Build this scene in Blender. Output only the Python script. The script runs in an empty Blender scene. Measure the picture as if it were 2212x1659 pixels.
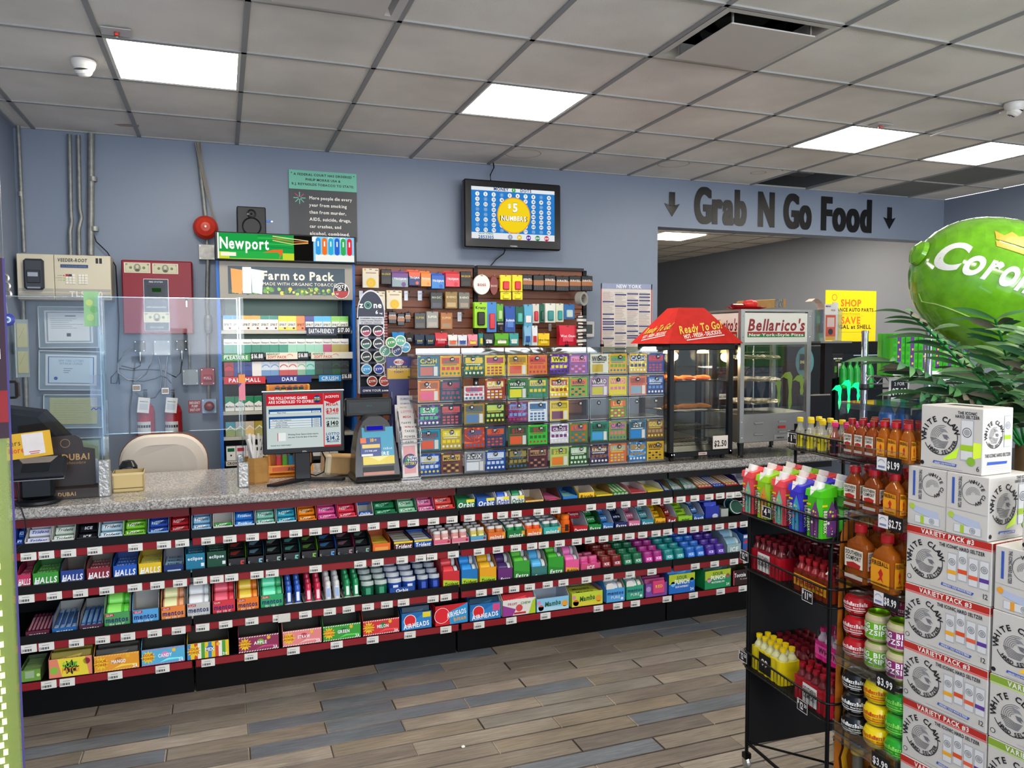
import bpy,math,random
from mathutils import Vector,Matrix
random.seed(7)
S=bpy.context.scene
COL=bpy.context.collection
PI=math.pi
# ------------------------------------------------------------------ camera
HC=1.58
YAW,PIT,ROL=-0.356584,-0.0562144,0.0045388
cam_data=bpy.data.cameras.new('camera');cam=bpy.data.objects.new('camera',cam_data)
COL.objects.link(cam);S.camera=cam
cam_data.sensor_width=36.0;cam_data.lens=36.0*1680.26/2212.0
cam_data.clip_start=0.05;cam_data.clip_end=100
def _R():
 ca,sa,cb,sb,cc,sc=math.cos(YAW),math.sin(YAW),math.cos(PIT),math.sin(PIT),math.cos(ROL),math.sin(ROL)
 Rz=Matrix(((ca,-sa,0),(sa,ca,0),(0,0,1)));Rx=Matrix(((1,0,0),(0,cb,-sb),(0,sb,cb)))
 Rr=Matrix(((cc,0,sc),(0,1,0),(-sc,0,cc)))
 return Rz@Rx@Rr
RM=_R()
cx,cy,cz=RM.col[0],RM.col[1],RM.col[2]
cam.matrix_world=Matrix(((cx[0],cz[0],-cy[0],0),(cx[1],cz[1],-cy[1],0),(cx[2],cz[2],-cy[2],HC),(0,0,0,1)))
# survey helpers: where a sight line meets a real plane of the room
def ray(u,v):return RM@Vector(((u-1106)/1680.26,1,(829.5-v)/1680.26))
def at(u,v,Y):
 d=ray(u,v);t=Y/d[1];return d[0]*t,HC+d[2]*t
def atz(u,v,Z):
 d=ray(u,v);t=(Z-HC)/d[2];return d[0]*t,d[1]*t
# ------------------------------------------------------------------ world, lights, exposure
W=bpy.data.worlds.new('world');S.world=W;W.use_nodes=True
bg=W.node_tree.nodes['Background'];bg.inputs[0].default_value=(0.82,0.89,1.0,1);bg.inputs[1].default_value=1.2
S.view_settings.view_transform='Standard';S.view_settings.look='None'
S.view_settings.gamma=1.0;S.view_settings.use_curve_mapping=False
S.view_settings.exposure=0.74
def area(name,loc,rot,sx,sy,power,col):
 l=bpy.data.lights.new(name,'AREA');l.shape='RECTANGLE';l.size=sx;l.size_y=sy;l.energy=power;l.color=col
 o=bpy.data.objects.new(name,l);COL.objects.link(o);o.location=loc;o.rotation_euler=rot;return o
# daylight through the storefront glass behind the photographer
area('storefront_daylight',(2.6,-2.7,1.9),(math.radians(128),0,0),7.0,1.2,150,(0.9,0.94,1.0))
area('storefront_daylight_left',(-0.85,-0.6,1.3),(math.radians(88),0,math.radians(4)),.9,1.6,9,(0.42,0.66,1.0))  # added bluish fill for the left wall, no known window there
PANEL_L=19.0
CEIL=HC+1.358288
YW=5.771
GX0,GP=-1.088,0.6096 # ceiling grid origin and pitch
# ------------------------------------------------------------------ materials
def lin(c):
 if isinstance(c,str):c=c.lstrip('#');c=''.join(q*2 for q in c)if len(c)==3 else c;c=[int(c[i:i+2],16)for i in(0,2,4)]
 return tuple(((x/255)/12.92 if x/255<=.04045 else(((x/255)+.055)/1.055)**2.4)for x in c[:3])
MATS={}
def newmat(k):
 m=bpy.data.materials.new(k);m.use_nodes=True;n=m.node_tree.nodes;n.clear()
 out=n.new('ShaderNodeOutputMaterial');MATS[k]=m
 return m,n,m.node_tree.links,out
def basic(k,rough=.6,metal=0.,spec=.5,coat=0.,bump=0.,bs=200,var=0.,vs=8,emit=0.,alpha=1.,trans=0.):
 m,n,l,out=newmat(k)
 a=n.new('ShaderNodeAttribute');a.attribute_name='Col';a.attribute_type='GEOMETRY'
 if emit:
  e=n.new('ShaderNodeEmission');e.inputs[1].default_value=emit
  l.new(a.outputs[0],e.inputs[0]);l.new(e.outputs[0],out.inputs[0]);return m
 p=n.new('ShaderNodeBsdfPrincipled');p.inputs['Roughness'].default_value=rough;p.inputs['Metallic'].default_value=metal
 p.inputs['Specular IOR Level'].default_value=spec;p.inputs['Coat Weight'].default_value=coat
 p.inputs['Coat Roughness'].default_value=.08
 src=a.outputs[0]
 if var:
  t=n.new('ShaderNodeTexNoise');t.inputs['Scale'].default_value=vs;t.inputs['Detail'].default_value=5
  tc=n.new('ShaderNodeTexCoord');l.new(tc.outputs['Object'],t.inputs['Vector'])
  mr=n.new('ShaderNodeMapRange');mr.inputs[1].default_value=.3;mr.inputs[2].default_value=.7
  mr.inputs[3].default_value=1-var;mr.inputs[4].default_value=1+var*.5;l.new(t.outputs[0],mr.inputs[0])
  mx=n.new('ShaderNodeVectorMath');mx.operation='SCALE';l.new(a.outputs[0],mx.inputs[0]);l.new(mr.outputs[0],mx.inputs['Scale'])
  src=mx.outputs[0]
 l.new(src,p.inputs['Base Color'])
 if bump:
  t=n.new('ShaderNodeTexNoise');t.inputs['Scale'].default_value=bs;t.inputs['Detail'].default_value=3
  tc=n.new('ShaderNodeTexCoord');l.new(tc.outputs['Object'],t.inputs['Vector'])
  b=n.new('ShaderNodeBump');b.inputs['Strength'].default_value=bump;b.inputs['Distance'].default_value=.01
  l.new(t.outputs[0],b.inputs['Height']);l.new(b.outputs[0],p.inputs['Normal'])
 sh=p.outputs[0]
 if alpha<1:
  tr=n.new('ShaderNodeBsdfTransparent');
  if trans:l.new(a.outputs[0],tr.inputs[0])
  ms=n.new('ShaderNodeMixShader');ms.inputs[0].default_value=alpha
  l.new(tr.outputs[0],ms.inputs[1]);l.new(sh,ms.inputs[2]);sh=ms.outputs[0]
 l.new(sh,out.inputs[0]);return m
basic('matte',.75,spec=.3);basic('paper',.55,spec=.3,var=.05,vs=30);basic('card',.42,spec=.45)
basic('gloss',.27,spec=.4,coat=.08);basic('plastic',.38);basic('rubber',.6,spec=.4)
basic('foil',.25,metal=.35,bump=.25,bs=60);basic('kraft',.8,spec=.2,var=.12,vs=25)
basic('metal',.32,metal=.9);basic('steel',.38,metal=.75,var=.08,vs=6);basic('chrome',.08,metal=1.)
basic('galv',.5,metal=.5,var=.25,vs=30,bump=.1,bs=80);basic('crinkle',.22,metal=.9,bump=1.,bs=45)
basic('tape',.3,metal=.4,bump=.7,bs=50)
basic('powder',.5,spec=.16);basic('satin',.34,spec=.32)
basic('screen',.2,emit=.6);basic('neon',emit=1.6);basic('lamp',emit=PANEL_L);basic('glow',emit=.62);basic('warm',emit=7.0)
basic('leaf',.45,spec=.35,var=.3,vs=14);basic('inflate',.12,coat=.6,var=.22,vs=22)
basic('film',.08,alpha=.28);basic('liquor',.05,alpha=.5,trans=1,coat=.6);basic('clearbottle',.05,alpha=.25)
def glass(k,tint,fac):
 m,n,l,out=newmat(k)
 tr=n.new('ShaderNodeBsdfTransparent');tr.inputs[0].default_value=(*tint,1)
 g=n.new('ShaderNodeBsdfGlossy');g.inputs['Roughness'].default_value=.03;g.inputs[0].default_value=(1,1,1,1)
 lw=n.new('ShaderNodeLayerWeight');lw.inputs[0].default_value=.25
 mp=n.new('ShaderNodeMath');mp.operation='MULTIPLY_ADD';mp.inputs[1].default_value=.13;mp.inputs[2].default_value=fac
 l.new(lw.outputs['Fresnel'],mp.inputs[0])
 ms=n.new('ShaderNodeMixShader');l.new(mp.outputs[0],ms.inputs[0]);l.new(tr.outputs[0],ms.inputs[1]);l.new(g.outputs[0],ms.inputs[2])
 l.new(ms.outputs[0],out.inputs[0])
glass('acrylic',(.95,.965,.97),.012);glass('glass',(.9,.92,.9),.04);glass('acrylic_edge',(.72,.78,.76),.18);glass('smoke',(.45,.45,.42),.05)
def walls():
 m,n,l,out=newmat('wallpaint')
 p=n.new('ShaderNodeBsdfPrincipled');p.inputs['Roughness'].default_value=.42;p.inputs['Specular IOR Level'].default_value=.35
 tc=n.new('ShaderNodeTexCoord');t=n.new('ShaderNodeTexNoise');t.inputs['Scale'].default_value=1.2;t.inputs['Detail'].default_value=4
 l.new(tc.outputs['Object'],t.inputs['Vector'])
 r=n.new('ShaderNodeValToRGB');r.color_ramp.elements[0].position=.3;r.color_ramp.elements[1].position=.75
 r.color_ramp.elements[0].color=(*lin((122,134,152)),1);r.color_ramp.elements[1].color=(*lin((130,141,158)),1)
 l.new(t.outputs[0],r.inputs[0]);l.new(r.outputs[0],p.inputs['Base Color'])
 b=n.new('ShaderNodeTexNoise');b.inputs['Scale'].default_value=170;l.new(tc.outputs['Object'],b.inputs['Vector'])
 bp=n.new('ShaderNodeBump');bp.inputs['Strength'].default_value=.12;bp.inputs['Distance'].default_value=.004
 l.new(b.outputs[0],bp.inputs['Height']);l.new(bp.outputs[0],p.inputs['Normal']);l.new(p.outputs[0],out.inputs[0])
 m,n,l,out=newmat('greywall')
 p=n.new('ShaderNodeBsdfPrincipled');p.inputs['Roughness'].default_value=.6
 tc=n.new('ShaderNodeTexCoord');t=n.new('ShaderNodeTexNoise');t.inputs['Scale'].default_value=.9
 l.new(tc.outputs['Object'],t.inputs['Vector'])
 r=n.new('ShaderNodeValToRGB');r.color_ramp.elements[0].color=(*lin((128,134,146)),1);r.color_ramp.elements[1].color=(*lin((138,143,153)),1)
 l.new(t.outputs[0],r.inputs[0]);l.new(r.outputs[0],p.inputs['Base Color']);l.new(p.outputs[0],out.inputs[0])
walls()
def ceiltile():
 m,n,l,out=newmat('ceiltile')
 p=n.new('ShaderNodeBsdfPrincipled');p.inputs['Roughness'].default_value=.95;p.inputs['Specular IOR Level'].default_value=.1
 tc=n.new('ShaderNodeTexCoord');oi=n.new('ShaderNodeObjectInfo')
 t=n.new('ShaderNodeTexNoise');t.inputs['Scale'].default_value=160;t.inputs['Detail'].default_value=2;l.new(tc.outputs['Object'],t.inputs['Vector'])
 ad=n.new('ShaderNodeVectorMath');l.new(tc.outputs['Object'],ad.inputs[0]);l.new(oi.outputs['Location'],ad.inputs[1])
 t2=n.new('ShaderNodeTexNoise');t2.inputs['Scale'].default_value=1.6;t2.inputs['Detail'].default_value=6;l.new(ad.outputs[0],t2.inputs['Vector'])
 r=n.new('ShaderNodeValToRGB');r.color_ramp.elements[0].position=.32;r.color_ramp.elements[1].position=.6
 r.color_ramp.elements[0].color=(*lin((220,215,207)),1);r.color_ramp.elements[1].color=(*lin((240,235,227)),1)
 l.new(t2.outputs[0],r.inputs[0]);l.new(r.outputs[0],p.inputs['Base Color'])
 bp=n.new('ShaderNodeBump');bp.inputs['Strength'].default_value=.35;bp.inputs['Distance'].default_value=.004
 l.new(t.outputs[0],bp.inputs['Height']);l.new(bp.outputs[0],p.inputs['Normal']);l.new(p.outputs[0],out.inputs[0])
ceiltile()
def plankmat():
 m,n,l,out=newmat('plank')
 p=n.new('ShaderNodeBsdfPrincipled');p.inputs['Roughness'].default_value=.36;p.inputs['Specular IOR Level'].default_value=.5
 a=n.new('ShaderNodeAttribute');a.attribute_name='Col'
 tc=n.new('ShaderNodeTexCoord');ge=n.new('ShaderNodeNewGeometry')
 mp=n.new('ShaderNodeMapping');mp.inputs['Scale'].default_value=(5,70,1);l.new(ge.outputs['Position'],mp.inputs[0])
 t=n.new('ShaderNodeTexNoise');t.inputs['Scale'].default_value=1.6;t.inputs['Detail'].default_value=6;t.inputs['Roughness'].default_value=.65
 t.inputs['Distortion'].default_value=.6
 l.new(mp.outputs[0],t.inputs['Vector'])
 mr=n.new('ShaderNodeMapRange');mr.inputs[1].default_value=.3;mr.inputs[2].default_value=.72;mr.inputs[3].default_value=.55;mr.inputs[4].default_value=1.28
 l.new(t.outputs[0],mr.inputs[0])
 mp2=n.new('ShaderNodeMapping');mp2.inputs['Scale'].default_value=(2.2,6,1);l.new(ge.outputs['Position'],mp2.inputs[0])
 t2=n.new('ShaderNodeTexNoise');t2.inputs['Scale'].default_value=1.5;t2.inputs['Detail'].default_value=4;l.new(mp2.outputs[0],t2.inputs['Vector'])
 mr2=n.new('ShaderNodeMapRange');mr2.inputs[1].default_value=.3;mr2.inputs[2].default_value=.7;mr2.inputs[3].default_value=.8;mr2.inputs[4].default_value=1.2;l.new(t2.outputs[0],mr2.inputs[0])
 mm=n.new('ShaderNodeMath');mm.operation='MULTIPLY';l.new(mr.outputs[0],mm.inputs[0]);l.new(mr2.outputs[0],mm.inputs[1])
 sc=n.new('ShaderNodeVectorMath');sc.operation='SCALE';l.new(a.outputs[0],sc.inputs[0]);l.new(mm.outputs[0],sc.inputs['Scale'])
 l.new(sc.outputs[0],p.inputs['Base Color'])
 bp=n.new('ShaderNodeBump');bp.inputs['Strength'].default_value=.25;bp.inputs['Distance'].default_value=.002
 l.new(t.outputs[0],bp.inputs['Height']);l.new(bp.outputs[0],p.inputs['Normal']);l.new(p.outputs[0],out.inputs[0])
plankmat()
def granite():
 m,n,l,out=newmat('granite')
 p=n.new('ShaderNodeBsdfPrincipled');p.inputs['Roughness'].default_value=.13;p.inputs['Specular IOR Level'].default_value=.6
 tc=n.new('ShaderNodeTexCoord');v=n.new('ShaderNodeTexVoronoi');v.inputs['Scale'].default_value=210;l.new(tc.outputs['Object'],v.inputs['Vector'])
 t=n.new('ShaderNodeTexNoise');t.inputs['Scale'].default_value=95;t.inputs['Detail'].default_value=6;t.inputs['Roughness'].default_value=.8
 l.new(tc.outputs['Object'],t.inputs['Vector'])
 sp=n.new('ShaderNodeSeparateColor');l.new(v.outputs['Color'],sp.inputs[0])
 mx=n.new('ShaderNodeMath');mx.operation='MULTIPLY_ADD';l.new(sp.outputs[0],mx.inputs[0]);mx.inputs[1].default_value=.55
 m2=n.new('ShaderNodeMath');m2.operation='MULTIPLY';l.new(t.outputs[0],m2.inputs[0]);m2.inputs[1].default_value=.55;l.new(m2.outputs[0],mx.inputs[2])
 r=n.new('ShaderNodeValToRGB');cr=r.color_ramp;cr.elements[0].position=.16;cr.elements[0].color=(*lin((52,50,47)),1)
 cr.elements[1].position=.85;cr.elements[1].color=(*lin((205,202,198)),1)
 for pos,c in((.28,(112,107,102)),(.46,(150,145,140)),(.66,(172,167,162))):
  e=cr.elements.new(pos);e.color=(*lin(c),1)
 l.new(mx.outputs[0],r.inputs[0]);l.new(r.outputs[0],p.inputs['Base Color']);l.new(p.outputs[0],out.inputs[0])
granite()
def slatwood():
 m,n,l,out=newmat('slatwood')
 p=n.new('ShaderNodeBsdfPrincipled');p.inputs['Roughness'].default_value=.45
 ge=n.new('ShaderNodeNewGeometry');mp=n.new('ShaderNodeMapping');mp.inputs['Scale'].default_value=(2,2,45);l.new(ge.outputs['Position'],mp.inputs[0])
 t=n.new('ShaderNodeTexNoise');t.inputs['Scale'].default_value=3;t.inputs['Detail'].default_value=5;l.new(mp.outputs[0],t.inputs['Vector'])
 r=n.new('ShaderNodeValToRGB');r.color_ramp.elements[0].color=(*lin((88,46,24)),1);r.color_ramp.elements[1].color=(*lin((150,84,46)),1)
 l.new(t.outputs[0],r.inputs[0]);l.new(r.outputs[0],p.inputs['Base Color']);l.new(p.outputs[0],out.inputs[0])
slatwood()
# ------------------------------------------------------------------ glyphs (built-in font)
GLY={}
def _glyphs():
 for bold,off,sh in((0,.0,2),(1,.028,2),(2,.03,6)):
  cu=bpy.data.curves.new('t','FONT');ob=bpy.data.objects.new('t',cu);COL.objects.link(ob)
  cu.offset=off;cu.resolution_u=sh
  for c in[chr(i)for i in range(33,127)]:
   cu.body=c
   dg=bpy.context.evaluated_depsgraph_get();dg.update()
   me=ob.evaluated_get(dg).to_mesh()
   vs=[(v.co.x,v.co.y)for v in me.vertices];fs=[tuple(p.vertices)for p in me.polygons]
   w=max([v[0]for v in vs]+[.0])
   GLY[(c,bold)]=(vs,fs,w+.075)
   ob.evaluated_get(dg).to_mesh_clear()
  bpy.data.objects.remove(ob);bpy.data.curves.remove(cu)
_glyphs()
CAPH=max(v[1]for v in GLY[('H',0)][0])
def tw(s,bold=0):return sum(.3 if c==' ' else GLY[(c,bold)][2]for c in s)
# ------------------------------------------------------------------ geometry buffer
class F: # a local frame on a surface
 def __init__(s,O,U=(1,0,0),V=(0,0,1)):
  s.O=Vector(O);s.U=Vector(U).normalized();s.V=Vector(V).normalized();s.N=s.U.cross(s.V)
 def p(s,x,y,z=0.):return s.O+s.U*x+s.V*y+s.N*z
class G:
 def __init__(s):s.v=[];s.f=[];s.c=[];s.m=[];s.s=[]
 def add(s,vs,fs,col,mat='matte',smooth=False):
  b=len(s.v);s.v+=[tuple(v)for v in vs];col=lin(col)
  for f in fs:s.f.append(tuple(b+i for i in f));s.c.append(col);s.m.append(mat);s.s.append(smooth)
  return s
 def box(s,x0,x1,y0,y1,z0,z1,col,mat='matte',ch=0.):
  if ch>0:
   c=min(ch,abs(x1-x0)/2.2,abs(y1-y0)/2.2,abs(z1-z0)/2.2);vs=[]
   for sx,X in((-1,x0),(1,x1)):
    for sy,Y in((-1,y0),(1,y1)):
     for sz,Z in((-1,z0),(1,z1)):
      vs+=[(X,Y-sy*c,Z-sz*c),(X-sx*c,Y,Z-sz*c),(X-sx*c,Y-sy*c,Z)]
   def i(a,b,d,k):return((a*2+b)*2+d)*3+k
   fs=[[i(0,0,0,0),i(0,0,1,0),i(0,1,1,0),i(0,1,0,0)],[i(1,0,0,0),i(1,1,0,0),i(1,1,1,0),i(1,0,1,0)],
     [i(0,0,0,1),i(1,0,0,1),i(1,0,1,1),i(0,0,1,1)],[i(0,1,0,1),i(0,1,1,1),i(1,1,1,1),i(1,1,0,1)],
     [i(0,0,0,2),i(0,1,0,2),i(1,1,0,2),i(1,0,0,2)],[i(0,0,1,2),i(1,0,1,2),i(1,1,1,2),i(0,1,1,2)]]
   for b in(0,1):
    for d in(0,1):
     fs+=[[i(0,b,d,1),i(1,b,d,1),i(1,b,d,2),i(0,b,d,2)],[i(b,0,d,0),i(b,1,d,0),i(b,1,d,2),i(b,0,d,2)],
       [i(b,d,0,0),i(b,d,1,0),i(b,d,1,1),i(b,d,0,1)]]
   for a in(0,1):
    for b in(0,1):
     for d in(0,1):fs.append([i(a,b,d,0),i(a,b,d,1),i(a,b,d,2)])
   return s.add(vs,fs,col,mat)
  vs=[(x,y,z)for x in(x0,x1)for y in(y0,y1)for z in(z0,z1)]
  return s.add(vs,[(0,1,3,2),(4,6,7,5),(0,4,5,1),(2,3,7,6),(0,2,6,4),(1,5,7,3)],col,mat)
 def obox(s,fr,x0,x1,y0,y1,z0,z1,col,mat='matte'):
  vs=[fr.p(x,y,z)for x in(x0,x1)for y in(y0,y1)for z in(z0,z1)]
  return s.add(vs,[(0,1,3,2),(4,6,7,5),(0,4,5,1),(2,3,7,6),(0,2,6,4),(1,5,7,3)],col,mat)
 def ppoly(s,ring0,ring1,col,mat='matte'): # prism between two rings
  n=len(ring0)
  fs=[tuple(range(n))[::-1],tuple(range(n,2*n))]+[(i,(i+1)%n,n+(i+1)%n,n+i)for i in range(n)]
  return s.add(list(ring0)+list(ring1),fs,col,mat)
 def prism(s,fr,pts,z0,z1,col,mat='matte'):
  return s.ppoly([fr.p(x,y,z0)for x,y in pts],[fr.p(x,y,z1)for x,y in pts],col,mat)
 def lathe(s,prof,c=(0,0,0),seg=14,col='#ffffff',mat='plastic',axis='z',cols=None,smooth=True):
  cols=cols or{}
  for k in range(len(prof)-1):
   (r0,z0),(r1,z1)=prof[k],prof[k+1];vs=[]
   for r,z in((r0,z0),(r1,z1)):
    for i in range(seg):
     a=2*PI*i/seg;q=(r*math.cos(a),r*math.sin(a),z)
     if axis=='y':q=(q[0],q[2],q[1])
     if axis=='x':q=(q[2],q[0],q[1])
     vs.append((q[0]+c[0],q[1]+c[1],q[2]+c[2]))
   cc,mm=cols.get(k,(col,mat))
   s.add(vs,[(i,(i+1)%seg,seg+(i+1)%seg,seg+i)for i in range(seg)],cc,mm,smooth and abs(z1-z0)>1e-5)
  return s
 def tube(s,pts,r,col,mat='metal',seg=6,cap=True):
  pts=[Vector(p)for p in pts];n=len(pts);vs=[]
  for k,p in enumerate(pts):
   d=(pts[min(k+1,n-1)]-pts[max(k-1,0)]).normalized()
   a=Vector((0,0,1))if abs(d.z)<.9 else Vector((1,0,0));u=d.cross(a).normalized();w=d.cross(u)
   vs+=[p+(u*math.cos(2*PI*i/seg)+w*math.sin(2*PI*i/seg))*r for i in range(seg)]
  fs=[(k*seg+i,k*seg+(i+1)%seg,(k+1)*seg+(i+1)%seg,(k+1)*seg+i)for k in range(n-1)for i in range(seg)]
  s.add(vs,fs,col,mat,seg>5)
  if cap:s.add(vs[:seg],[tuple(range(seg))],col,mat);s.add(vs[-seg:],[tuple(range(seg))],col,mat)
  return s
 # ---- flat print
 def rect(s,fr,x0,y0,x1,y1,col,mat='card',z=.0005):
  return s.add([fr.p(x0,y0,z),fr.p(x1,y0,z),fr.p(x1,y1,z),fr.p(x0,y1,z)],[(0,1,2,3)],col,mat)
 def poly(s,fr,pts,col,mat='card',z=.0006):
  return s.add([fr.p(x,y,z)for x,y in pts],[tuple(range(len(pts)))],col,mat)
 def disc(s,fr,x,y,r,col,mat='card',z=.0006,seg=18,ry=None):
  ry=ry or r
  return s.poly(fr,[(x+r*math.cos(2*PI*i/seg),y+ry*math.sin(2*PI*i/seg))for i in range(seg)],col,mat,z)
 def ring(s,fr,x,y,r,w,col,mat='card',z=.0007,seg=24,a0=0,a1=360):
  A=[math.radians(a0+(a1-a0)*i/seg)for i in range(seg+1)]
  vs=[fr.p(x+q*math.cos(a),y+q*math.sin(a),z)for q in(r-w/2,r+w/2)for a in A];n=seg+1
  return s.add(vs,[(i,i+1,n+i+1,n+i)for i in range(seg)],col,mat)
 def line(s,fr,pts,w,col,mat='card',z=.0007):
  for(a,b),(c,d)in zip(pts,pts[1:]):
   L=math.hypot(c-a,d-b)or 1;nx,ny=-(d-b)/L*w/2,(c-a)/L*w/2
   s.poly(fr,[(a+nx,b+ny),(a-nx,b-ny),(c-nx,d-ny),(c+nx,d+ny)],col,mat,z)
  return s
 def text(s,fr,t,x,y,h,col='#101010',w=None,bold=1,al='c',sh=0.,z=.001,mat='card',rot=0.,fit=None):
  k=h/CAPH;W0=tw(t,bold)*k;kx=k
  if w:kx=k*w/W0;W0=w
  elif fit and W0>fit:kx=k*fit/W0;W0=fit
  cx=-W0/2 if al=='c' else(-W0 if al=='r' else 0)
  cr,sr=math.cos(math.radians(rot)),math.sin(math.radians(rot));b=[];fs=[]
  for ch in t:
   if ch==' ':cx+=.3*kx;continue
   vs,ff,ad=GLY.get((ch,bold),GLY[('o',bold)]);n=len(b)
   for vx,vy in vs:
    px,py=cx+vx*kx+vy*k*sh,vy*k
    b.append(fr.p(x+px*cr-py*sr,y+px*sr+py*cr,z))
   fs+=[tuple(n+i for i in f)for f in ff];cx+=ad*kx
  return s.add(b,fs,col,mat)
 def arctext(s,fr,t,x,y,r,h,col,a0,a1,bold=1,z=.001,up=True):
  n=len(t)
  for i,ch in enumerate(t):
   a=a0+(a1-a0)*(i+.5)/n
   if ch==' ':continue
   ar=math.radians(a);rr=r if up else r
   s.text(fr,ch,x+rr*math.cos(ar),y+rr*math.sin(ar),h,col,bold=bold,rot=(a-90)if up else(a+90),z=z)
  return s
 def mapped(s,fn,other,maxe=.03): # wrap flat faces round a curved body
  def sub(a,b,c,col,mat,d=0):
   e=[(b-a).length,(c-b).length,(a-c).length];m=max(e)
   if m<maxe or d>9:s.add([fn(a),fn(b),fn(c)],[(0,1,2)],col,mat);return
   k=e.index(m);p=[a,b,c];A,B,Cc=p[k],p[(k+1)%3],p[(k+2)%3];M=(A+B)/2
   sub(A,M,Cc,col,mat,d+1);sub(M,B,Cc,col,mat,d+1)
  for f,c,m in zip(other.f,other.c,other.m):
   vs=[Vector(other.v[i])for i in f]
   for i in range(1,len(vs)-1):sub(vs[0],vs[i],vs[i+1],'LIN' if 0 else tuple(),m)if 0 else s._subl(fn,vs[0],vs[i],vs[i+1],c,m,maxe)
 def _subl(s,fn,a,b,c,col,mat,maxe,d=0):
  e=[(b-a).length,(c-b).length,(a-c).length];m=max(e)
  if m<maxe or d>9:
   n=len(s.v);s.v+=[tuple(fn(a)),tuple(fn(b)),tuple(fn(c))];s.f.append((n,n+1,n+2));s.c.append(col);s.m.append(mat);s.s.append(False);return
  k=e.index(m);p=[a,b,c];A,B,C2=p[k],p[(k+1)%3],p[(k+2)%3];M=(A+B)/2
  s._subl(fn,A,M,C2,col,mat,maxe,d+1);s._subl(fn,M,B,C2,col,mat,maxe,d+1)
 def mesh(s,name):
  me=bpy.data.meshes.new(name);me.from_pydata(s.v,[],s.f)
  ks=sorted(set(s.m));idx={k:i for i,k in enumerate(ks)}
  for k in ks:me.materials.append(MATS[k])
  me.polygons.foreach_set('material_index',[idx[k]for k in s.m]);me.polygons.foreach_set('use_smooth',s.s)
  ca=me.color_attributes.new('Col','FLOAT_COLOR','POINT');buf=[1.]*(4*len(s.v))
  for f,c in zip(s.f,s.c):
   for i in f:buf[4*i:4*i+3]=c
  ca.data.foreach_set('color',buf);me.update();return me
FRONT=lambda x=0,y=0,z=0:F((x,y,z),(1,0,0),(0,0,1)) # faces -Y
def loc3(l):return(l[0],l[1],l[2]if len(l)>2 else 0)
def tag(o,label=None,cat=None,group=None,kind=None):
 if label:o['label']=label
 if cat:o['category']=cat
 if group:o['group']=group
 if kind:o['kind']=kind
 return o
def thing(name,label,cat,loc=(0,0,0),rz=0.,group=None,g=None,rot=None):
 o=bpy.data.objects.new(name,g.mesh(name)if isinstance(g,G)else g);COL.objects.link(o)
 o.location=loc3(loc);o.rotation_euler=rot or(0,0,rz);return tag(o,label,cat,group)
def part(name,g,parent,label=None,loc=(0,0,0),rot=(0,0,0),kind=None):
 o=bpy.data.objects.new(name,g.mesh(name)if isinstance(g,G)else g);COL.objects.link(o);o.parent=parent
 o.location=loc;o.rotation_euler=rot
 if label:o['label']=label
 if kind:o['kind']=kind
 return o
def struct(name,g,label=None):
 o=bpy.data.objects.new(name,g.mesh(name));COL.objects.link(o);o['kind']='structure'
 if label:o['label']=label
 return o
def kids(o):return[c for c in COL.objects if c.parent==o]
CACHE={}
def cm(key,fn):
 if key not in CACHE:CACHE[key]=fn().mesh(str(key[0]))
 return CACHE[key]
BLK='#0c0c0d'
# ================================================================== STRUCTURE
WT='#8094ae'
g=G();g.box(-1.32,3.467,YW,YW+.16,0,CEIL,WT,'wallpaint');g.box(3.467,6.70,YW,YW+.16,2.53,CEIL,WT,'wallpaint')
wall_back=struct('wall_back',g)
g=G();g.box(-1.32,-1.2,-3.2,YW,0,CEIL,WT,'wallpaint');struct('wall_left',g)
g=G();g.box(6.70,6.86,-3.2,YW,0,CEIL,WT,'wallpaint');struct('wall_right',g)
g=G();g.box(7.32,7.46,YW-.02,14.2,0,CEIL,WT,'greywall');g.box(6.86,7.32,YW-.02,YW+.14,0,CEIL,WT,'wallpaint');struct('wall_side_of_food_room',g)
g=G();g.box(3.2,7.46,14.2,14.3,0,CEIL,WT,'greywall');struct('wall_end_of_food_room',g)
g=G();g.box(3.30,3.467,YW+.16,14.2,0,CEIL,WT,'greywall');struct('wall_left_of_food_room',g)
# ceiling: tiles and bars
ceil=bpy.data.objects.new('ceiling',None);COL.objects.link(ceil);ceil['kind']='structure';ceil.location=(0,0,0)
deck=G();deck.box(-1.32,7.5,-3.2,14.3,CEIL+.35,CEIL+.4,'#3a3a3a','matte');part('deck',deck,ceil)
def yl(j):return YW-j*GP*.9966
TILE=G().box(.006,GP-.006,.006,GP-.008,.004,.016,'#d8d6d2','ceiltile').mesh('tile')
TILEH=G().box(.006,GP-.006,.006,GP-.008,.006,.018,'#d8d6d2','ceiltile').mesh('tile')
lights={(1,2),(4,2),(8,2),(10,2)};diff={(5,4),(2,4)};openc={(9,0)};stain={(11,0),(11,1)}
hidden_lights={(2,7),(6,7),(9,7),(2,11),(6,11)}  # unseen panels, added out of view to light the room
bars=G()
for i in range(-1,14):
 X=GX0+i*GP
 if-1.2<X<6.7:bars.box(X-.012,X+.012,yl(15),YW,CEIL-.004,CEIL+.01,'#9a9a9a','powder')
for j in range(0,16):bars.box(-1.2,6.7,yl(j)-.011,yl(j)+.011,CEIL-.004,CEIL+.01,'#a8a7a5','powder')
bars.box(-1.2,-1.178,yl(15),YW,CEIL-.006,CEIL+.01,'#a0a4aa','powder')
part('grid_bars',bars,ceil,kind='stuff')
def put_tile(i,j,me,fx=1.):
 o=bpy.data.objects.new('tile',me);COL.objects.link(o);o.parent=ceil;o.location=(GX0+i*GP,yl(j+1),CEIL);o.scale=(fx,1,1)
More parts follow.
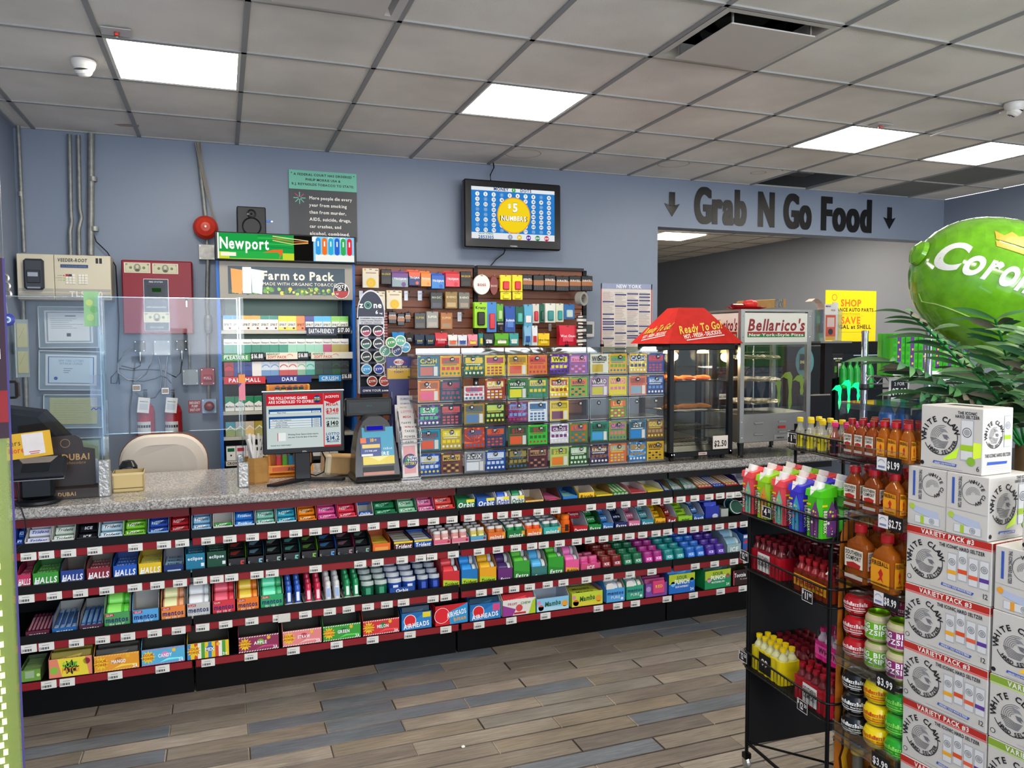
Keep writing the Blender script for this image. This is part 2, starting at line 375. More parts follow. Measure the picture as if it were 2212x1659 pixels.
for i in range(-1,13):
 for j in range(0,14):
  if(i,j)in lights|diff|openc|hidden_lights:continue
  if i==-1:
   o=bpy.data.objects.new('tile',TILE);COL.objects.link(o);o.parent=ceil;o.location=(-1.2,yl(j+1),CEIL);o.scale=((GX0+1.2)/GP,1,1)
  elif i==12:
   o=bpy.data.objects.new('tile',TILE);COL.objects.link(o);o.parent=ceil;o.location=(GX0+12*GP,yl(j+1),CEIL);o.scale=((6.7-GX0-12*GP)/GP,1,1)
  elif(i,j)in stain:
   m=cm(('dark_tile',),lambda:G().box(.006,GP-.006,.006,GP-.008,.004,.016,'#77776f','paper'))
   put_tile(i,j,m)
  else:put_tile(i,j,TILE)
# water marks: two thin ring stains and a torn patch
g=G();fr=F((0,0,CEIL+.0035),(1,0,0),(0,-1,0))
def cpt(u,v):x,y=atz(u,v,CEIL);return x,-y
for(u,v,r)in((1130,333,.13),(1638,374,.06),(1455,355,.12)):
 x,y=cpt(u,v);g.ring(fr,x,y,r,.006,'#a89c88','matte',z=.0008)
x,y=cpt(272,272);g.poly(fr,[(x-.07,y+.005),(x-.03,y-.03),(x+.07,y-.02),(x+.08,y+.04),(x,y+.04)],'#b7a493','matte',z=.0008)
part('water_mark',g,ceil)
# ceiling of the food room behind the opening
g2=G();g2.box(3.467,7.32,YW+.16,14.2,CEIL,CEIL+.02,'#d0cdc6','ceiltile');fceil=struct('ceiling_of_food_room',g2)
b2=G()
for i in range(8,14):b2.box(GX0+i*GP-.012,GX0+i*GP+.012,YW+.16,14.2,CEIL-.004,CEIL,'#9a9893','powder')
for j in range(0,14):b2.box(3.467,7.32,YW+.4+j*GP-.012,YW+.4+j*GP+.012,CEIL-.004,CEIL,'#9a9893','powder')
part('grid_bars',b2,fceil,kind='stuff')
# opening in the ceiling above the arch (missing tile) : sides of the plenum
g=G();x0=GX0+9*GP
g.box(x0,x0+GP,yl(1),yl(0),CEIL+.24,CEIL+.25,'#2c2a29','matte');g.box(x0,x0+.01,yl(1),yl(0),CEIL,CEIL+.24,'#5c5c60','galv')
g.box(x0,x0+GP,yl(1),yl(1)+.01,CEIL,CEIL+.24,'#6a6a6c','galv');g.box(x0+.03,x0+GP-.05,yl(0)-.16,yl(0)-.03,CEIL+.1,CEIL+.2,'#77767a','galv')
thing('open_ceiling_bay','dark open ceiling bay with bare metal duct, tile missing above the lettered arch','ceiling opening',g=g)
# floor
FS=HC/1.55
floor=struct('floor',G().box(-1.32,7.5,-3.2,14.3,-.05,-.004,'#4a423a','matte'))
PH,PW=.3002,.0996;Y0=3.427
PAL=['#887c70','#90857a','#7c7268','#958a7c','#736b64','#82786c','#9a9084','#6c7178','#70757c','#857f76','#887c6c','#646a72','#8c8276']
plank_far=G();rp=random.Random(3);npk=0
def plank(gg,xa,xb,ya,yb,c):
 k=.0035;a=lin(c);z=-.0005*rp.random();e='#a89c8b'
 vs=[(xa,ya,z-.004),(xb,ya,z-.004),(xb,yb,z-.004),(xa,yb,z-.004),(xa+k,ya+k,z),(xb-k,ya+k,z),(xb-k,yb-k,z),(xa+k,yb-k,z)]
 gg.add(vs[4:],[(0,1,2,3)],c,'plank')
 gg.add(vs,[(0,1,5,4),(2,3,7,6)],'#4d453c','plank');gg.add(vs,[(1,2,6,5),(3,0,4,7)],e if rp.random()<.5 else '#3c352e','plank')
r=-34
while True:
 ya=Y0+r*PW;yb=ya+PW
 if ya>9:break
 off=.064 if r%2==0 else-.2365;off+=rp.uniform(-.004,.004)
 k0=int((-1.25-off)//(2*PH))
 for k in range(k0,14):
  xa=off+k*2*PH;xb=xa+2*PH
  if xa>6.7 or xb<-1.2:continue
  xa=max(xa,-1.2);c=rp.choice(PAL)
  if 1.3<ya<3.75 and xa<2.75:
   gg=G();plank(gg,xa+.001,xb-.001,ya+.001,yb-.001,c);part('plank',gg,floor);npk+=1
  elif ya<6:plank(plank_far,xa+.001,xb-.001,ya+.001,yb-.001,c)
 r+=1
part('plank',plank_far,floor,kind='stuff')
g=G();g.box(3.5,7.3,6,14.2,-.004,-.001,'#8a8275','plank');part('floor_sheet',g,floor)
x,y=atz(1000,1615,0);thing('paper_scrap','tiny crumpled white paper scrap lying on the plank floor','scrap',g=G().box(-.006,.008,-.006,.006,0,.008,'#f2f0ea','paper',ch=.003),loc=(x,y,0))
# front glass wall behind the photographer, sill and head
g=G();g.box(-1.2,6.7,-3.0,-2.9,0,.35,'#777b80','matte');g.box(-1.2,6.7,-3.0,-2.9,2.65,CEIL,'#8a8f96','matte');struct('wall_front',g)
# ------------------------------------------------------------------ lamps and diffusers
LG={1:'first square ceiling light, upper left, beside the dome camera',4:'square ceiling light above the television, middle of the room',8:'square ceiling light to the right, next to the small red-lit sensor',10:'square ceiling light farthest right, cut by the picture edge'}
def ceil_light(X,Yn,lab,g0='flat square panel lights'):
 t=thing('ceiling_light',lab,'ceiling light',loc=(X,Yn,CEIL),group=g0)
 fr=G();
 for a in((.006,.026,.006,GP-.008),(GP-.026,GP-.006,.006,GP-.008),(.026,GP-.026,.006,.026),(.026,GP-.026,GP-.028,GP-.008)):fr.box(*a,-.002,.03,'#e8e6e0','satin')
 part('frame',fr,t);part('diffuser',G().box(.024,GP-.024,.024,GP-.026,.004,.012,'#fff6e8','lamp'),t)
for i,j in sorted(lights):ceil_light(GX0+i*GP,yl(j+1),LG[i])
for(i,j),wd in zip(sorted(hidden_lights),('left front','left rear','middle front','middle rear','right')):ceil_light(GX0+i*GP,yl(j+1),f'square panel light, {wd} one in the ceiling behind the photographer','added panel lights behind the photographer')
for X,Yn,lb in((4.2,6.7,'added unseen panel light in the food room ceiling, near left, above the arch'),(5.9,6.9,'added unseen panel light in the food room ceiling, near right, above the arch')):  # added out of sight to brighten the dark food room
 t=thing('ceiling_light',lb,'ceiling light',loc=(X,Yn,CEIL-.03));part('diffuser',G().box(0,.6,0,.6,.012,.02,'#fff2dc','lamp'),t);part('frame',G().box(-.02,.62,-.02,.62,.021,.029,'#d8d4cc','satin'),t)
xa,ya=5.28,8.6
t=thing('ceiling_light','square ceiling light seen through the wide arch in the food room','ceiling light',loc=(xa,ya,CEIL-.03))
part('diffuser',G().box(0,.6,0,.6,.012,.02,'#fff2dc','lamp'),t);part('frame',G().box(-.02,.62,-.02,.62,.021,.029,'#d8d4cc','satin'),t)
def diffuser(i,j,lab):
 t=thing('air_diffuser',lab,'air vent',loc=(GX0+i*GP,yl(j+1),CEIL),group='square ceiling air diffusers')
 g=G();o=.01;p=GP-.01
 for k,(a,z0,b,z1)in enumerate(((0.0,-.006,.035,-.004),(.035,-.004,.07,.05))):
  vs=[]
  for q,z in((a,z0),(b,z1)):vs+=[(o+q,o+q,z),(p-q,o+q,z),(p-q,p-q,z),(o+q,p-q,z)]
  g.add(vs,[(n,(n+1)%4,4+(n+1)%4,4+n)for n in range(4)],'#cfcdc8','steel' if k else 'satin')
 part('rim',g,t)
 g=G();g.box(.07,p-.06,.07,p-.06,.1,.11,'#33352f','matte');g.lathe([(.19,.05),(.19,.1),(.13,.1)],(GP/2,GP/2,0),20,'#1c1d1c','rubber')
 for a in(0,1):g.box(.07+a*(p-.13),.075+a*(p-.135),.07,p-.06,.05,.11,'#5b6054','matte');g.box(.07,p-.06,.07+a*(p-.13),.075+a*(p-.135),.05,.11,'#5b6054','matte')
 part('duct_collar',g,t)
 g=G();g.box(.085,GP-.085,.085,GP-.085,-.03,-.024,'#d3ccc6','satin',ch=.002)
 part('face_plate',g,t);h=G()
 for a in(.1,GP-.1):
  for b in(.1,GP-.1):h.box(a-.004,a+.004,b-.004,b+.004,-.024,.05,'#b9bbb5','steel')
 part('hanger',h,t)
diffuser(5,4,'square air diffuser with hanging plate in ceiling, upper right, dirty edges');diffuser(2,4,'second square air diffuser cut off by the top of the picture')
def sensor(u,v,lab):
 x,y=atz(u,v,CEIL);t=thing('ceiling_sensor',lab,'sensor',loc=(x,y,CEIL-.0045),group='small ceiling sensors')
 part('plate',G().box(-.06,.06,-.045,.045,-.003,0,'#c9c7c4','satin'),t)
 part('pickup',G().lathe([(.012,-.003),(.012,-.02),(.0,-.022)],seg=10,col='#8a5a55',mat='plastic').box(-.006,.006,-.014,-.008,-.018,-.012,'#ff3a28','glow'),t)
sensor(252,66,'small white sensor plate with red light by the left ceiling lamp');sensor(1901,269,'small sensor plate with red light by the right ceiling lamp')
def dome(u,v,lab,aim):
 x,y=atz(u,v,CEIL);t=thing('dome_camera',lab,'security camera',loc=(x,y,CEIL-.004),rz=aim,group='white dome cameras')
 part('base',G().lathe([(0,0),(.055,0),(.055,-.012),(.05,-.03),(.042,-.045)],seg=24,col='#dcd9d4',mat='satin'),t)
 b=part('eyeball',G().lathe([(.042,0),(.04,-.014),(.03,-.03),(.021,-.036)],seg=22,col='#e8e5e0',mat='satin').lathe([(.021,-.036),(0,-.036)],seg=20,col='#16161a',mat='gloss').lathe([(.009,-.037),(.0,-.038)],seg=10,col='#60606a',mat='gloss'),t,loc=(0,0,-.036),rot=(.45,0,0))
dome(180,130,'white dome camera on the ceiling left of the first lamp',-.4);dome(2192,222,'white dome camera at the right edge of the picture',.7)
g=G();x,y=atz(2160,240,CEIL);x1,y1=atz(2010,290,CEIL);g.tube([(x,y,CEIL-.01),(x1,y1,CEIL-.01)],.006,'#d8d6d2','satin');thing('camera_cable','thin white cable running along the ceiling to the right dome camera','cable',g=g)
# ================================================================== CANDY GONDOLA AND COUNTER
GY=3.66
SEC=[(-1.17,-.152),(-.146,1.077),(1.083,2.30),(2.306,3.45)]
RZ=[.70,.525,.315,.152]
TAGS=[[45,84,132,189,277,339,383,435,482,531,578,625,668,712,751,794,837,880,924,964,1002,1041,1074,1104,1152,1189,1266,1309,1341,1376,1407,1433,1461,1491,1522,1546,1568,1587,1606],
  [41,101,158,215,276,325,374,418,454,486,541,574,668,765,803,856,897,920,968,1023,1064,1103,1138,1163,1198,1235,1263,1293,1323,1350,1378,1407,1432,1464,1490,1518,1545,1573,1598,1622],
  [46,84,149,206,261,319,371,423,473,530,589,646,699,740,782,823,859,923,951,994,1028,1063,1099,1133,1172,1206,1256,1304,1351,1398,1454,1492,1534,1576,1605],
  [89,129,233,336,435,528,620,714,792,873,951,1023,1093,1167,1282,1324,1362,1431,1488,1547,1595]]
VR=[lambda u:1206-.095*(u-32),lambda u:1299-.1175*(u-40),lambda u:1402-.124*(u-46),lambda u:1482-.138*(u-45)]
TAGM=cm(('price_tag',),lambda:(lambda g:(g.box(0,.056,-.0035,0,-.0165,.0165,'#e9e6de','paper'),
  [g.rect(F((0,-.0035,0)),.008+k*.005,-.011,.0105+k*.005+(k%2)*.0015,-.001,'#141414')for k in range(6)],
  g.rect(F((0,-.0035,0)),.003,-.012,.005,.0,'#222222'),g.rect(F((0,-.0035,0)),.012,.006,.038,.008,'#777777'))[0])(G()))
SN=['leftmost','second','third','right-hand']
shelves={}
for k,(xa,xb)in enumerate(SEC):
 t=thing('candy_gondola',f'{SN[k]} black candy shelving bay with red price rails under the counter','shelving unit',loc=(0,0,0))
 part('back_panel',G().box(xa,xb,4.05,4.07,.02,.852,'#09090a','powder'),t)
 b=G();b.box(xa+.002,xb-.002,GY+.06,GY+.1,.0,.128,'#050506','powder');b.box(xa,xb,GY+.03,4.05,.118,.132,'#070708','powder')
 for a in(xa+.001,xb-.012):b.box(a,a+.011,3.99,4.05,.132,.852,'#101112','powder')
 part('base',b,t)
 for ri,z in enumerate(RZ):
  s=G();yb=4.05
  s.box(xa,xb,GY+.004,yb,z+(.027 if ri<3 else .012),z+(.033 if ri<3 else .018),'#0b0b0c','powder')
  if ri<3:s.box(xa,xb,GY-.002,GY+.006,z+.016,z+.052,'#070708','satin')
  sh=part('shelf',s,t);shelves[(k,ri)]=sh
  part('price_rail',G().box(xa+.004,xb-.004,GY-.006,GY+.003,z-.016,z+.016,'#8c1a22','gloss',ch=.003),sh)
  for u in TAGS[ri]:
   x,_=at(u,VR[ri](u),GY-.006)
   if xa<=x<xb:
    o=bpy.data.objects.new('price_tag',TAGM);COL.objects.link(o);o.parent=sh;o.location=(min(x,xb-.058),GY-.0065,z);o.rotation_euler=(0,random.uniform(-.02,.02),0)
 part('top_rail',G().box(xa+.002,xb-.002,GY+.05,GY+.075,.808,.842,'#6d1a1e' if k<2 else '#151516','gloss'),t)
# loose white card clipped on row 3 lip
x,z=at(600,1322,GY-.008);thing('white_clip_card','blank white card clipped to the black shelf lip below small bottles','card',g=G().box(0,.055,-.004,0,-.02,.02,'#d9d6cc','paper',ch=.002),loc=(x,GY-.01,z-.03+.0))
# granite top
g=G()
pr=[(.0,-.045),(.0,-.012),(.004,-.004),(.012,0),(.012,-.045)]
g.box(-1.19,3.95,GY-.02,4.42,.856,.901,'#909090','granite',ch=.008)
thing('granite_countertop','long speckled grey granite countertop over the candy shelves','countertop',g=g)
g=G();g.box(-1.19,3.95,4.08,4.2,0,.855,'#5b6068','matte');thing('counter_base','plain counter base behind the candy shelves, under the granite','counter',g=g)
# ================================================================== CANDY ROWS
def shade(c,k):
 c=c.lstrip('#');c=''.join(q*2 for q in c)if len(c)==3 else c;v=[int(c[i:i+2],16)for i in(0,2,4)]
 return '#%02x%02x%02x'%tuple(int(max(0,min(255,x*k+(255*(k-1)*.25 if k>1 else 0))))for x in v)
LOOK=0
def tray_mesh(w,hf,hb,d,c,inner='#d8d6d0',front=None,ft=None,fc='#ffffff',extra=None,notch=False):
 g=G();t=.0018;x0,x1=-w/2,w/2
 g.box(x0,x1,0,d,0,t,c,'card')
 g.box(x0,x1,0,t,0,hf,c,'card')
 g.box(x0,x1,d-t,d,0,hb,inner,'card')
 ym=d*.28
 for xs in(x0,x1-t): # side walls sloping up to the back
  oo=[(xs,0,0),(xs,d,0),(xs,d,hb),(xs,ym,hf+(hb-hf)*.75),(xs,0,hf)]
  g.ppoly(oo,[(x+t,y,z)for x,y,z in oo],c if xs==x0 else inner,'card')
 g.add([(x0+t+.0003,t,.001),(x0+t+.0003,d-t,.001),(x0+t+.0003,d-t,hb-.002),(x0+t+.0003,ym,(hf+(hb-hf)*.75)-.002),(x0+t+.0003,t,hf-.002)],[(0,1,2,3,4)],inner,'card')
 fr=F((0,0,0))
 if extra:extra(g,fr,w,hf)
 if ft:g.text(fr,ft,0,hf*.30,min(hf*.42,.024),fc,fit=w*.86,sh=.12,z=.0012)
 return g
def pack_mesh(w,h,t,c,txt,tc='#151515',band=None,sh=.25):
 g=G().box(-w/2,w/2,0,t,0,h,c,'gloss',ch=.0025);fr=F((0,0,0))
 if band:
  g.poly(fr,[(-w*.42,h*.3),(-w*.1,h*.2),(w*.28,h*.86),(-w*.40,h*.7)],band,'gloss',.0006)
 if txt:g.text(fr,txt,0,h*.30,h*.42,tc,fit=w*.8,sh=sh,z=.0012)
 g.rect(F((0,0,h),(1,0,0),(0,1,0)),-w*.46,t*.15,w*.46,t*.85,shade(c,1.12),'gloss')
 return g
POS={1:['only'],2:['front','rear'],3:['front','middle','rear'],4:['front','second','third','rear'],5:['front','second','third','fourth','rear']}
PREV=[None];SHN=['top','second','third','bottom']
def gum(row,X,Y,Z,w,col,pc,txt,desc,n=3,tc='#151515',band='#ffffff',d=.17,hb=.10,hf=.022,inner='#cfcdc8',ft=None,fc='#ffffff',skip=0,ph=.031,cat='gum tray',dy=None,sh=.25,extra=None):
 prev=PREV[0]
 lab=f'{desc} tray on {SHN[row]} candy shelf'+(f', beside {prev}' if prev else ', at left end')
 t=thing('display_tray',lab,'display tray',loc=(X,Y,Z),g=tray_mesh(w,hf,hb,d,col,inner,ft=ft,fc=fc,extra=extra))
 PREV[0]=desc
 me=pack_mesh(w-.012,ph,.02,pc,txt,tc,band,sh).mesh('gum_pack')
 dy=dy or(d-.035)/max(n,1)
 for k in range(n):
  if k<skip:continue
  th=-.75 if ph<.05 else-.25
  thing('gum_pack',f'{POS[n][k]} pack in the {desc} tray, {SHN[row]} candy shelf','gum pack',g=me,
    loc=(X,Y+.006+k*dy,Z+.004+hf*.25+k*(hb*.62-.01)/max(n-1,1)*(1 if ph<.05 else .0)),rot=(th,0,0),group=f'packs in the {desc} tray')
 return t
def xr(u0,u1,v,Y):a,_=at(u0,v,Y);b,_=at(u1,v,Y);return(a+b)/2,(b-a)
ZS=[RZ[0]+.034,RZ[1]+.034,RZ[2]+.034,RZ[3]+.020]
YF=GY+.012
def jit():return YF+random.uniform(0,.006)
# ---- row 1 ---------------------------------------------------------------
R1=[(29,51,'#1d4fae','#2a62c8','ICE','cobalt blue','#ffffff','#2a62c8',3),(52,110,'#e8e8ec','#e6e8f2','Trident','white and lavender','#2438a0','#c9d4ee',3),
  (109,162,'#e3e4dc','#cfe0cf','Trident','sage green','#1c4428','#ffffff',3),(163,211,'#20242b','#17181c','ICE','black icy','#f4f6fa','#2b2f38',3),
  (211,267,'#d7e6ee','#b7d9e8','Trident','pale blue','#15202a','#ffffff',3),(265,317,'#7cc142','#7ed036','Trident','lime green','#0d1a08','#e4f3d0',3),
  (318,366,'#7fb4e4','#2f4fb2','Trident','navy and sky blue','#10142a','#bcd8f4',3),(366,411,'#9c1f27','#b3212b','Trident','cinnamon red','#1c0608','#eeb0ae',3),
  (413,458,'#9cc8e6','#8cc0e4','Trident','sky blue','#15202a','#ffffff',3),(459,505,'#dcdad4','#3fb24c','Trident','nearly empty white','#0d1a08','#d4f0cc',1),
  (505,552,'#bcd8ee','#1f73d2','Trident','bright blue','#ffffff','#58a6ee',3),(552,597,'#d6e8e2','#86cdb8','Trident','mint teal','#12302a','#d9f2ea',3),
  (597,642,'#bfe0ea','#2fa6c4','Trident','aqua','#10262e','#c8ecf4',3),(643,686,'#ef7c22','#f28a1e','Trident','tropical orange','#241204','#ffd9a0',3),
  (686,730,'#e03c8c','#ee5ba4','Trident','hot pink','#2a0418','#fbc0dc',3),(730,773,'#ee4c66','#ee3f58','Trident','watermelon red','#2a040c','#ffc6cc',3),
  (773,808,'#e2e0dc','#1f4f9e','Orbit','white with blue packs','#f4f6fa','#3c78c8',2),(809,860,'#1c6b42','#1f7d4c','Orbit','dark green','#0c1f18','#8fd6b4',3),
  (861,902,'#7fc79a','#8fd2a8','Orbit','light green','#123a24','#dff2e4',3),(903,940,'#f08ab6','#ee77aa','Orbit','bubble pink','#1e1e44','#fbd3e4',3),
  (941,985,'#e2352f','#ef5a50','Orbit','coral red','#1e1e44','#ffc9c2',3)]
for(u0,u1,c,pc,tx,de,tc,bd,n)in R1:
 X,w=xr(u0,u1,VR[0]((u0+u1)/2)-22,YF)
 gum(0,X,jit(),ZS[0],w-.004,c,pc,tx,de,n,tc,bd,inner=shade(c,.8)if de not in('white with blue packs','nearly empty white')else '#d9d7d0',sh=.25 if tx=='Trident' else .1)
def logo_band(c1,c2):
 def f(g,fr,w,h):g.rect(fr,-w*.48,h*.62,w*.48,h*.97,c1);g.rect(fr,-w*.48,h*.03,w*.48,h*.58,c2)
 return f
def bxx(row,u0,u1,c,desc,txt=None,fc='#ffffff',hf=.05,hb=.075,d=.2,inner='#cfcdc8',items=None,extra=None,pose=0.,vshift=-22,cat='display tray',gap=.004):
 """open carton; items = (kind, colour, n, text, textcolour)"""
 X,w=xr(u0,u1,VR[row]((u0+u1)/2)+vshift,YF);w-=gap;prev=PREV[0];Y=jit()-(.016 if row==3 else 0);Z=ZS[row]
 lab=f'{desc} carton on {SHN[row]} candy shelf'+(f', beside {prev}' if prev else ', at left end')
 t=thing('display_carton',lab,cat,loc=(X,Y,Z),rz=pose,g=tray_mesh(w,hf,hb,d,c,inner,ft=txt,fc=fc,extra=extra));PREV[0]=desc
 if items:
  kind,ic,n,it,itc=items
  grp=f'sweets in the {desc} carton'
  for k in range(n):
   nm=POS.get(n,[f'number {i + 1}' for i in range(n)])[k]
   if kind=='flat': # flat packs lying in two layers, seen from above
    dd=(d-.008)/n
    me=cm(('flat_pack',desc,w),lambda:pack_top(w-.008,dd-.002,max(hf*.85,.02),ic,it,itc))
    thing('candy_pack',f'{nm} flat pack lying in the {desc} carton, {SHN[row]} shelf','candy pack',g=me,loc=(X,Y+.004+k*dd,Z+.002),group=grp)
   elif kind=='stand': # standing bags one behind another
    dd=(d-.012)/n;hh=hf*1.25
    me=cm(('bag',desc,w),lambda:pack_mesh(w-.012,hh,min(dd*.7,.014),ic,it,itc,shade(ic,1.25),0))
    thing('candy_bag',f'{nm} bag standing in the {desc} carton, {SHN[row]} shelf','candy bag',g=me,loc=(X,Y+.006+k*dd,Z+.003),rot=(-.18,0,0),group=grp)
   elif kind=='roll': # rolls pointing at the shopper
    ww=(w-.006)/n;L=d*.78
    me=cm(('roll',desc,w),lambda:G().lathe([(0,0),(ww*.46,.002),(ww*.46,L),(0,L+.002)],seg=9,axis='y',col=ic,mat='gloss',cols={0:(itc,'foil')}).box(-ww*.28,ww*.28,L*.12,L*.8,ww*.40,ww*.45,it,'gloss'))
    thing('candy_roll',f'{["first", "second", "third", "fourth", "fifth", "sixth"][k]} roll from the left in the {desc} carton','candy roll',g=me,loc=(X-w/2+.003+ww*(k+.5),Y+.01,Z+ww*.5+hf*.35),rot=(.18,0,0),group=grp)
   elif kind=='bottle': # stout gum bottle lying on the carton
    r=min(w*.4,.036);me=cm(('gb',desc,w),lambda:gum_bottle(r,w-.01,ic,it,itc))
    thing('gum_bottle',f'{nm} gum bottle lying in the {desc} carton, {SHN[row]} shelf','gum bottle',g=me,loc=(X-w/2+.005,Y+.012+r+k*2*r*.8,Z+hf*.55+r*.55+k*.035),group=grp)
   elif kind=='pouch':
    dd=(d-.02)/n
    me=cm(('pouch',desc,w),lambda:pouch(w*.42,.075,ic,it,itc))
    for q in(-1,1):
     thing('mint_bottle',f'{nm} {"left" if q < 0 else "right"} mint bottle in the {desc} carton','mint bottle',g=me,loc=(X+q*w*.23,Y+.012+k*dd,Z+.004),rot=(-.12,0,0),group=grp)
 return t
def pack_top(w,d,h,c,txt,tc):
 g=G().box(-w/2,w/2,0,d,0,h,c,'gloss',ch=.002);fr=F((0,0,h),(1,0,0),(0,1,0))
 g.rect(fr,-w*.45,d*.1,w*.45,d*.9,shade(c,1.15),'gloss')
 if txt:g.text(fr,txt,0,d*.3,d*.42,tc,fit=w*.8,z=.0012)
 return g
def gum_bottle(r,L,c,cap,lab):
 g=G().lathe([(0,0),(r*.6,0),(r*.96,.004),(r,.012),(r,L*.70),(r*.8,L*.76),(r*.8,L*.78)],axis='x',seg=14,col=c,mat='gloss')
 g.lathe([(r*.86,L*.77),(r*.9,L*.79),(r*.9,L*.97),(r*.8,L),(0,L)],axis='x',seg=14,col=cap,mat='plastic')
 g.lathe([(r*1.012,L*.1),(r*1.012,L*.66)],axis='x',seg=14,col=lab,mat='gloss')
 return g
def pouch(w,h,c,lid,tc):
 r=w/2;g=G();n=12
 def rr(s,z,y0=0):return[(s*r*math.copysign(abs(math.cos(a))**.6,math.cos(a)),y0+r+s*r*math.copysign(abs(math.sin(a))**.6,math.sin(a)),z)for a in[2*PI*i/n for i in range(n)]]
 rings=[(rr(.8,0),c),(rr(.98,.006),c),(rr(1,h*.7),c),(rr(.93,h*.8),c),(rr(.97,h*.82),lid),(rr(.95,h*.97),lid),(rr(.8,h),lid)]
 for(a,ca),(b,cb)in zip(rings,rings[1:]):g.add(a+b,[(i,(i+1)%n,n+(i+1)%n,n+i)for i in range(n)],cb,'gloss',True)
 g.add(rr(.8,h),[tuple(range(n))],lid,'gloss');g.add(rr(.62,h+.0006),[tuple(range(n))],tc,'gloss')
 g.rect(F((0,-.0006,0)),-r*.7,h*.18,r*.7,h*.55,shade(c,1.3),'gloss');return g
TOP1=[(986,1028,'#1d7a44','green mega-pack','Orbit','#ffffff',('flat','#2a8f50',3,'','#fff')),(1029,1071,'#1f58b4','blue mega-pack','Orbit','#ffffff',('flat','#3a72c8',3,'','#fff')),
  (1072,1102,'#e4e6ea','white and royal blue','Orbit','#1c3fa0',('bottle','#2444a8',2,'#e8e8ea','#3a66cc')),(1103,1134,'#e4e8e4','white and forest green','Orbit','#14603a',('bottle','#16603c',2,'#e8e8ea','#2c8a58'))]
for u0,u1,c,de,tx,fc,it in TOP1:
 bxx(0,u0,u1,c,de,tx,fc,hf=.055,hb=.09 if it[0]=='flat' else .1,d=.19,items=it,extra=lambda g,fr,w,h:g.rect(fr,w*.02,h*.72,w*.46,h*.98,'#f2e02c'),inner='#d5d4d0')
bxx(0,1134,1176,'#f0b03c','empty butterscotch',"Werther's",'#5a2408',hf=.024,hb=.08,inner='#d8d2c4',extra=lambda g,fr,w,h:g.rect(fr,-w*.48,.001,w*.48,h*.98,'#f6c874'))
bxx(0,1177,1214,'#7a4630','pink-topped brown','Goetze','#ffffff',hf=.022,hb=.08,inner='#6a4430',items=('flat','#e0689a',5,'','#fff'),extra=lambda g,fr,w,h:g.disc(fr,0,h*.5,w*.3,'#e84c70',ry=h*.45))
bxx(0,1216,1250,'#2c7cc4','blue and aqua',None,hf=.03,hb=.07,inner='#2a5a94',items=('flat','#58b8e4',4,'MINT','#f8e85c'))
bxx(0,1250,1286,'#f6c21c','bright yellow herb drop','Ricola','#2a2008',hf=.042,hb=.075,inner='#e9e6de',extra=lambda g,fr,w,h:g.disc(fr,0,h*.14,w*.12,'#3a7a2c',ry=h*.1))
bxx(0,1287,1325,'#f2d21c','yellow and brown','Ginger','#3a2a10',hf=.024,hb=.07,inner='#8a6a3a',items=('flat','#c8b648',4,'','#222222'))
bxx(0,1326,1362,'#3c8a3c','green-wrapped',None,hf=.012,hb=.03,inner='#2c5a2c',items=('roll','#58b24c',4,'#d2eec4','#cfe8c2'))
bxx(0,1363,1398,'#e88a8c','pink plastic',None,hf=.02,hb=.06,inner='#dcd6d2',items=('flat','#c03c44',3,'','#fff'))
bxx(0,1399,1435,'#e2c42c','yellow and white','Lemon','#5a4a08',hf=.02,hb=.062,inner='#d9d6ce',items=('flat','#d8c83c',4,'','#222222'))
for u0,u1,c,de in((1436,1452,'#1c3f94','navy fronted'),(1453,1478,'#1a6a6c','teal fronted'),(1479,1508,'#1c7a5c','sea green fronted')):
 bxx(0,u0,u1,c,de,'Mint','#ffffff',hf=.02,hb=.07,inner='#7a6246',items=('roll','#d8dcd8',3,'#8ab0a8','#c8c8cc'))
for u0,u1,c,de,tx in((1509,1541,'#cc2c2c','red fruit drop','Certs'),(1542,1568,'#2a4cb4','blue fruit drop','Certs'),(1569,1598,'#c82c28','scarlet fruit drop','Certs')):
 bxx(0,u0,u1,c,de,tx,'#ffffff',hf=.022,hb=.035,inner='#7a4a30',items=('roll','#e0a050' if 'blue' not in de else '#4a6cd0',4,'#f6ece0','#e0d8c8'))
bxx(0,1599,1638,'#30246a','purple-edged white',None,hf=.012,hb=.075,inner='#c9cbd4',items=('flat','#dcd4d4',5,'','#fff'))
# ---- row 2 ---------------------------------------------------------------
PREV[0]=None
H2=[(36,69,'#c42a5c','rose pink drops','#d83c70'),(69,129,'#3a9a34','green drops','#58b83c'),(129,184,'#24408e','navy drops','#b8b0e0'),(186,241,'#8c1c30','maroon drops','#a03040'),
  (243,298,'#1c56b8','royal blue drops','#2c6cd4'),(298,351,'#e8c21c','golden yellow drops','#f2d63c')]
for u0,u1,c,de,ic in H2:
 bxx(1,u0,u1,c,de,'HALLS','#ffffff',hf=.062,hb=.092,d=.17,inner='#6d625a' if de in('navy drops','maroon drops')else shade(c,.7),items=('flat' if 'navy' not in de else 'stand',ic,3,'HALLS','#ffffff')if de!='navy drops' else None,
  extra=lambda g,fr,w,h:g.disc(fr,-w*.36,h*.28,w*.08,'#e8f4f8',ry=h*.16))
def five(u0,u1,top,de,acc):
 X,w=xr(u0,u1,VR[1]((u0+u1)/2)-22,YF)
 def ex(g,fr,ww,h):
  g.text(fr,'5',ww*.26,h*.12,h*.62,acc,sh=.1,z=.0012);g.text(fr,'5',-ww*.40,h*.22,h*.34,'#c4c4c8',bold=0,z=.0012);g.line(fr,[(-ww*.3,h*.3),(ww*.1,h*.36)],.002,'#8c8c92')
 gum(1,X,jit(),ZS[1],w-.003,'#26262a','#1d1d20','',de,3,'#cccccc',shade(acc,.6),hb=.10,hf=.045,inner=top,extra=ex,ph=.032)
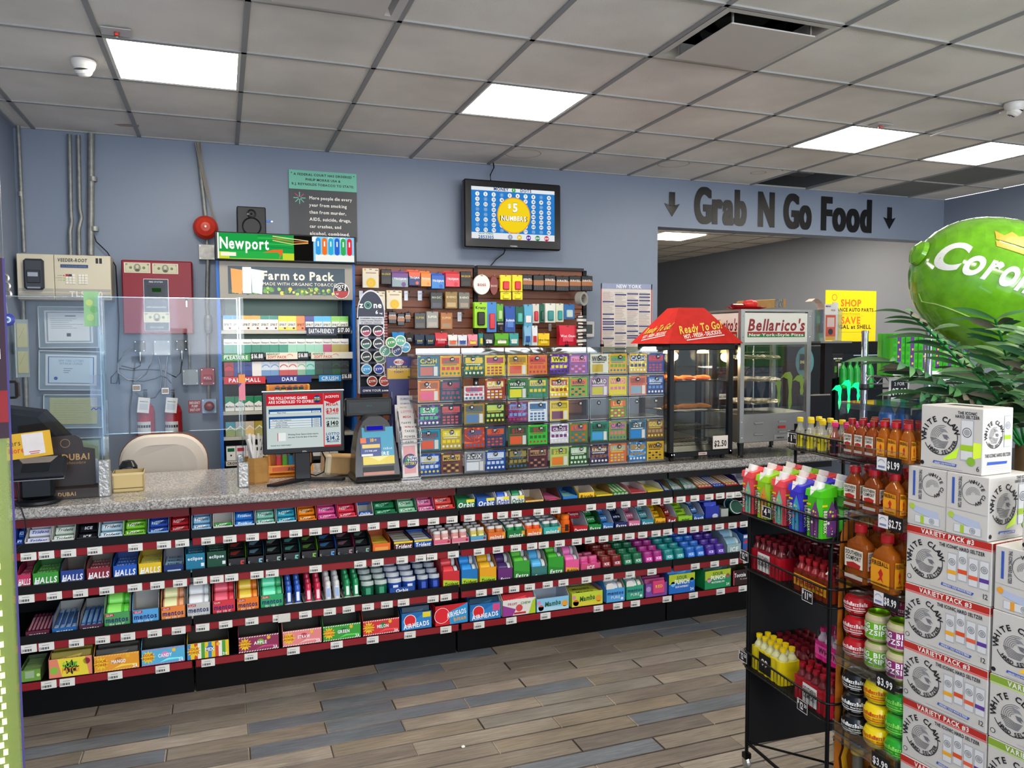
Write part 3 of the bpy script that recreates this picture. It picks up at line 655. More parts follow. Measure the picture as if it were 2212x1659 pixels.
bxx(1,352,398,'#16306e','navy ice with grey back',None,hf=.045,hb=.115,d=.17,inner='#8d8d92',items=('flat','#9cc8e8',3,'ICE','#1c3c84'),extra=lambda g,fr,w,h:g.rect(fr,-w*.3,h*.1,w*.36,h*.5,'#b9d2ea'))
def ecl(u0,u1,c,c2,de):
 bxx(1,u0,u1,c,de,None,hf=.085,hb=.11,d=.15,inner=shade(c,.7),items=('flat',c2,3,'eclipse','#f0f4f8'),
  extra=lambda g,fr,w,h:(g.text(fr,'eclipse',0,h*.66,h*.16,'#eef6fa',fit=w*.8),g.rect(fr,-w*.46,h*.03,w*.46,h*.12,'#7ad0ee'),g.rect(fr,w*.28,h*.3,w*.44,h*.48,'#e6f0f4')))
ecl(400,445,'#14789c','#1c88ac','teal icy');ecl(446,491,'#0f4a34','#145c40','deep green')
five(492,533,'#5aa414','black with apple green back','#d6423c');five(534,572,'#1a5a84','black with steel blue back','#8cc4e0');five(573,611,'#3c5a50','black with grey-green back','#a4c4b0')
five(612,650,'#1c8270','black with teal back','#74d0c0');five(651,688,'#6cae14','black with lime back','#86c44c');five(689,728,'#1858a8','black with blue back','#58a8ec')
five(728,767,'#8c1c48','black with magenta back','#b48a94');five(767,802,'#1d3c34','black with dark green back','#8cb49c')
bxx(1,804,845,'#ee6a1e','orange window',None,hf=.05,hb=.085,inner='#b8501a',items=('flat','#f2c43c',4,'','#fff'),extra=lambda g,fr,w,h:g.rect(fr,-w*.36,h*.18,w*.36,h*.66,'#f6a54c'))
for u0,u1,c,de in((850,893,'#5c2430','brown and yellow twin'),(894,934,'#1c56b0','blue and yellow twin')):
 bxx(1,u0,u1,c,de,'Trident','#ffffff',hf=.05,hb=.055,inner=c,items=('flat','#eee6c8' if 'brown' in de else '#e8ecf4',4,'','#222'),extra=lambda g,fr,w,h:g.rect(fr,-w*.49,h*.82,w*.49,h*.99,'#f4d62a'))
for u0,u1,c,de,ic in((936,975,'#e86a84','pink clear mint','#e2a9a0'),(975,1015,'#e27a8c','rose clear mint','#dd9a92'),(1016,1053,'#5aa6cc','sky blue clear mint','#d8c468')):
 bxx(1,u0,u1,c,de,None,hf=.04,hb=.055,d=.19,inner='#b8bcc0',items=('pouch',ic,3,'#e9e4e0','#b8b0ac'),extra=lambda g,fr,w,h:(g.rect(fr,-w*.46,h*.08,w*.46,h*.5,'#f2c8d0'),g.disc(fr,w*.36,h*.7,w*.07,'#9c2030')))
for u0,u1,c,de,ic in((1054,1094,'#e8742c','orange and lime fruit mint','#d8762c'),(1095,1136,'#1f7a40','green fresh mint','#1d8c4c'),(1137,1173,'#f0701c','bright orange mint','#f05a1c'),(1174,1214,'#3cb8b0','turquoise mint','#3c8474')):
 bxx(1,u0,u1,c,de,'tic tac' if 0 else 'mints','#f8f4e8',hf=.05,hb=.085,d=.2,inner='#c9cbd0',items=('pouch',ic,3,'#e9e4e0',shade(ic,1.3)),extra=lambda g,fr,w,h:g.rect(fr,w*.3,h*.5,w*.46,h*.9,'#f0a030'))
def stout(u0,u1,row,c,de,lab2,n=3,z=None):
 X,w=xr(u0,u1,VR[row]((u0+u1)/2)-22,YF);prev=PREV[0]
 for k in range(n):
  thing('gum_bottle',f'{POS[n][k]} {de} bottle on {SHN[row]} candy shelf, right of {prev} one','gum bottle',loc=(X,YF+.035+k*.055,ZS[row]),group=f'{de} bottles',
    g=cm(('stout',de),lambda:G().lathe([(0,0),(w*.42,0),(w*.48,.006),(w*.48,.03),(w*.44,.035),(w*.48,.04),(w*.48,.07),(w*.36,.08)],seg=14,col=c,mat='gloss').lathe([(w*.42,.08),(w*.42,.1),(w*.34,.106),(0,.106)],seg=14,col=shade(c,1.1),mat='plastic').rect(F((0,-w*.49,0)),-w*.2,.02,w*.2,.055,'#3a241c','gloss')))
 PREV[0]=de
stout(1216,1236,1,'#ee6a12','orange candy',None)
def ext(u0,u1,c,de,tx,fc,row=1,hf=.04,hb=.11,inner='#c6ccd4',ic=None,n=3,d=.19):
 X,w=xr(u0,u1,VR[row]((u0+u1)/2)-22,YF)
 gum(row,X,jit(),ZS[row],w-.003,c,ic or shade(c,1.1),tx,de,n,fc,shade(c,.8),hb=hb,hf=hf,inner=inner,ph=.034,d=d,ft=tx,fc=fc,sh=.1)
ext(1238,1271,'#c41c24','white-backed red','Dentyne','#ffffff',n=2,ic='#c8303a');ext(1272,1301,'#1f8a3c','emerald','Extra','#ffffff',inner='#2a5a38');ext(1302,1327,'#2f7ac0','polar blue','Extra','#ffffff')
ext(1329,1357,'#1a2a6c','midnight blue','Extra','#ffffff',ic='#16203c');ext(1358,1385,'#dd7aa0','soft pink','Extra','#ffffff',ic='#cf6888');ext(1386,1414,'#2a90a0','peppermint teal','Extra','#ffffff',ic='#5aa8b0')
ext(1415,1439,'#f4b81c','fruity yellow','Fruit','#7a2a10',inner='#c48a1c',hb=.1);ext(1440,1464,'#8c1c18','deep red','Red','#ffffff',ic='#b43024');ext(1465,1497,'#94cc28','chartreuse','mint','#1c5a20',ic='#9ed030',hb=.1)
ext(1498,1523,'#2a5ea4','winter blue','fresh','#ffffff',ic='#4a80c0')
bxx(1,1524,1556,'#1c30a0','cobalt bagged mint',None,hf=.08,hb=.1,d=.2,inner='#182a84',items=('stand','#2440c0',4,'York','#ffffff'),extra=lambda g,fr,w,h:g.disc(fr,w*.2,h*.3,w*.2,'#c8ccd8',ry=h*.16))
bxx(1,1557,1575,'#a8aca4','silver tin',None,hf=.06,hb=.065,inner='#7a7e78',items=('flat','#9aa094',3,'','#fff'))
def tub(r,h,c,lid,rim='#dfe3e2'):
 return G().lathe([(0,0),(r*.92,0),(r*.97,.004),(r*.97,h*.72),(r*.9,h*.76)],seg=18,col=c,mat='gloss').lathe([(r,h*.74),(r,h*.94),(r*.94,h)],seg=18,col=rim,mat='gloss').lathe([(r*.94,h),(r*.78,h*.985),(0,h*.985)],seg=18,col=lid,mat='gloss')
X,w=xr(1577,1608,1095,YF)
for k,(dx,dy,dz,c,lb)in enumerate(((.0,.035,0,'#1c6a4c','front'),(.005,.1,.0,'#186a70','rear'))):
 thing('round_mint_tin',f'{lb} round mint tin with white rim facing the aisle, second shelf','mint tin',loc=(X+dx,YF+dy,ZS[1]+.052),rot=(1.15,0,0),g=tub(.04,.03,c,shade(c,.7),'#e8ecec'),group='round mint tins on edge')
X,w=xr(1610,1630,1090,YF)
for k in range(2):thing('round_mint_tub',f'{POS[2][k]} magenta mint tub on the second shelf beside round tins','mint tub',loc=(X+.01,YF+.05+k*.09,ZS[1]),g=tub(.036,.07,'#a01c84','#7a2430','#e8e8ea'),group='magenta mint tubs')
# ---- row 3 ---------------------------------------------------------------
PREV[0]=None
def mfront(c2):
 return lambda g,fr,w,h:(g.rect(fr,-w*.49,h*.02,w*.49,h*.34,c2)if c2 else None)
for u0,u1,c,de,ic,it in((53,109,'#5c1c34','wine red roll','#6c3048','#c88a98'),(110,168,'#1c62a8','blue roll','#8cb0d8','#3a5c94'),(169,223,'#4c2440','plum roll','#4a7cc0','#8ab4e0')):
 bxx(2,u0,u1,c,de,'mentos','#ffffff',hf=.03,hb=.085 if 'wine' not in de else .03,d=.2,inner='#a0a09c' if 'wine' not in de else c,items=('roll',ic,6 if 'wine' in de else 4,it,'#b8c83c' if 'wine' in de else '#d0d8e4'))
def mp(u0,u1,c,de,bc,n=2,t2='PURE',inner='#b8b4ac'):
 bxx(2,u0,u1,c,de,None,hf=.07,hb=.145,d=.15,inner=inner,items=('bottle',bc,n,shade(bc,1.1),shade(bc,1.45))if n else None,
  extra=lambda g,fr,w,h:(g.text(fr,'mentos',0,h*.42,h*.3,'#1c2468',w=w*.88,z=.0012),g.rect(fr,-w*.46,h*.78,-w*.12,h*.94,'#b8282c'),g.text(fr,'GUM',-w*.29,h*.80,h*.11,'#ffffff',bold=0,fit=w*.3,z=.001),g.text(fr,t2,0,h*.1,h*.24,'#f4f4f4',bold=0,fit=w*.7,z=.0012)))
mp(224,283,'#4c9c58','watermelon green gum-bottle','#5ac83c');mp(285,345,'#58a8e0','empty light blue','#fff',0);mp(347,402,'#f08a3c','peach orange gum-bottle','#e8a070')
mp(403,456,'#c9c9c4','silver white gum-bottle','#dfe4ea',t2='WHITE');mp(458,510,'#dc3444','cherry red gum-bottle','#e03848');mp(511,561,'#f07c1c','mandarin gum-bottle','#f28424');mp(562,614,'#2ca868','spring green gum-bottle','#40b878')
def mini(c,cap,lab):
 r=.0135
 return G().lathe([(0,0),(r,.0),(r,.012)],seg=10,col='#e8e2d4',mat='plastic').lathe([(r,.012),(r*1.02,.016),(r*1.02,.062),(r*.9,.07)],seg=10,col=c,mat='gloss').lathe([(r*.95,.068),(r,.072),(r*.96,.088),(r*.7,.094),(0,.094)],seg=10,col=cap,mat='gloss').rect(F((0,-r*1.04,0)),-r*.5,.02,r*.5,.06,lab,'gloss')
for u0,u1,c,cap,lb,de in((615,655,'#2858b8','#3468c8','#dfe8f4','blue'),(657,699,'#e02c54','#d42c4c','#f2c8d0','crimson'),(700,740,'#e6e6ea','#e4e2de','#8fb0dc','white'),(742,781,'#1f9a5c','#1d9a58','#dff0e6','green')):
 X,w=xr(u0,u1,VR[2]((u0+u1)/2)-22,YF);me=mini(c,cap,lb).mesh('gum_bottle')
 tr=thing('display_tray',f'clear low tray holding {de} slim gum bottles, third candy shelf','display tray',loc=(X,YF,ZS[2]),g=G().box(-w*.48,w*.48,0,.19,0,.003,'#cfd0c8','card').box(-w*.48,w*.48,0,.002,0,.018,'#e4e4de','card'))
 for a in range(2):
  for k in range(4):
   thing('gum_bottle',f'slim {de} gum bottle in the {"left" if a == 0 else "right"} file, {POS[4][k]} place, third shelf','gum bottle',g=me,loc=(X+(a-.5)*w*.48,YF+.018+k*.038,ZS[2]+.004+k*.012),rot=(-.22,0,0),group=f'slim {de} gum bottles')
PREV[0]='spring green gum-bottle'
def tubs(u0,u1,c,lid,rim,de,nx=2,ny=4,lab=None):
 X0,w=xr(u0,u1,VR[2]((u0+u1)/2)-22,YF);me=tub(w/nx*.47,.075,c,lid,rim).rect(F((0,-w/nx*.475,0)),-w/nx*.2,.015,w/nx*.15,.045,lab or shade(c,1.4),'gloss').mesh('gum_tub')
 for a in range(nx):
  for k in range(ny):
   thing('gum_tub',f'{de} gum tub, {["left", "middle", "right"][a if nx == 3 else a * 2]} file, {POS[4][k]} place, third candy shelf','gum tub',g=me,loc=(X0+(a-(nx-1)/2)*w/nx,YF+.03+k*.052,ZS[2]+k*.014),rot=(-.12 if True else 0,0,0),group=f'{de} gum tubs')
tubs(782,840,'#145c40','#1a4438','#c4d0cc','dark green');tubs(840,902,'#1c4aa4','#2a4a6c','#d8dde2','royal blue',lab='#dfe6f0');tubs(904,954,'#16307a','#28384c','#c0c8d0','navy')
x,z=at(868,1283,YF);thing('tub_label_strip','blue and white printed strip clipped below the royal blue tubs','sign',loc=(x,YF-.012,ZS[2]+.01),g=G().box(-.06,.06,0,.002,0,.03,'#1c4a9c','card').text(FRONT(),'Orbit',0,.006,.016,'#ffffff',z=.001))
PREV[0]='navy tub'
def vib(u0,u1,c,de,tx,fc,bc,inner,hf=.085,hb=.145,band='#b8d82c',n=2):
 bxx(2,u0,u1,c,de,None,hf=hf,hb=hb,d=.17,inner=inner,items=('bottle',bc,n,'#e4e8e8',shade(bc,1.15)),extra=lambda g,fr,w,h:(g.poly(fr,[(-w*.46,h*.04),(w*.46,h*.04),(w*.46,h*.38),(-w*.46,h*.52)],band),g.text(fr,tx,0,h*.14,h*.2,fc,fit=w*.8,sh=.2,z=.0012)))
vib(956,995,'#d42c34','red vibrant','Trident','#141414','#d83c44','#8c2024',n=2);vib(996,1034,'#1c7ac0','azure vibrant','Trident','#141414','#2c8ad4','#c8d2dc');vib(1035,1074,'#f0a81c','amber vibrant','Trident','#141414','#f4a420','#b87a14')
vib(1075,1109,'#6a2c74','violet','Extra','#ffffff','#3c2458','#c4b8ac',band='#6a2c74',hf=.07);vib(1109,1146,'#3ca034','grass green','Extra','#ffffff','#58b83c','#a8a49c',band='#2c8a2c',hf=.1)
vib(1147,1183,'#3c7a74','grey teal','Extra','#ffffff','#4aa0d0','#a8a08c',band='#33706c',hf=.06);vib(1184,1220,'#34a030','fresh green','Extra','#ffffff','#48b030','#a8a49c',band='#2c8c2c',hf=.1)
vib(1221,1253,'#ee5a98','candy pink','Bubble','#3c2008','#f06aa8','#c8c4c8',band='#f0a83c',hf=.075)
def cubes(u0,u1,c,lid,de,tx='ICE',ny=4,lidc=None):
 X0,w=xr(u0,u1,VR[2]((u0+u1)/2)-22,YF);me=pouch(w*.47,.07,c,lid,lidc or shade(lid,1.35)).text(F((0,-.0012,0)),tx,0,.024,.012,'#ffffff',fit=w*.3).mesh('ice_cube_bottle')
 for a in range(2):
  for k in range(ny):
   thing('mint_cube_bottle',f'{de} square gum bottle, {"left" if a == 0 else "right"} file, {POS[4][k]} place, third candy shelf','gum bottle',g=me,loc=(X0+(a-.5)*w*.49,YF+.004+k*.056,ZS[2]+k*.016),rot=(-.15,0,0),group=f'{de} square gum bottles')
bxx(2,1254,1299,'#d8507c','pink printed','ICE','#ffffff',hf=.045,hb=.05,d=.15,inner='#b04068',items=('pouch','#e0488c',2,'#e8709c','#c8346c'))
cubes(1300,1347,'#7a1c1c','#8c2c24','chocolate red',lidc='#e0c8a8');cubes(1347,1392,'#1c6a44','#1f7a50','bottle green',tx='ICE');cubes(1393,1435,'#b02c84','#b83c90','magenta',tx='ICE');cubes(1436,1483,'#1c8484','#2a9c98','teal')
cubes(1484,1526,'#2468c4','#3c84dc','blue');cubes(1527,1570,'#4c2c94','#5c3ca4','purple')
PREV[0]='purple cube'
bxx(2,1571,1603,'#9cb8b8','frosty grey','ICE','#ffffff',hf=.06,hb=.12,d=.16,inner='#a8c4d0',items=('bottle','#a8ccdc',2,'#c8dce4','#8cb8cc'))
bxx(2,1604,1627,'#2458a8','blue and red',None,hf=.11,hb=.12,d=.14,inner='#1c4484',extra=lambda g,fr,w,h:(g.poly(fr,[(-w*.48,h*.55),(w*.2,h*.5),(-w*.1,h*.75)],'#c02c3c'),g.poly(fr,[(-w*.48,h*.06),(w*.4,h*.04),(0,h*.3)],'#c02c3c'),g.rect(fr,-w*.4,h*.8,w*.1,h*.95,'#e8e8ec')))
# ---- row 4 ---------------------------------------------------------------
PREV[0]=None
def star(g,fr,x,y,r,c,n=12,z=.0008):
 g.poly(fr,[((x+(r if i%2==0 else r*.6)*math.cos(PI*i/n)),(y+(r if i%2==0 else r*.6)*math.sin(PI*i/n)))for i in range(2*n)],c,z=z)
def sour(u0,u1,c,de,c2,word,items=None,stripes=None,d=.13,pose=0.,edge='#f6f0e8'):
 def ex(g,fr,w,h):
  if stripes:
   for i in range(12):g.rect(fr,-w/2+i*w/12,.001,-w/2+(i+1)*w/12,h-.001,stripes[i%len(stripes)],z=.0004)
  else:
   for i in range(16):
    for yy in(.001,h-.006):g.poly(fr,[(-w/2+i*w/16,yy),(-w/2+(i+.5)*w/16,yy),(-w/2+(i+.9)*w/16,yy+.005),(-w/2+(i+.4)*w/16,yy+.005)],edge,z=.0005)
   g.poly(fr,[(-w*.1,h*.12),(w*.1,h*.34),(w*.44,h*.3),(w*.44,h*.22),(w*.12,h*.22)],shade(c,1.3),z=.0005)
  star(g,fr,-w*.34,h*.52,h*.42,'#f6d024');star(g,fr,w*.24,h*.8,h*.14,'#f4c020')
  g.text(fr,'SOUR',-w*.34,h*.58,h*.15,'#c02020',fit=h*.6,z=.0014);g.text(fr,'POWER',-w*.34,h*.36,h*.15,'#c02020',fit=h*.6,z=.0014)
  g.disc(fr,w*.04,h*.58,h*.22,c2,ry=h*.2);g.text(fr,word,w*.04,h*.44,h*.2,'#ffffff',fit=w*.32,z=.0014);g.text(fr,'24',w*.4,h*.08,h*.16,'#ffffff',z=.0012)
 bxx(3,u0,u1,c,de,None,hf=.072,hb=.11,d=d,inner='#3a3a34',items=items,extra=ex,vshift=-8,pose=pose)
bxx(3,45,92,'#6c9c3c','small olive green',None,hf=.05,hb=.06,d=.15,inner='#4c5c3c',vshift=-8,extra=lambda g,fr,w,h:(g.rect(fr,-w*.28,h*.3,w*.16,h*.9,'#9cb48c'),g.disc(fr,w*.36,h*.5,w*.09,'#c8e08c')),items=('flat','#7c9c5c',3,'','#fff'))
def spk(g,fr,w,h):
 g.rect(fr,-w*.49,.001,w*.49,h-.001,'#ea8a6c');g.poly(fr,[(-w*.2,.001),(w*.42,.001),(w*.34,h-.001),(-w*.3,h-.001)],'#f0dc3c');star(g,fr,0,h*.5,h*.42,'#1a1a14',9)
 g.text(fr,'SOUR',0,h*.52,h*.26,'#7cd03c',fit=w*.36,z=.0014);g.text(fr,'PATCH',0,h*.22,h*.26,'#f0a02c',fit=w*.4,z=.0014);g.disc(fr,w*.37,h*.74,h*.17,'#8c1c3c');g.disc(fr,-w*.38,h*.4,h*.2,'#8cc044')
bxx(3,106,203,'#e8907c','yellow and salmon fruit',None,hf=.08,hb=.1,d=.15,inner='#4a4a2c',vshift=4,extra=spk,items=('stand','#8a7c24',3,'SOUR','#1c1c14'),pose=-.03)
sour(203,304,'#f0a030','mango orange','#c87c1c','MANGO',items=('stand','#3c3830',2,'','#fff'),edge='#f8c878');sour(305,402,'#58b4dc','pink and sky blue','#e08cc4','CANDY',edge='#e86aa0')
sour(404,496,'#e8c030','rainbow striped','#3c78b8','MIX',stripes=['#3c8ac4','#f0cc2c','#d84c2c','#f4f0e4','#4ca43c','#f0cc2c'])
sour(514,604,'#943058','berry magenta','#7aa83c','APPLE');sour(609,696,'#f08c8c','strawberry pink','#c8444c','STRAW');sour(696,780,'#3ca038','apple green','#2c6c2c','GREEN');sour(782,863,'#d83438','red candy-striped','#2c7a34','MELON')
def air(g,fr,w,h):g.poly(fr,[(-w*.49,h*.6),(-w*.1,h*.55),(w*.2,h*.85),(w*.49,h*.97),(w*.49,.002),(-w*.49,.002)],'#2c84c8',z=.0004);g.disc(fr,-w*.22,h*.55,h*.36,'#f4f4f4');g.disc(fr,-w*.22,h*.55,h*.32,'#e0242c',z=.0009);g.text(fr,'AIRHEADS',0,h*.14,h*.26,'#ffffff',fit=w*.85,z=.0014,rot=4)
bxx(3,865,932,'#1c6cb4','blue chew',None,hf=.085,hb=.11,d=.16,inner='#20282c',vshift=-4,extra=lambda g,fr,w,h:(air(g,fr,w,h),g.rect(fr,w*.2,h*.66,w*.46,h*.96,'#f0d828')),items=('stand','#1c3850',4,'','#fff'))
def airb(g,fr,w,h):
 g.poly(fr,[(-w*.49,.001),(-w*.05,.001),(-w*.12,h*.8),(-w*.49,h-.001)],'#d81c24',z=.0004);g.poly(fr,[(-w*.05,.001),(w*.49,.001),(w*.49,h-.001),(-w*.1,h*.62)],'#2c9cd8',z=.0004)
 g.disc(fr,-w*.3,h*.5,h*.36,'#e82430');g.ring(fr,-w*.3,h*.5,h*.38,.002,'#ffffff');g.text(fr,'AIRHEADS',w*.16,h*.42,h*.24,'#ffffff',fit=w*.6,rot=8,z=.0014);g.text(fr,'bites',w*.26,h*.16,h*.2,'#f4a024',z=.0014,rot=6)
bxx(3,938,1011,'#d02028','red and blue bites',None,hf=.1,hb=.1,d=.14,inner='#1c1c20',vshift=0,extra=airb,pose=.05)
bxx(3,1012,1081,'#1c6cb4','second blue chew',None,hf=.085,hb=.12,d=.16,inner='#d0d2d4',vshift=0,extra=lambda g,fr,w,h:(air(g,fr,w,h),g.rect(fr,w*.24,h*.5,w*.46,h*.92,'#e04c84')),items=('stand','#14405c',4,'','#fff'))
bxx(3,1083,1156,'#e9e4dc','white purple and lime',None,hf=.085,hb=.13,d=.17,inner='#d4d6dc',vshift=0,items=('stand','#c82c34',3,'CHEWY','#f4f0e8'),
 extra=lambda g,fr,w,h:(g.poly(fr,[(-w*.49,.002),(-w*.2,.002),(-w*.1,h*.4),(-w*.49,h*.7)],'#9c3c94'),g.poly(fr,[(w*.28,.002),(w*.49,.002),(w*.49,h*.95),(w*.4,h*.8)],'#b4d02c'),g.disc(fr,0,h*.45,h*.22,'#d84848'),g.text(fr,'FRUIT',-w*.2,h*.66,h*.14,'#a82c4c',z=.0012),g.text(fr,'CHEW',w*.2,h*.66,h*.14,'#3c8c3c',z=.0012),g.rect(fr,-w*.16,h*.08,w*.2,h*.2,'#c02c30')))
def mam(c2):
 return lambda g,fr,w,h:(g.poly(fr,[(-w*.48,.002),(w*.48,.002),(w*.48,h*.25),(-w*.48,h*.4)],c2),g.disc(fr,w*.36,h*.45,h*.24,'#f0a42c'),g.disc(fr,-w*.36,h*.3,h*.22,'#e0644c'),g.disc(fr,-w*.42,h*.7,h*.14,'#e88ca8'),g.text(fr,'Mamba',0,h*.4,h*.34,'#245c2c',w=w*.5,rot=4,sh=.15,z=.0014))
bxx(3,1156,1228,'#8cc8e8','empty powder blue',None,hf=.07,hb=.12,d=.17,inner='#c8ccd6',vshift=2,extra=mam('#b8e0f0'))
bxx(3,1232,1301,'#c8d83c','yellow-green citrus',None,hf=.075,hb=.09,d=.17,inner='#8c6c94',vshift=0,extra=mam('#e4d43c'),items=('flat','#d8d83c',3,'Mamba','#1c5c2c'))
def m4(u0,u1,c,de,ic):
 bxx(3,u0,u1,c,de,None,hf=.075,hb=.13,d=.16,inner='#a8a096',vshift=0,items=('bottle',ic,2,'#e8e4d8','#e8ecf0'),extra=lambda g,fr,w,h:(g.text(fr,'mentos',0,h*.56,h*.24,'#1c2468',w=w*.86,z=.0012),g.text(fr,'PURE',0,h*.26,h*.2,'#f4f4f4',bold=0,z=.0012),g.disc(fr,w*.34,h*.22,h*.1,'#e8f0f4'),g.poly(fr,[(-w*.49,h*.98),(-w*.05,h*.98),(-w*.1,h*1.25),(-w*.2,h*1.4),(-w*.42,h*1.4),(-w*.49,h*1.3)],'#ebe7df')))
m4(1306,1348,'#4ca0dc','pale sky blue gum','#b8c8d8');m4(1350,1389,'#2ca07c','sea green gum','#3cb47c')
bxx(3,1391,1439,'#7c4ca0','purple and pink',None,hf=.075,hb=.11,d=.15,inner='#7a2c5c',vshift=0,items=('stand','#a03c70',3,'','#fff'),extra=lambda g,fr,w,h:(g.box(-w*.2,w*.34,-.012,.004,h*.25,h*1.2,'#e0447c','gloss',ch=.004),g.text(F((0,-.012,0)),'RED',w*.07,h*.7,h*.2,'#f0c828',z=.001),g.disc(fr,-w*.36,h*.6,h*.2,'#b490c8')))
def sp(c,word):
 return lambda g,fr,w,h:(g.poly(fr,[(-w*.49,h*.5),(w*.49,h*.62),(w*.49,h-.001),(-w*.49,h-.001)],'#b8cc2c'),g.text(fr,'SOUR',0,h*.72,h*.17,'#2c6c2c',fit=w*.4,z=.0014),g.text(fr,'PUNCH',0,h*.48,h*.23,'#ffffff',w=w*.56,z=.0014),g.disc(fr,-w*.34,h*.5,h*.13,'#e8a0c0' if c else '#7cc8f0'),g.disc(fr,w*.38,h*.62,h*.12,'#c84c84' if c else '#3c98e0'),g.text(fr,word,0,h*.3,h*.09,'#ffffff',fit=w*.5,z=.0012),g.text(fr,'24',w*.38,h*.1,h*.13,'#ffffff',z=.0012))
bxx(3,1441,1499,'#1c6cc4','lime and bright blue',None,hf=.11,hb=.115,d=.18,inner='#a8b43c',vshift=-2,extra=sp(0,'BLUE RASPBERRY'),items=('stand','#2c88d8',4,'PUNCH','#f0e040'))
bxx(3,1518,1577,'#1c9458','lime and emerald',None,hf=.105,hb=.115,d=.2,inner='#8c8674',vshift=-2,extra=sp(1,'WATERMELON'),items=('stand','#1f4438',2,'','#f0e040'),pose=.04)
bxx(3,1579,1625,'#2c1414','dark brown',None,hf=.09,hb=.1,d=.17,inner='#6c6448',vshift=-4,extra=lambda g,fr,w,h:(g.text(fr,'Tootsie Roll',0,h*.55,h*.24,'#ffffff',w=w*.88,z=.0014),g.text(fr,'36 count',0,h*.36,h*.1,'#e4d8d0',bold=0,z=.0012),g.rect(fr,w*.42,h*.04,w*.49,h*.96,'#e8e0d8'),g.rect(fr,-w*.49,h*.04,-w*.44,h*.96,'#c8404c')))
# dark blue rolls carton standing at the back of the bottom row
X,w=xr(1195,1250,1235,3.9);thing('roll_carton','dark blue gum carton standing at the back behind the citrus carton','carton',loc=(X+.05,3.88,ZS[3]),g=G().box(-.09,.09,0,.08,0,.13,'#14306c','card').text(FRONT(),'mentos',0,.095,.022,'#8ca8d8',z=.001))
# ================================================================== BACK WALL, LEFT PART
def span(u0,v0,u1,v1,Y):
 """real width/height of something flat-fronted at depth Y, from its sighted corners"""
 xa,z1=at(u0,v0,Y);xb,_=at(u1,(v0+v1)/2,Y);_,z0=at((u0+u1)/2,v1,Y);_,z1=at((u0+u1)/2,v0,Y)
 xa,_=at(u0,(v0+v1)/2,Y);return(xa+xb)/2,z0,xb-xa,z1-z0
def pipe(name,pts,r,lab,group=None,col='#8a8c88',mat='galv',cat='pipe',couplings=()):
 g=G().tube(pts,r,col,mat,10);t=thing(name,lab,cat,g=g,group=group)
 for z,i in couplings:
  p=pts[i];part('coupling',G().lathe([(r*1.0,z),(r*1.25,z),(r*1.25,z+.03),(r,z+.03)],(p[0],p[1],0),10,'#9a9c98','galv'),t)
 return t
def wp(u,v,y=5.735):x,z=at(u,v,y);return(x,y,z)
ZT=CEIL
pipe('conduit_pipe',[(-1.165,5.735,ZT)]+[wp(52,545)],.012,'thin grey conduit in the left corner above the beige gauge box',couplings=((2.5,0),))
pipe('conduit_pipe',[wp(150,290),wp(153,460),wp(155,480),wp(151,500),wp(153,551)],.013,'left one of three steel conduits above the gauge box','three conduits over the gauge box')
pipe('conduit_pipe',[wp(169,292),wp(172,450),wp(176,470),wp(170,495),wp(171,551)],.013,'middle one of three steel conduits above the gauge box','three conduits over the gauge box')
pipe('conduit_pipe',[wp(197,288),wp(196,551)],.021,'thickest of the three steel conduits above the gauge box','three conduits over the gauge box',couplings=((2.62,0),(2.3,0)))
pipe('conduit_pipe',[wp(50,650),wp(58,900),wp(60,960)],.014,'grey conduit dropping below the gauge box in the corner')
thing('black_cable','thin black cable curving from the thick conduit down beside the red panel','cable',g=G().tube([wp(202,505),wp(208,522),wp(232,545),wp(250,575),wp(254,640),wp(257,700),wp(254,790),wp(258,830)],.004,'#1d1d1f','rubber',5))
# beige tank gauge console
X,Z,w,h=span(38,550,240,648,5.6)
t=thing('tank_gauge','beige tank gauge console with keypad and printer, left of the red panel','console',loc=(X,5.6,Z))
part('body',G().box(-w/2,w/2,.004,.165,0,h,'#b5ac98','satin',ch=.004),t)
for(a,b)in((0,.385),(.39,1)):
 g=G().box(-w/2+w*a,-w/2+w*b,-.012,.004,.003,h-.003,'#cfc7b0','satin',ch=.003);fr=FRONT(0,-.012)
 for i in range(6):g.rect(fr,-w/2+w*a+.003,.008+i*.007,-w/2+w*b-.003,.0095+i*.007+(5-i)*.0006,'#43506c')
 g.rect(fr,-w/2+w*a+.003,.05,-w/2+w*b-.003,.07,'#a9a69c',z=.0004)
 if a:
  g.text(fr,'VEEDER-ROOT',.045+.0,h-.045,.02,'#1a1a1a',w=.165,sh=.1);g.rect(fr,.165+.01,h-.052,.165+.046,h-.018,'#1a1a1a');g.rect(fr,.19,h-.052,.195,h-.018,'#cfc7b0',z=.001);g.text(fr,'TLS-350',.118,.022,.032,'#dedbd2',w=.19,z=.0012)
  for i,c in enumerate(('#c83030','#c8a830','#50d050')):g.disc(fr,-.005,.122+.015*(2-i),.004,c,'glow' if i==2 else 'gloss')
  for i,tx in enumerate(('ALARM','WARNING','POWER')):g.text(fr,tx,-.014,.12+.015*(2-i),.005,'#444',bold=0,al='r')
 part('door',g,t)
part('lcd_display',G().box(-.022,.132,-.015,-.012,h-.082,h-.062,'#33466e','gloss').text(FRONT(0,-.015),'ALL FUNCTIONS NORMAL',.055,h-.077,.008,'#7488b8',fit=.14,bold=0),t)
g=G()
for bx_,cols_ in((.005,3),(.075,3)):
 for i in range(4):
  for j in range(cols_):
   c='#e4e0d2'
   if bx_<.01 and i==0:c=('#b02028','#2c2c48','#e4e0d2')[j]
   g.box(bx_+j*.018,bx_+j*.018+.016,-.017,-.012,.148-i*.016,.162-i*.016,c,'plastic',ch=.001)
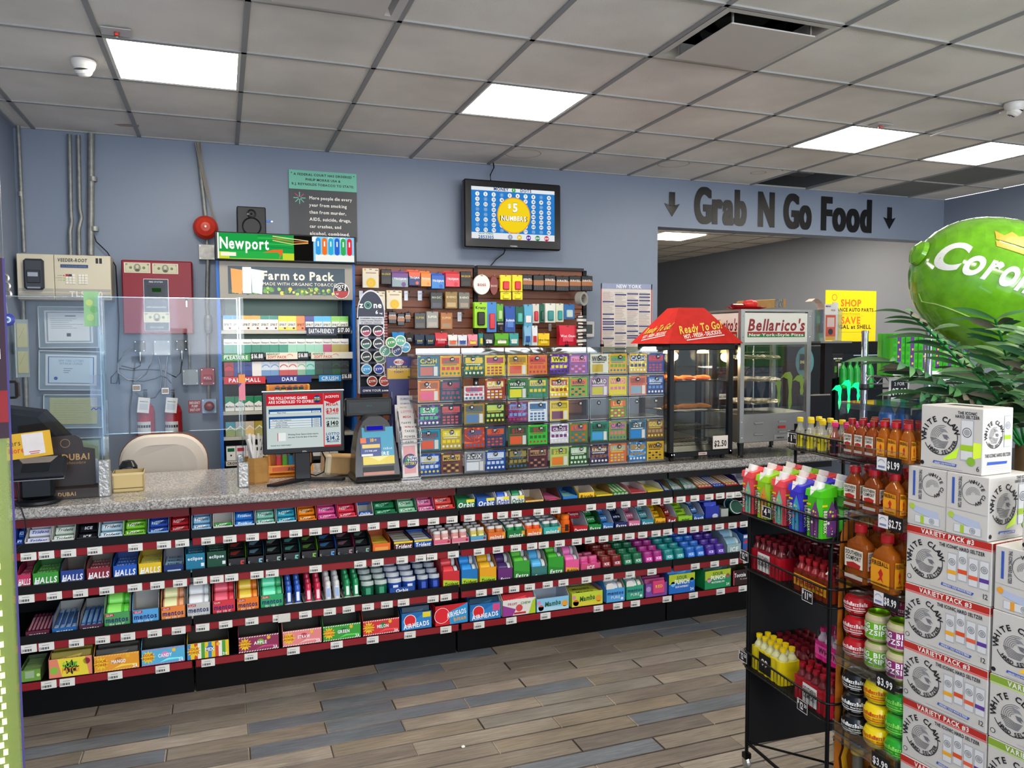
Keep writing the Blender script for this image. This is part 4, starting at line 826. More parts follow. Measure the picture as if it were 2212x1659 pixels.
part('keypad',g,t,kind='stuff')
g=G().box(-w/2+.04,-w/2+.15,-.05,-.012,.06,.25,'#30353c','plastic',ch=.012);g.box(-w/2+.058,-w/2+.132,-.056,-.048,.1,.18,'#2a2e36','gloss',ch=.004);g.box(-w/2+.065,-w/2+.12,-.058,-.054,.14,.165,'#9aa2b0','gloss');g.box(-w/2+.06,-w/2+.13,-.054,-.048,.066,.076,'#8a9098','gloss')
part('printer_cover',g,t)
# red release control panel with banknotes
X,Z,w,h=span(264,563,417,722,5.6)
t=thing('release_panel','maroon metal release control panel with banknotes taped on it','control panel',loc=(X,5.6,Z))
part('body',G().box(-w/2,w/2,0,.165,0,h,'#7c1a24','satin',ch=.006),t)
part('door',G().box(-w/2+.006,w/2-.006,-.008,0,.006,h-.006,'#861d28','satin',ch=.002),t)
g=G().box(-.085,.065,-.014,-.008,.02,.36,'#d9dadf','satin',ch=.004);g.box(-.081,.061,-.016,-.013,.024,.356,'#1c2332','gloss');fr=FRONT(0,-.016)
g.rect(fr,-.06,.22,.046,.32,'#0f1116','gloss');g.rect(fr,-.034,.275,.02,.3,'#1c4a1c','glow');g.rect(fr,-.06,.2,.046,.216,'#2a2e38','gloss')
g.text(fr,'AGENT RELEASE CONTROL',-.01,.172,.008,'#c8ccd4',fit=.12);g.text(fr,'FIRE SYSTEM',-.01,.335,.009,'#c8ccd4',fit=.09);g.text(fr,'FIKE-LITE ALERTING',-.01,.04,.009,'#c8ccd4',fit=.08,bold=0)
part('control_window',g,t)
part('key',G().lathe([(.009,0),(.009,.012),(0,.012)],axis='y',seg=12,col='#b8bcc0',mat='chrome').box(-.003,.003,.002,.006,-.045,-.005,'#b8bcc0','chrome'),t,loc=(w/2-.04,-.02,h*.47))
def note(x,z,lab,val,ww=.155,hh=.066,y=-.0165):
 g=G().box(-ww/2,ww/2,-.0006,0,-hh/2,hh/2,'#d5cfb4','paper');fr=FRONT(0,-.0007)
 for a,b,c in((.9,.82,'#a9a88c'),(.86,.74,'#c9c4a6')):g.rect(fr,-ww/2*a,-hh/2*b,ww/2*a,hh/2*b,c,'paper',z=.0002+(1-a)*.002)
 g.disc(fr,0,0,.021,'#8a8a74','paper',z=.0008,ry=.026);g.disc(fr,0,.006,.009,'#c4bfa4','paper',z=.001,ry=.012);g.disc(fr,0,-.016,.014,'#56584a','paper',z=.001,ry=.008)
 for sx in(-1,1):
  g.text(fr,val,sx*ww*.41,hh*.24,.011,'#3c4030',z=.0012);g.disc(fr,sx*ww*.25,0,.009,'#6a8060','paper',z=.0009)
 return g
tN=thing('banknote','ten dollar banknote taped at the top left of the maroon panel','banknote',loc=(X-w/2+.094,5.6-.0085,Z+h-.05),g=note(0,0,'','10'),group='taped banknotes')
thing('banknote','one dollar banknote taped at the top right of the maroon panel','banknote',loc=(X-w/2+.26,5.6-.0085,Z+h-.052),g=note(0,0,'','1'),group='taped banknotes')
thing('banknote','twenty dollar banknote taped below the dark window of the maroon panel','banknote',loc=(X-.01,5.6-.0165,Z+.11),g=note(0,0,'','20'),group='taped banknotes')
# boxes and cables below the panel
def ebox(u0,v0,u1,v1,name,lab,col,mat,d=.05,cat='junction box',y=None):
 y=y or YW-d;X,Z,w,h=span(u0,v0,u1,v1,y);t=thing(name,lab,cat,loc=(X,y,Z))
 part('body',G().box(-w/2,w/2,.003,d,0,h,col,mat,ch=.003),t)
 c=part('cover',G().box(-w/2+.002,w/2-.002,0,.003,.002,h-.002,shade(col,1.1),mat),t)
 for sx in(-1,1):
  for sz in(.1,.9):part('screw',G().lathe([(.004,0),(.004,-.002),(0,-.002)],axis='y',seg=8,col='#c8c8c4',mat='metal'),c,loc=(sx*w*.4,0,h*sz))
 return t,w,h
ebox(332,735,368,768,'junction_box','grey square junction box right below the maroon panel','#8f979c','satin',.06)
ebox(394,798,429,832,'junction_box','grey metal switch box left of the red pull station','#8a9296','satin',.05)
ebox(429,528,464,561,'junction_box','square galvanized box under the red alarm bell','#9a9a94','galv',.05)
for u0,u1,tx in((290,313,'left black relay switch below the maroon panel'),(380,404,'right black relay switch below the maroon panel')):
 t,w,h=ebox(u0,736 if u0<300 else 735,u1,760 if u0<300 else 757,'relay_switch',tx,'#17181a','plastic',.06,'switch')
 part('connector',G().lathe([(.012,0),(.012,-.02),(.007,-.022),(.007,-.06)],(0,.02,0),10,'#b4b6b8','metal'),t)
for u0,v0,u1,v1,tx in((285,830,305,846,'left small brass-faced gauge above the extinguishers'),(348,837,366,852,'right small brass-faced gauge above the extinguishers')):
 X,Z,w,h=span(u0,v0,u1,v1,5.62);thing('pressure_gauge',tx,'gauge',loc=(X,5.62,Z),g=G().box(-w/2,w/2,0,.06,0,h,'#c9c6bc','metal',ch=.004).rect(FRONT(),-w*.36,h*.2,w*.36,h*.8,'#9a7238','gloss'))
def cab(lab,pts,r=.0045,col='#4c5054',mat='rubber',y=5.7):thing('wiring_cable',lab,'cable',g=G().tube([wp(u,v,y)for u,v in pts],r,col,mat,6))
cab('armoured cable looping from left relay to the junction box',[(288,750),(270,760),(254,785),(255,805),(275,820),(295,822),(315,808),(326,785),(330,762)],.006,'#8e9296','galv')
cab('black cable from left relay connector curling left',[(303,783),(303,790),(290,797),(262,790)],.004,'#2a2c30')
cab('long thin cable sagging between both relays',[(257,796),(285,800),(320,798),(350,800),(380,815),(390,805),(393,780)],.004,'#3a3c40')
cab('black loop of cable hanging left of the extinguishers',[(254,800),(240,815),(240,828),(252,828),(256,812)],.004,'#2a2c30',y=5.71)
cab('conduit bending from junction box to left gauge',[(342,770),(350,810),(348,840),(335,858),(315,862),(298,855),(294,848)],.007,'#7c8084','galv',y=5.69)
cab('straight conduit from junction box to right gauge',[(362,770),(358,800),(356,836)],.007,'#8a8e92','galv',y=5.69)
cab('thin wire arching over both gauges',[(280,822),(310,824),(335,818),(348,812),(360,816),(370,828)],.0035,'#333538',y=5.68)
# fire extinguishers with tags
for u0,u1,tag_u,lab in((294,334,297,'left red fire extinguisher with white inspection tag, behind the chair'),(354,393,361,'right red fire extinguisher with white inspection tag, behind the chair')):
 xa,_=at(u0,900,5.62);xb,_=at(u1,900,5.62);r=(xb-xa)/2;xc=(xa+xb)/2;_,zt=at(u0,872,5.62);z0=zt-.52
 t=thing('fire_extinguisher',lab,'fire extinguisher',loc=(xc,5.66,z0),group='pair of red extinguishers')
 part('cylinder',G().lathe([(0,0),(r*.9,0),(r,.015),(r,.46),(r*.8,.5),(r*.35,.525),(r*.3,.55)],seg=20,col='#b01c20',mat='gloss'),t)
 g=G();
 for i in range(6):
  a0=-PI*.85+i*.28;a1=a0+.28
  g.add([(r*1.01*math.cos(a),r*1.01*math.sin(a),z)for a,z in((a0,.1),(a1,.1),(a1,.4),(a0,.4))],[(0,1,2,3)],'#d8d6d0','card')
  for z,c in((.36,'#26262a'),(.3,'#8c2a2a'),(.24,'#444'),(.2,'#26262a')):g.add([(r*1.02*math.cos(a),r*1.02*math.sin(a),zz)for a,zz in((a0+.03,z),(a1-.03,z),(a1-.03,z+.018),(a0+.03,z+.018))],[(0,1,2,3)],c,'card')
 part('instruction_label',g,t)
 part('valve',G().box(-.012,.012,-.015,.015,.54,.58,'#2a2a2c','metal').box(-.01,.01,-.05,.03,.58,.592,'#2a2c30','plastic').box(-.01,.01,-.045,.03,.6,.61,'#2a2c30','plastic'),t)
 part('tag',G().box(-.035,.035,-.003,0,-.1,.0,'#e6e4e0','paper').rect(FRONT(0,-.003),-.025,-.08,.025,-.04,'#c8ccd0').text(FRONT(0,-.003),'INSPECTED',0,-.03,.007,'#444',fit=.05),t,loc=(.0,-r-.01,.56),rot=(0,.12,0))
# pump shut-off and pull station
X,Z,w,h=span(407,865,435,891,YW-.004)
thing('shutoff_sign','small red sign reading emergency pump shut-off','sign',loc=(X,YW-.004,Z),g=(lambda g:(g.text(FRONT(),'EMERGENCY',0,h*.70,h*.2,'#f4ecec',w=w*.86),g.text(FRONT(),'PUMP',0,h*.42,h*.2,'#f4ecec',w=w*.5),g.text(FRONT(),'SHUT-OFF',0,h*.12,h*.2,'#f4ecec',w=w*.8),g)[-1])(G().box(-w/2,w/2,0,.004,0,h,'#a81c24','card')))
t,w,h=ebox(436,862,468,893,'shutoff_button','grey box with round red emergency push button','#8aa0bc','satin',.05,'push button')
part('button',G().lathe([(.034,0),(.034,-.012),(.028,-.02),(.02,-.028),(0,-.03)],axis='y',seg=20,col='#8c1818',mat='gloss'),t,loc=(0,0,h/2))
t,w,h=ebox(433,795,464,832,'pull_station','dark red fire pull station on the conduit','#9c1c24','gloss',.05,'fire alarm')
part('handle',G().box(-w*.3,w*.3,-.014,0,h*.25,h*.6,'#b42028','gloss',ch=.003).text(FRONT(0,-.014),'PULL',0,h*.36,h*.12,'#e8d8d8'),t)
pipe('conduit_pipe',[wp(449,560,5.74),wp(447,660,5.74),wp(451,700,5.74),wp(449,730,5.74),wp(451,862,5.74)],.014,'long steel conduit running down left of the tobacco cabinet')
pipe('conduit_pipe',[wp(408,722,5.74),wp(410,798,5.74)],.008,'short thin conduit above the grey switch box')
t=thing('conduit_fitting','oval cast conduit fitting on the pipe beside the tobacco cabinet','pipe fitting',loc=wp(450,700,5.72),g=G().lathe([(0,-.07),(.02,-.06),(.026,-.04),(.026,.04),(.02,.06),(0,.07)],seg=12,col='#8d9296',mat='galv'))
# alarm bell and wires
x,z=at(444,491,5.7);t=thing('alarm_bell','round red fire alarm bell above the tobacco cabinet corner','alarm bell',loc=(x,5.71,z))
part('gong',G().lathe([(.0,-.05),(.03,-.048),(.06,-.036),(.077,-.012),(.08,0),(.074,.004)],axis='y',seg=32,col='#b8301c',mat='satin'),t)
part('backplate',G().lathe([(.05,0),(.05,.058),(0,.058)],axis='y',seg=16,col='#8c2018',mat='satin'),t);part('centre_bolt',G().lathe([(.007,-.05),(.007,-.056),(0,-.057)],axis='y',seg=8,col='#b0a080',mat='metal'),t)
pipe('conduit_pipe',[wp(427,308,5.74),wp(444,470,5.74)],.016,'steel conduit from the ceiling down to the red bell')
pipe('conduit_pipe',[wp(447,510,5.74),wp(447,530,5.74)],.012,'short nipple between red bell and galvanized box')
for i,(a,b)in enumerate(((422,462),(426,463),(430,461),(434,459))):
 thing('wire_bundle',f'{["first", "second", "third", "fourth"][i]} of the loose beige wires hanging to the alarm bell','wire',group='loose wires to the bell',g=G().tube([wp(a,308,5.72),wp(430+i*2,350,5.715),wp(444+i*2,410,5.71),wp(b,470,5.71)],.0035,'#8c857c','rubber',5))
# framed certificates behind the register
def frame(u0,v0,u1,v1,lab,bc,pc,rot=0.,y=5.74,deco=None,sheet=1,name='framed_certificate'):
 X,Z,w,h=span(u0,v0,u1,v1,y);t=thing(name,lab,'certificate',loc=(X,y,Z+h/2),rot=(0,rot,0))
 part('backing',G().box(-w/2,w/2,.004,.012,-h/2,h/2,bc,'card'),t)
 if sheet==1:
  p=G().box(-w*.4,w*.4,.0,.004,-h*.38,h*.40,pc,'paper');fr=FRONT(0,0)
  if deco:deco(p,fr,w,h)
  part('sheet',p,t)
 part('acrylic_cover',G().box(-w/2,w/2,-.008,-.004,-h/2,h/2,'#ffffff','acrylic'),t)
 e=G()
 for a in((-w/2,-w/2+.005,-h/2,h/2),(w/2-.005,w/2,-h/2,h/2),(-w/2,w/2,-h/2,-h/2+.005),(-w/2,w/2,h/2-.005,h/2)):e.box(a[0],a[1],-.009,.004,a[2],a[3],'#c4cfd4','satin')
 part('edge',e,t);return t
def lines(p,fr,w,h,z0,z1,n,c='#8a93a4',al=.34):
 for i in range(n):k=random.uniform(.5,1);z=z0+(z1-z0)*i/max(n-1,1);p.rect(fr,-w*al,z,-w*al+2*w*al*k,z+h*.008,c)
def d1(p,fr,w,h):
 for a,c in((.37,'#9fa6b2'),(.345,'#e9ecf2')):p.rect(fr,-w*a,-h*.35+(.37-a)*h,w*a,h*.37-(.37-a)*h,c,z=.0004+(.4-a)*.01)
 p.rect(fr,-w*.06,h*.26,w*.12,h*.285,'#6a7280',z=.001);lines(p,F(fr.O+Vector((0,-.0012,0))),w,h,.2*h,-.02*h,6,al=.3);p.rect(fr,-w*.04,-h*.22,w*.03,-h*.14,'#4a5060',z=.001)
def d2(p,fr,w,h):
 for a,c in((.36,'#3c62b0'),(.345,'#cfe2f4')):p.rect(fr,-w*a,-h*.33+(.36-a)*h,w*a,h*.35-(.36-a)*h,c,z=.0004+(.4-a)*.01)
 p.text(fr,'NEW YORK LOTTERY',0,h*.22,h*.055,'#7c94b8',fit=w*.4,bold=0,z=.0012);p.text(fr,'RETAILER LICENSE',0,h*.15,h*.05,'#7c94b8',fit=w*.36,bold=0,z=.0012)
 for i in range(3):p.rect(fr,-w*.12,h*(.04-i*.05),w*(.02-i*.03),h*(.055-i*.05),'#8098b8',z=.0012)
 p.disc(fr,-w*.24,-h*.2,w*.03,'#3c62b0',z=.0012)
d3=lambda p,fr,w,h:lines(p,fr,w,h,.3*h,-.25*h,9,'#a8a888')
frame(83,662,213,752,'framed white bordered certificate below the gauge console','#8c9aa8','#e4e8f0',.0,deco=d1)
frame(84,758,222,843,'tilted blue-bordered lottery licence in a clear frame','#90a0b0','#e2e8f0',.035,deco=d2)
frame(94,852,222,925,'pale yellow-green certificate in a clear frame behind the register','#93a4b6','#c8cba0',.03,deco=d3)
frame(145,945,222,1010,'lowest pale green certificate behind the register screen','#93a4b6','#b9cdb0',.0,deco=d3)
# small two-sheet frame on the left wall
y1=onx=None
def atx(u,v,X):d=ray(u,v);t=X/d[0];return d[1]*t,HC+d[2]*t
ya,z1=atx(31,690,-1.185);yb,_=atx(63,690,-1.185);_,z0=atx(45,812,-1.185)
ya=min(ya,5.1);t=thing('wall_frame','small clear frame with two yellowed notes on the left wall','frame',loc=(-1.19,5.5,1.6))
X,Z,w,h=span(31,690,63,815,5.45)
t.location=(X,5.45,Z);part('backing',G().box(-w/2,w/2,0,.01,0,h,'#8c9aa0','card'),t)
for k,(a,b)in enumerate(((.07,.45),(.52,.93))):part('note',G().box(-w*.32,w*.4,-.004,0,h*a,h*b,'#b9b58c','paper').line(FRONT(0,-.004),[(-w*.2,h*a+.05),(w*.2,h*a+.12)],.001,'#6a6a50'),t)
part('acrylic_cover',G().box(-w/2,w/2,-.012,-.008,0,h,'#fff','acrylic').box(-w/2,-w/2+.006,-.012,0,0,h,'#d4dcdc','satin'),t)
t.rotation_euler=(0,0,.5);part('wall_bracket',G().box(-.01,.01,.01,.2,h*.4,h*.6,'#8c9aa0','satin'),t)
# hanging blue eye charm near left edge
x,z=at(8,592,4.6);t=thing('hanging_charm','hanging silver charm chain with a blue glass eye bead, left edge','charm',loc=(x,4.6,z))
part('chain',G().tube([(0,0,.06),(0,0,-.08)],.003,'#9c9ca0','metal',5).tube([(0,0,-.1),(.01,0,-.2)],.003,'#9c9ca0','metal',5),t)
for k,zz in enumerate((-.02,-.06,-.1)):part('silver_charm',G().lathe([(.018,-.003),(.026,0),(.018,.003),(.014,0),(.018,-.003)],axis='y',seg=12,col='#a8a49c',mat='metal'),t,loc=(.004*k,0,zz))
part('eye_bead',G().lathe([(0,-.008),(.02,-.006),(.032,0),(.02,.006),(0,.008)],axis='y',seg=20,col='#1a2ca0',mat='gloss').disc(FRONT(0,-.0085),0,0,.016,'#e8f0f8','gloss').disc(FRONT(0,-.009),0,0,.010,'#58b0e8','gloss',z=.0008).disc(FRONT(0,-.0095),0,0,.004,'#101018','gloss',z=.001),t,loc=(.01,0,-.23))
part('hanger_hook',G().tube([(0,0,.06),(0,0,CEIL-z)],.0012,'#9c9ca0','metal',4),t)
# speaker on the cabinet, statement sign
X,Z,w,h=span(512,456,575,517,5.3);t=thing('bookshelf_speaker','black studio speaker standing on the lit tobacco header','speaker',loc=(X,5.3,2.262))
part('cabinet',G().box(-w/2,w/2,0,.2,0,h,'#141517','satin',ch=.006),t)
part('tweeter',G().lathe([(.03,0),(.028,-.006),(.012,.002),(0,-.006)],axis='y',seg=18,col='#1c1d20',mat='gloss'),t,loc=(0,0,h*.75))
part('woofer',G().lathe([(.06,0),(.056,-.006),(.05,0),(.025,.015),(.0,.008)],axis='y',seg=24,col='#1b1c1e',mat='gloss'),t,loc=(0,0,h*.3));part('usb_stick',G().box(w/2,w/2+.03,.01,.018,h*.48,h*.55,'#1c5cb0','plastic').box(w/2+.03,w/2+.042,.011,.017,h*.49,h*.54,'#c8c8cc','metal'),t)
X,Z,w,h=span(625,371,771,520,YW-.012);t=thing('court_statement_sign','teal and charcoal tobacco court statement sign on the wall','sign',loc=(X,YW-.012,Z),rot=(0,-.02,0)if 0 else None)
hb=h*.73;part('charcoal_board',G().box(-w/2,w/2,0,.01,0,hb,'#3f4042','card'),t)
g=G().box(-w/2,w/2,-.002,.01,hb,h,'#6fbfa4','card');fr=FRONT(0,-.002)
for i,s_ in enumerate(('A FEDERAL COURT HAS ORDERED','PHILIP MORRIS USA &','R.J. REYNOLDS TOBACCO TO STATE:')):g.text(fr,s_,0,h-.036-i*.034,.0155,'#101414',w=(w*.86,w*.52,w*.92)[i])
for sx in(-1,1):g.disc(fr,sx*w*.46,h-.02,.004,'#333')
part('teal_heading',g,t);g=G();fr=FRONT(0,0)
for i,s_ in enumerate(('More people die every','year from smoking','than from murder,','AIDS, suicide, drugs,','car crashes, and','alcohol, combined.')):g.text(fr,s_,-w*.21,hb-.068-i*.05,.0215,'#ece9e2',w=w*(.64,.56,.55,.62,.47,.6)[i],al='l')
for i in range(8):a=i*PI/4;g.line(fr,[(-w*.35+.008*math.cos(a),hb-.062+.008*math.sin(a)),(-w*.35+.042*math.cos(a),hb-.062+.042*math.sin(a))],.006,'#b0407c' if i in(1,3)else '#6fbfa4')
part('printed_statement',g,t,kind='stuff')
# ------------------------------------------------------------------ tobacco cabinet
CY=5.25;x0,x1=-.022,.842
t=thing('tobacco_cabinet','tall blue-sided tobacco display cabinet with lit header sign','cabinet',loc=(0,0,0))
part('back_panel',G().box(x0,x1,5.72,5.74,1.33,2.09,'#8aa894','satin').box(x0,x1,5.72,5.74,.3,1.33,'#232425','satin'),t)
for a,lab in((x0,'left'),(x1-.02,'right')):part('side_panel',G().box(a,a+.02,CY,5.74,.3,2.09,'#1c62b8','satin'),t,f'{lab} blue side panel')
g=G();
for a in(x0+.03,x1-.05):g.box(a,a+.018,5.69,5.715,.35,2.0,'#33383a','metal')
part('upright',g,t,kind='stuff');part('plinth',G().box(x0,x1,CY,5.74,0,.3,'#2a2c30','satin'),t)
# header (lit)
w=x1-x0;X=(x0+x1)/2
part('header_box',G().box(x0-.004,x1+.004,CY-.06,5.7,2.088,2.262,'#18181a','satin',ch=.004),t)
g=G();fr=F((X,CY-.061,2.09));h=.165
g.rect(fr,-w/2+.012,.006,-w/2+.47,h,'#1fa048','glow');g.rect(fr,-w/2+.012,.006,-w/2+.47,h*.3,'#c8d838','glow',z=.0008);g.rect(fr,-w/2+.08,.01,-w/2+.4,h*.34,'#2fb04c','glow',z=.001);g.rect(fr,-w/2+.012,.006,-w/2+.02,h,'#ffffff','glow',z=.001)
for i in range(5):g.line(fr,[(-w/2+.25,h*(.55+i*.1)),(-w/2+.46,h*(.5+i*.12))],.003,'#58d858' if i%2 else '#18783a','glow',z=.001)
g.rect(fr,-w/2+.47,.006,w/2-.275,h,'#141210','glow');g.text(fr,'Newport',-w/2+.022,h*.42,.068,'#f8fff8',w=.30,al='l',mat='glow',z=.002)
g.poly(fr,[(-w/2+.28,h*.3),(-w/2+.34,h*.42),(-w/2+.40,h*.44),(-w/2+.40,h*.3),(-w/2+.375,h*.05),(-w/2+.385,h*.24),(-w/2+.37,h*.33)],'#f06a30','glow',.002)
g.rect(fr,-w/2+.03,h*.14,-w/2+.12,h*.28,'#f8f4e0','glow',z=.002)
for i in range(3):g.line(fr,[(-w/2+.34,h*(.94-i*.08)),(-w/2+.46,h*(.86-i*.1)),(-w/2+.56,h*(.8-i*.04))],.005,('#f8e0a0','#e87838','#f8d080')[i],'glow',z=.0016)
g.rect(fr,w/2-.272,.006,w/2-.012,h,'#8cd0f4','glow');g.rect(fr,w/2-.26,h*.05,w/2-.012,h*.3,'#f4f4ec','glow',z=.001)
for i,c in enumerate(('#3c9ce0','#f07828','#38b0d8','#3068d0','#38b058','#e83440')):
 xx=w/2-.242+i*.04;g.rect(fr,xx-.016,h*.38,xx+.016,h*.86,c,'glow',z=.0012);g.disc(fr,xx,h*.86,.016,c,'glow',z=.0013);g.disc(fr,xx,h*.38,.016,c,'glow',z=.0013);g.rect(fr,xx-.004,h*.62,xx+.004,h*.82,'#f4f8ff','glow',z=.0016)
for xx in(.28,.18,.1):g.rect(fr,w/2-xx,h*.8,w/2-xx+.03,h*.98,'#f8fcff','glow',z=.0011)
part('header_sign',g,t,'bright backlit header sign, green left half')
g=G().box(x0+.018,x1-.018,CY-.02,CY+.01,1.85,2.086,'#8f8a80','satin',ch=.003);part('sign_frame',g,t)
g=G();fr=F((X,CY-.0205,1.85));g.rect(fr,-w*.42,.03,w*.42,.205,'#1c3442','gloss')
rr=random.Random(5)
for i in range(90):
 xx=rr.uniform(-w*.4,w*.4);zz=rr.uniform(.034,.07);g.disc(fr,xx,zz,rr.uniform(.006,.014),rr.choice(['#d8c020','#5a9428','#8cc030','#2c5418','#e8d838','#3c7020']),'gloss',z=.0008+i*.000004,seg=7)
for cx_,c in((-w*.36,'#d88a30'),(-w*.22,'#c8d0d4')):g.poly(fr,[(cx_-.03,.04),(cx_+.03,.03),(cx_+.04,.18),(cx_-.035,.19)],c,'gloss',.0014)
g.rect(fr,-w*.32,.035,-w*.26,.2,'#e8f0f4','gloss',z=.0016)
g.text(fr,'Farm to Pack',w*.08,.125,.052,'#efe8cc',w=.46,z=.002);g.text(fr,'MADE WITH ORGANIC TOBACCO',w*.09,.088,.019,'#e4e0cc',w=.47,bold=0,z=.002)
part('lower_sign',g,t)
g=G();fr=F((x1-.095,CY-.026,1.88));g.box(x1-.14,x1-.05,CY-.024,CY-.021,1.848,1.94,'#222','card')if 0 else None
g.disc(fr,0,.03,.052,'#f0ece8','card',.0004,26);g.disc(fr,0,.03,.048,'#141214','card',.001,26);g.poly(fr,[(-.048,.028),(.048,.028),(.04,.0),(.02,-.015),(-.02,-.015),(-.04,0)],'#a02420','card',.0014);g.text(fr,'GOT',-.012,.05,.018,'#f4f0f0',z=.002);g.text(fr,'ID',-.01,.03,.017,'#f4f0f0',z=.002);g.text(fr,'?',.028,.032,.034,'#f4f0f0',z=.002);g.text(fr,'21',-.026,.004,.01,'#f4f0f0',z=.002)
thing('id_sticker','round black and red age check sticker on the organic tobacco sign','sticker',g=g)
CS=[1.655,1.505,1.358,1.135,.972,.816]
colsA=[('#2c88c0','#e8e4dc'),('#2c8cc4','#d8e8ec'),('#e8a030','#f0e0c8'),('#e8a030','#f0e4d0'),('#1c8470','#eee8dc'),('#1c8470','#eee8dc'),('#e8d020','#e0d020'),('#e8d020','#e0d020'),('#ee7c20','#ee7c20'),('#342c80','#302878'),('#38a8dc','#48b4e0'),('#38a8dc','#48b4e0'),('#78c030','#90c850'),('#68bc28','#88c848')]
colsB=[('#e4e4dc','#0c8468')]*3+[('#e4e4dc','#0c7c60')]*2+[('#e4e4dc','#0c8468')]*2+[('#e4e4dc','#8cc4a8')]*4+[('#e4e0dc','#b02058'),('#e4e0d8','#a89428'),('#e4e0d8','#a88c24')]
colsC=[('#b82830','#8c1c24'),('#28408c','#20347c'),('#28408c','#20347c'),('#e4e0dc','#e0dcd8'),('#c8d4e0','#6c94c0'),('#c8d4e0','#6c94c0'),('#e4e0dc','#c04a4a'),('#e4e0dc','#c04a4a'),('#e0e4dc','#88b090'),('#9cd0c4','#3c9c8c'),('#16302c','#1c4428'),('#16302c','#1c4440'),('#1c3020','#2c5c38'),('#121414','#2c3c38')]
colsD=[('#e4e4de','#0c7c50')]*6+[('#e4e4de','#b02828')]*6
colsE=[('#2c8ca0','#8fa070'),('#a8acb0','#94a080'),('#c8b8a0','#e0c080'),('#a89030','#a8a060'),('#9094a0','#9aa080'),('#8c3030','#c0b090')]+[('#808890','#a0a890')]*6
colsF=[('#e4e4de','#0c5c34'),('#dcdce4','#c02c40'),('#dcdce4','#a02c40')]+[('#e4e4de','#26262a')]*9
SHF=['first','second','third','fourth','fifth','sixth']
def pk(top,bot,kind):
 g=G();w_,d_,h_=.058,.022,.094
 g.box(-w_/2,w_/2,0,d_,0,h_,bot,'gloss',ch=.0015);fr=FRONT()
 if kind==0:g.rect(fr,-w_/2+.001,h_*.74,w_/2-.001,h_-.001,top,'gloss');g.rect(fr,-w_*.44,h_*.22,w_*.44,h_*.6,'#ece6da' if top!=bot else top,'gloss');g.text(fr,'SPIRIT',0,h_*.3,h_*.16,'#1c1c1c',fit=w_*.8,z=.001);g.disc(fr,w_*.2,h_*.14,.007,'#8c2420')
 elif kind==1:g.rect(fr,-w_/2+.001,h_*.6,w_/2-.001,h_-.001,top,'gloss');g.text(fr,'Newport',0,h_*.68,h_*.13,'#243c38',fit=w_*.84,z=.001)
 elif kind==2:g.rect(fr,-w_/2+.001,h_*.4,w_/2-.001,h_-.001,top,'gloss');g.ring(fr,0,h_*.5,w_*.42,.006,bot,a0=20,a1=160,z=.0009)
 elif kind==3:g.rect(fr,-w_/2+.001,.001,w_/2-.001,h_-.001,top,'gloss');g.poly(fr,[(-w_/2+.001,h_-.001),(-w_/2+.001,h_*.5),(0,h_*.68),(w_/2-.001,h_*.5),(w_/2-.001,h_-.001)],bot,'gloss',.0009);g.text(fr,'Marlboro',0,h_*.25,h_*.14,'#1c1c1c',fit=w_*.86,z=.001)
 elif kind==4:g.rect(fr,-w_/2+.001,h_*.6,w_/2-.001,h_-.001,top,'gloss');g.poly(fr,[(-w_/2,h_*.45),(0,h_*.75),(w_/2,h_*.45),(w_/2,h_*.4),(0,h_*.65),(-w_/2,h_*.4)],'#e8e8e0','gloss',.001)
 else:g.rect(fr,-w_/2+.001,.001,w_/2-.001,h_-.001,top,'gloss');g.rect(fr,-w_*.36,h_*.62,w_*.36,h_*.86,bot,'gloss',z=.001);g.disc(fr,0,h_*.36,.006,'#222')
 g.rect(F((0,0,h_),(1,0,0),(0,1,0)),-w_/2,0,w_/2,d_,shade(top,.9),'gloss');return g
CW=dict()
def cname(c):
 r,g_,b=[int(c[i:i+2],16)for i in(1,3,5)];m=max(r,g_,b);n=min(r,g_,b)
 if m<60:return 'black'
 if m-n<26:return 'white' if m>190 else 'grey'
 if r==m:return 'yellow' if g_>.75*r else('orange' if g_>.42*r else('pink' if b>.55*r else 'red'))
 if g_==m:return 'teal' if b>.7*g_ else('lime' if r>.5*g_ else 'green')
 return 'sky blue' if g_>.6*b else('purple' if r>.6*b else 'blue')
ORD=['first','second','third','fourth','fifth','sixth','seventh','eighth','ninth','tenth','eleventh','twelfth','thirteenth','fourteenth']
for si,(z,cc)in enumerate(zip(CS,(colsA,colsB,colsC,colsD,colsE,colsF))):
 s=part('shelf',G().box(x0+.02,x1-.02,CY+.035,5.7,z-.026,z-.004,'#b9b6a8' if si in(0,3,4)else '#3a3c3c','satin'),t)
 n=len(cc)
 for i,(a,b)in enumerate(cc):
  xx=x0+.062+i*(w-.12)/13.2*(1 if n==14 else 1.05)
  if xx>x1-.05:continue
  hh=0
  thing('cigarette_pack',f'{ORD[i]} pack from the left on the {SHF[si]} tobacco shelf, {cname(a)} and {cname(b)}','cigarette pack',loc=(xx,CY+.045+(i%3)*.003,z-.003+(.0)),g=cm(('cigarette_pack',a,b,si),lambda:pk(a,b,si)),group=f'packs on the {SHF[si]} tobacco shelf')
def strip(xa,xb,z,hh,c,tx,tc,lab,mat='card',extra=None,w_=None):
 g=G().box(xa,xb,CY+.028,CY+.034,z-hh,z,c,mat);fr=F(((xa+xb)/2,CY+.028,z-hh))
 if extra:extra(g,fr)
 if tx:g.text(fr,tx,0,hh*.26,hh*.52,tc,fit=(xb-xa)*.86,z=.0012)
 thing('shelf_sign',lab,'shelf sign',g=g)
strip(.525,.72,CS[0]+.018,.055,'#14213c','EARTH-FRIENDLY','#e8ecf0','navy earth-friendly sign on the first tobacco shelf')
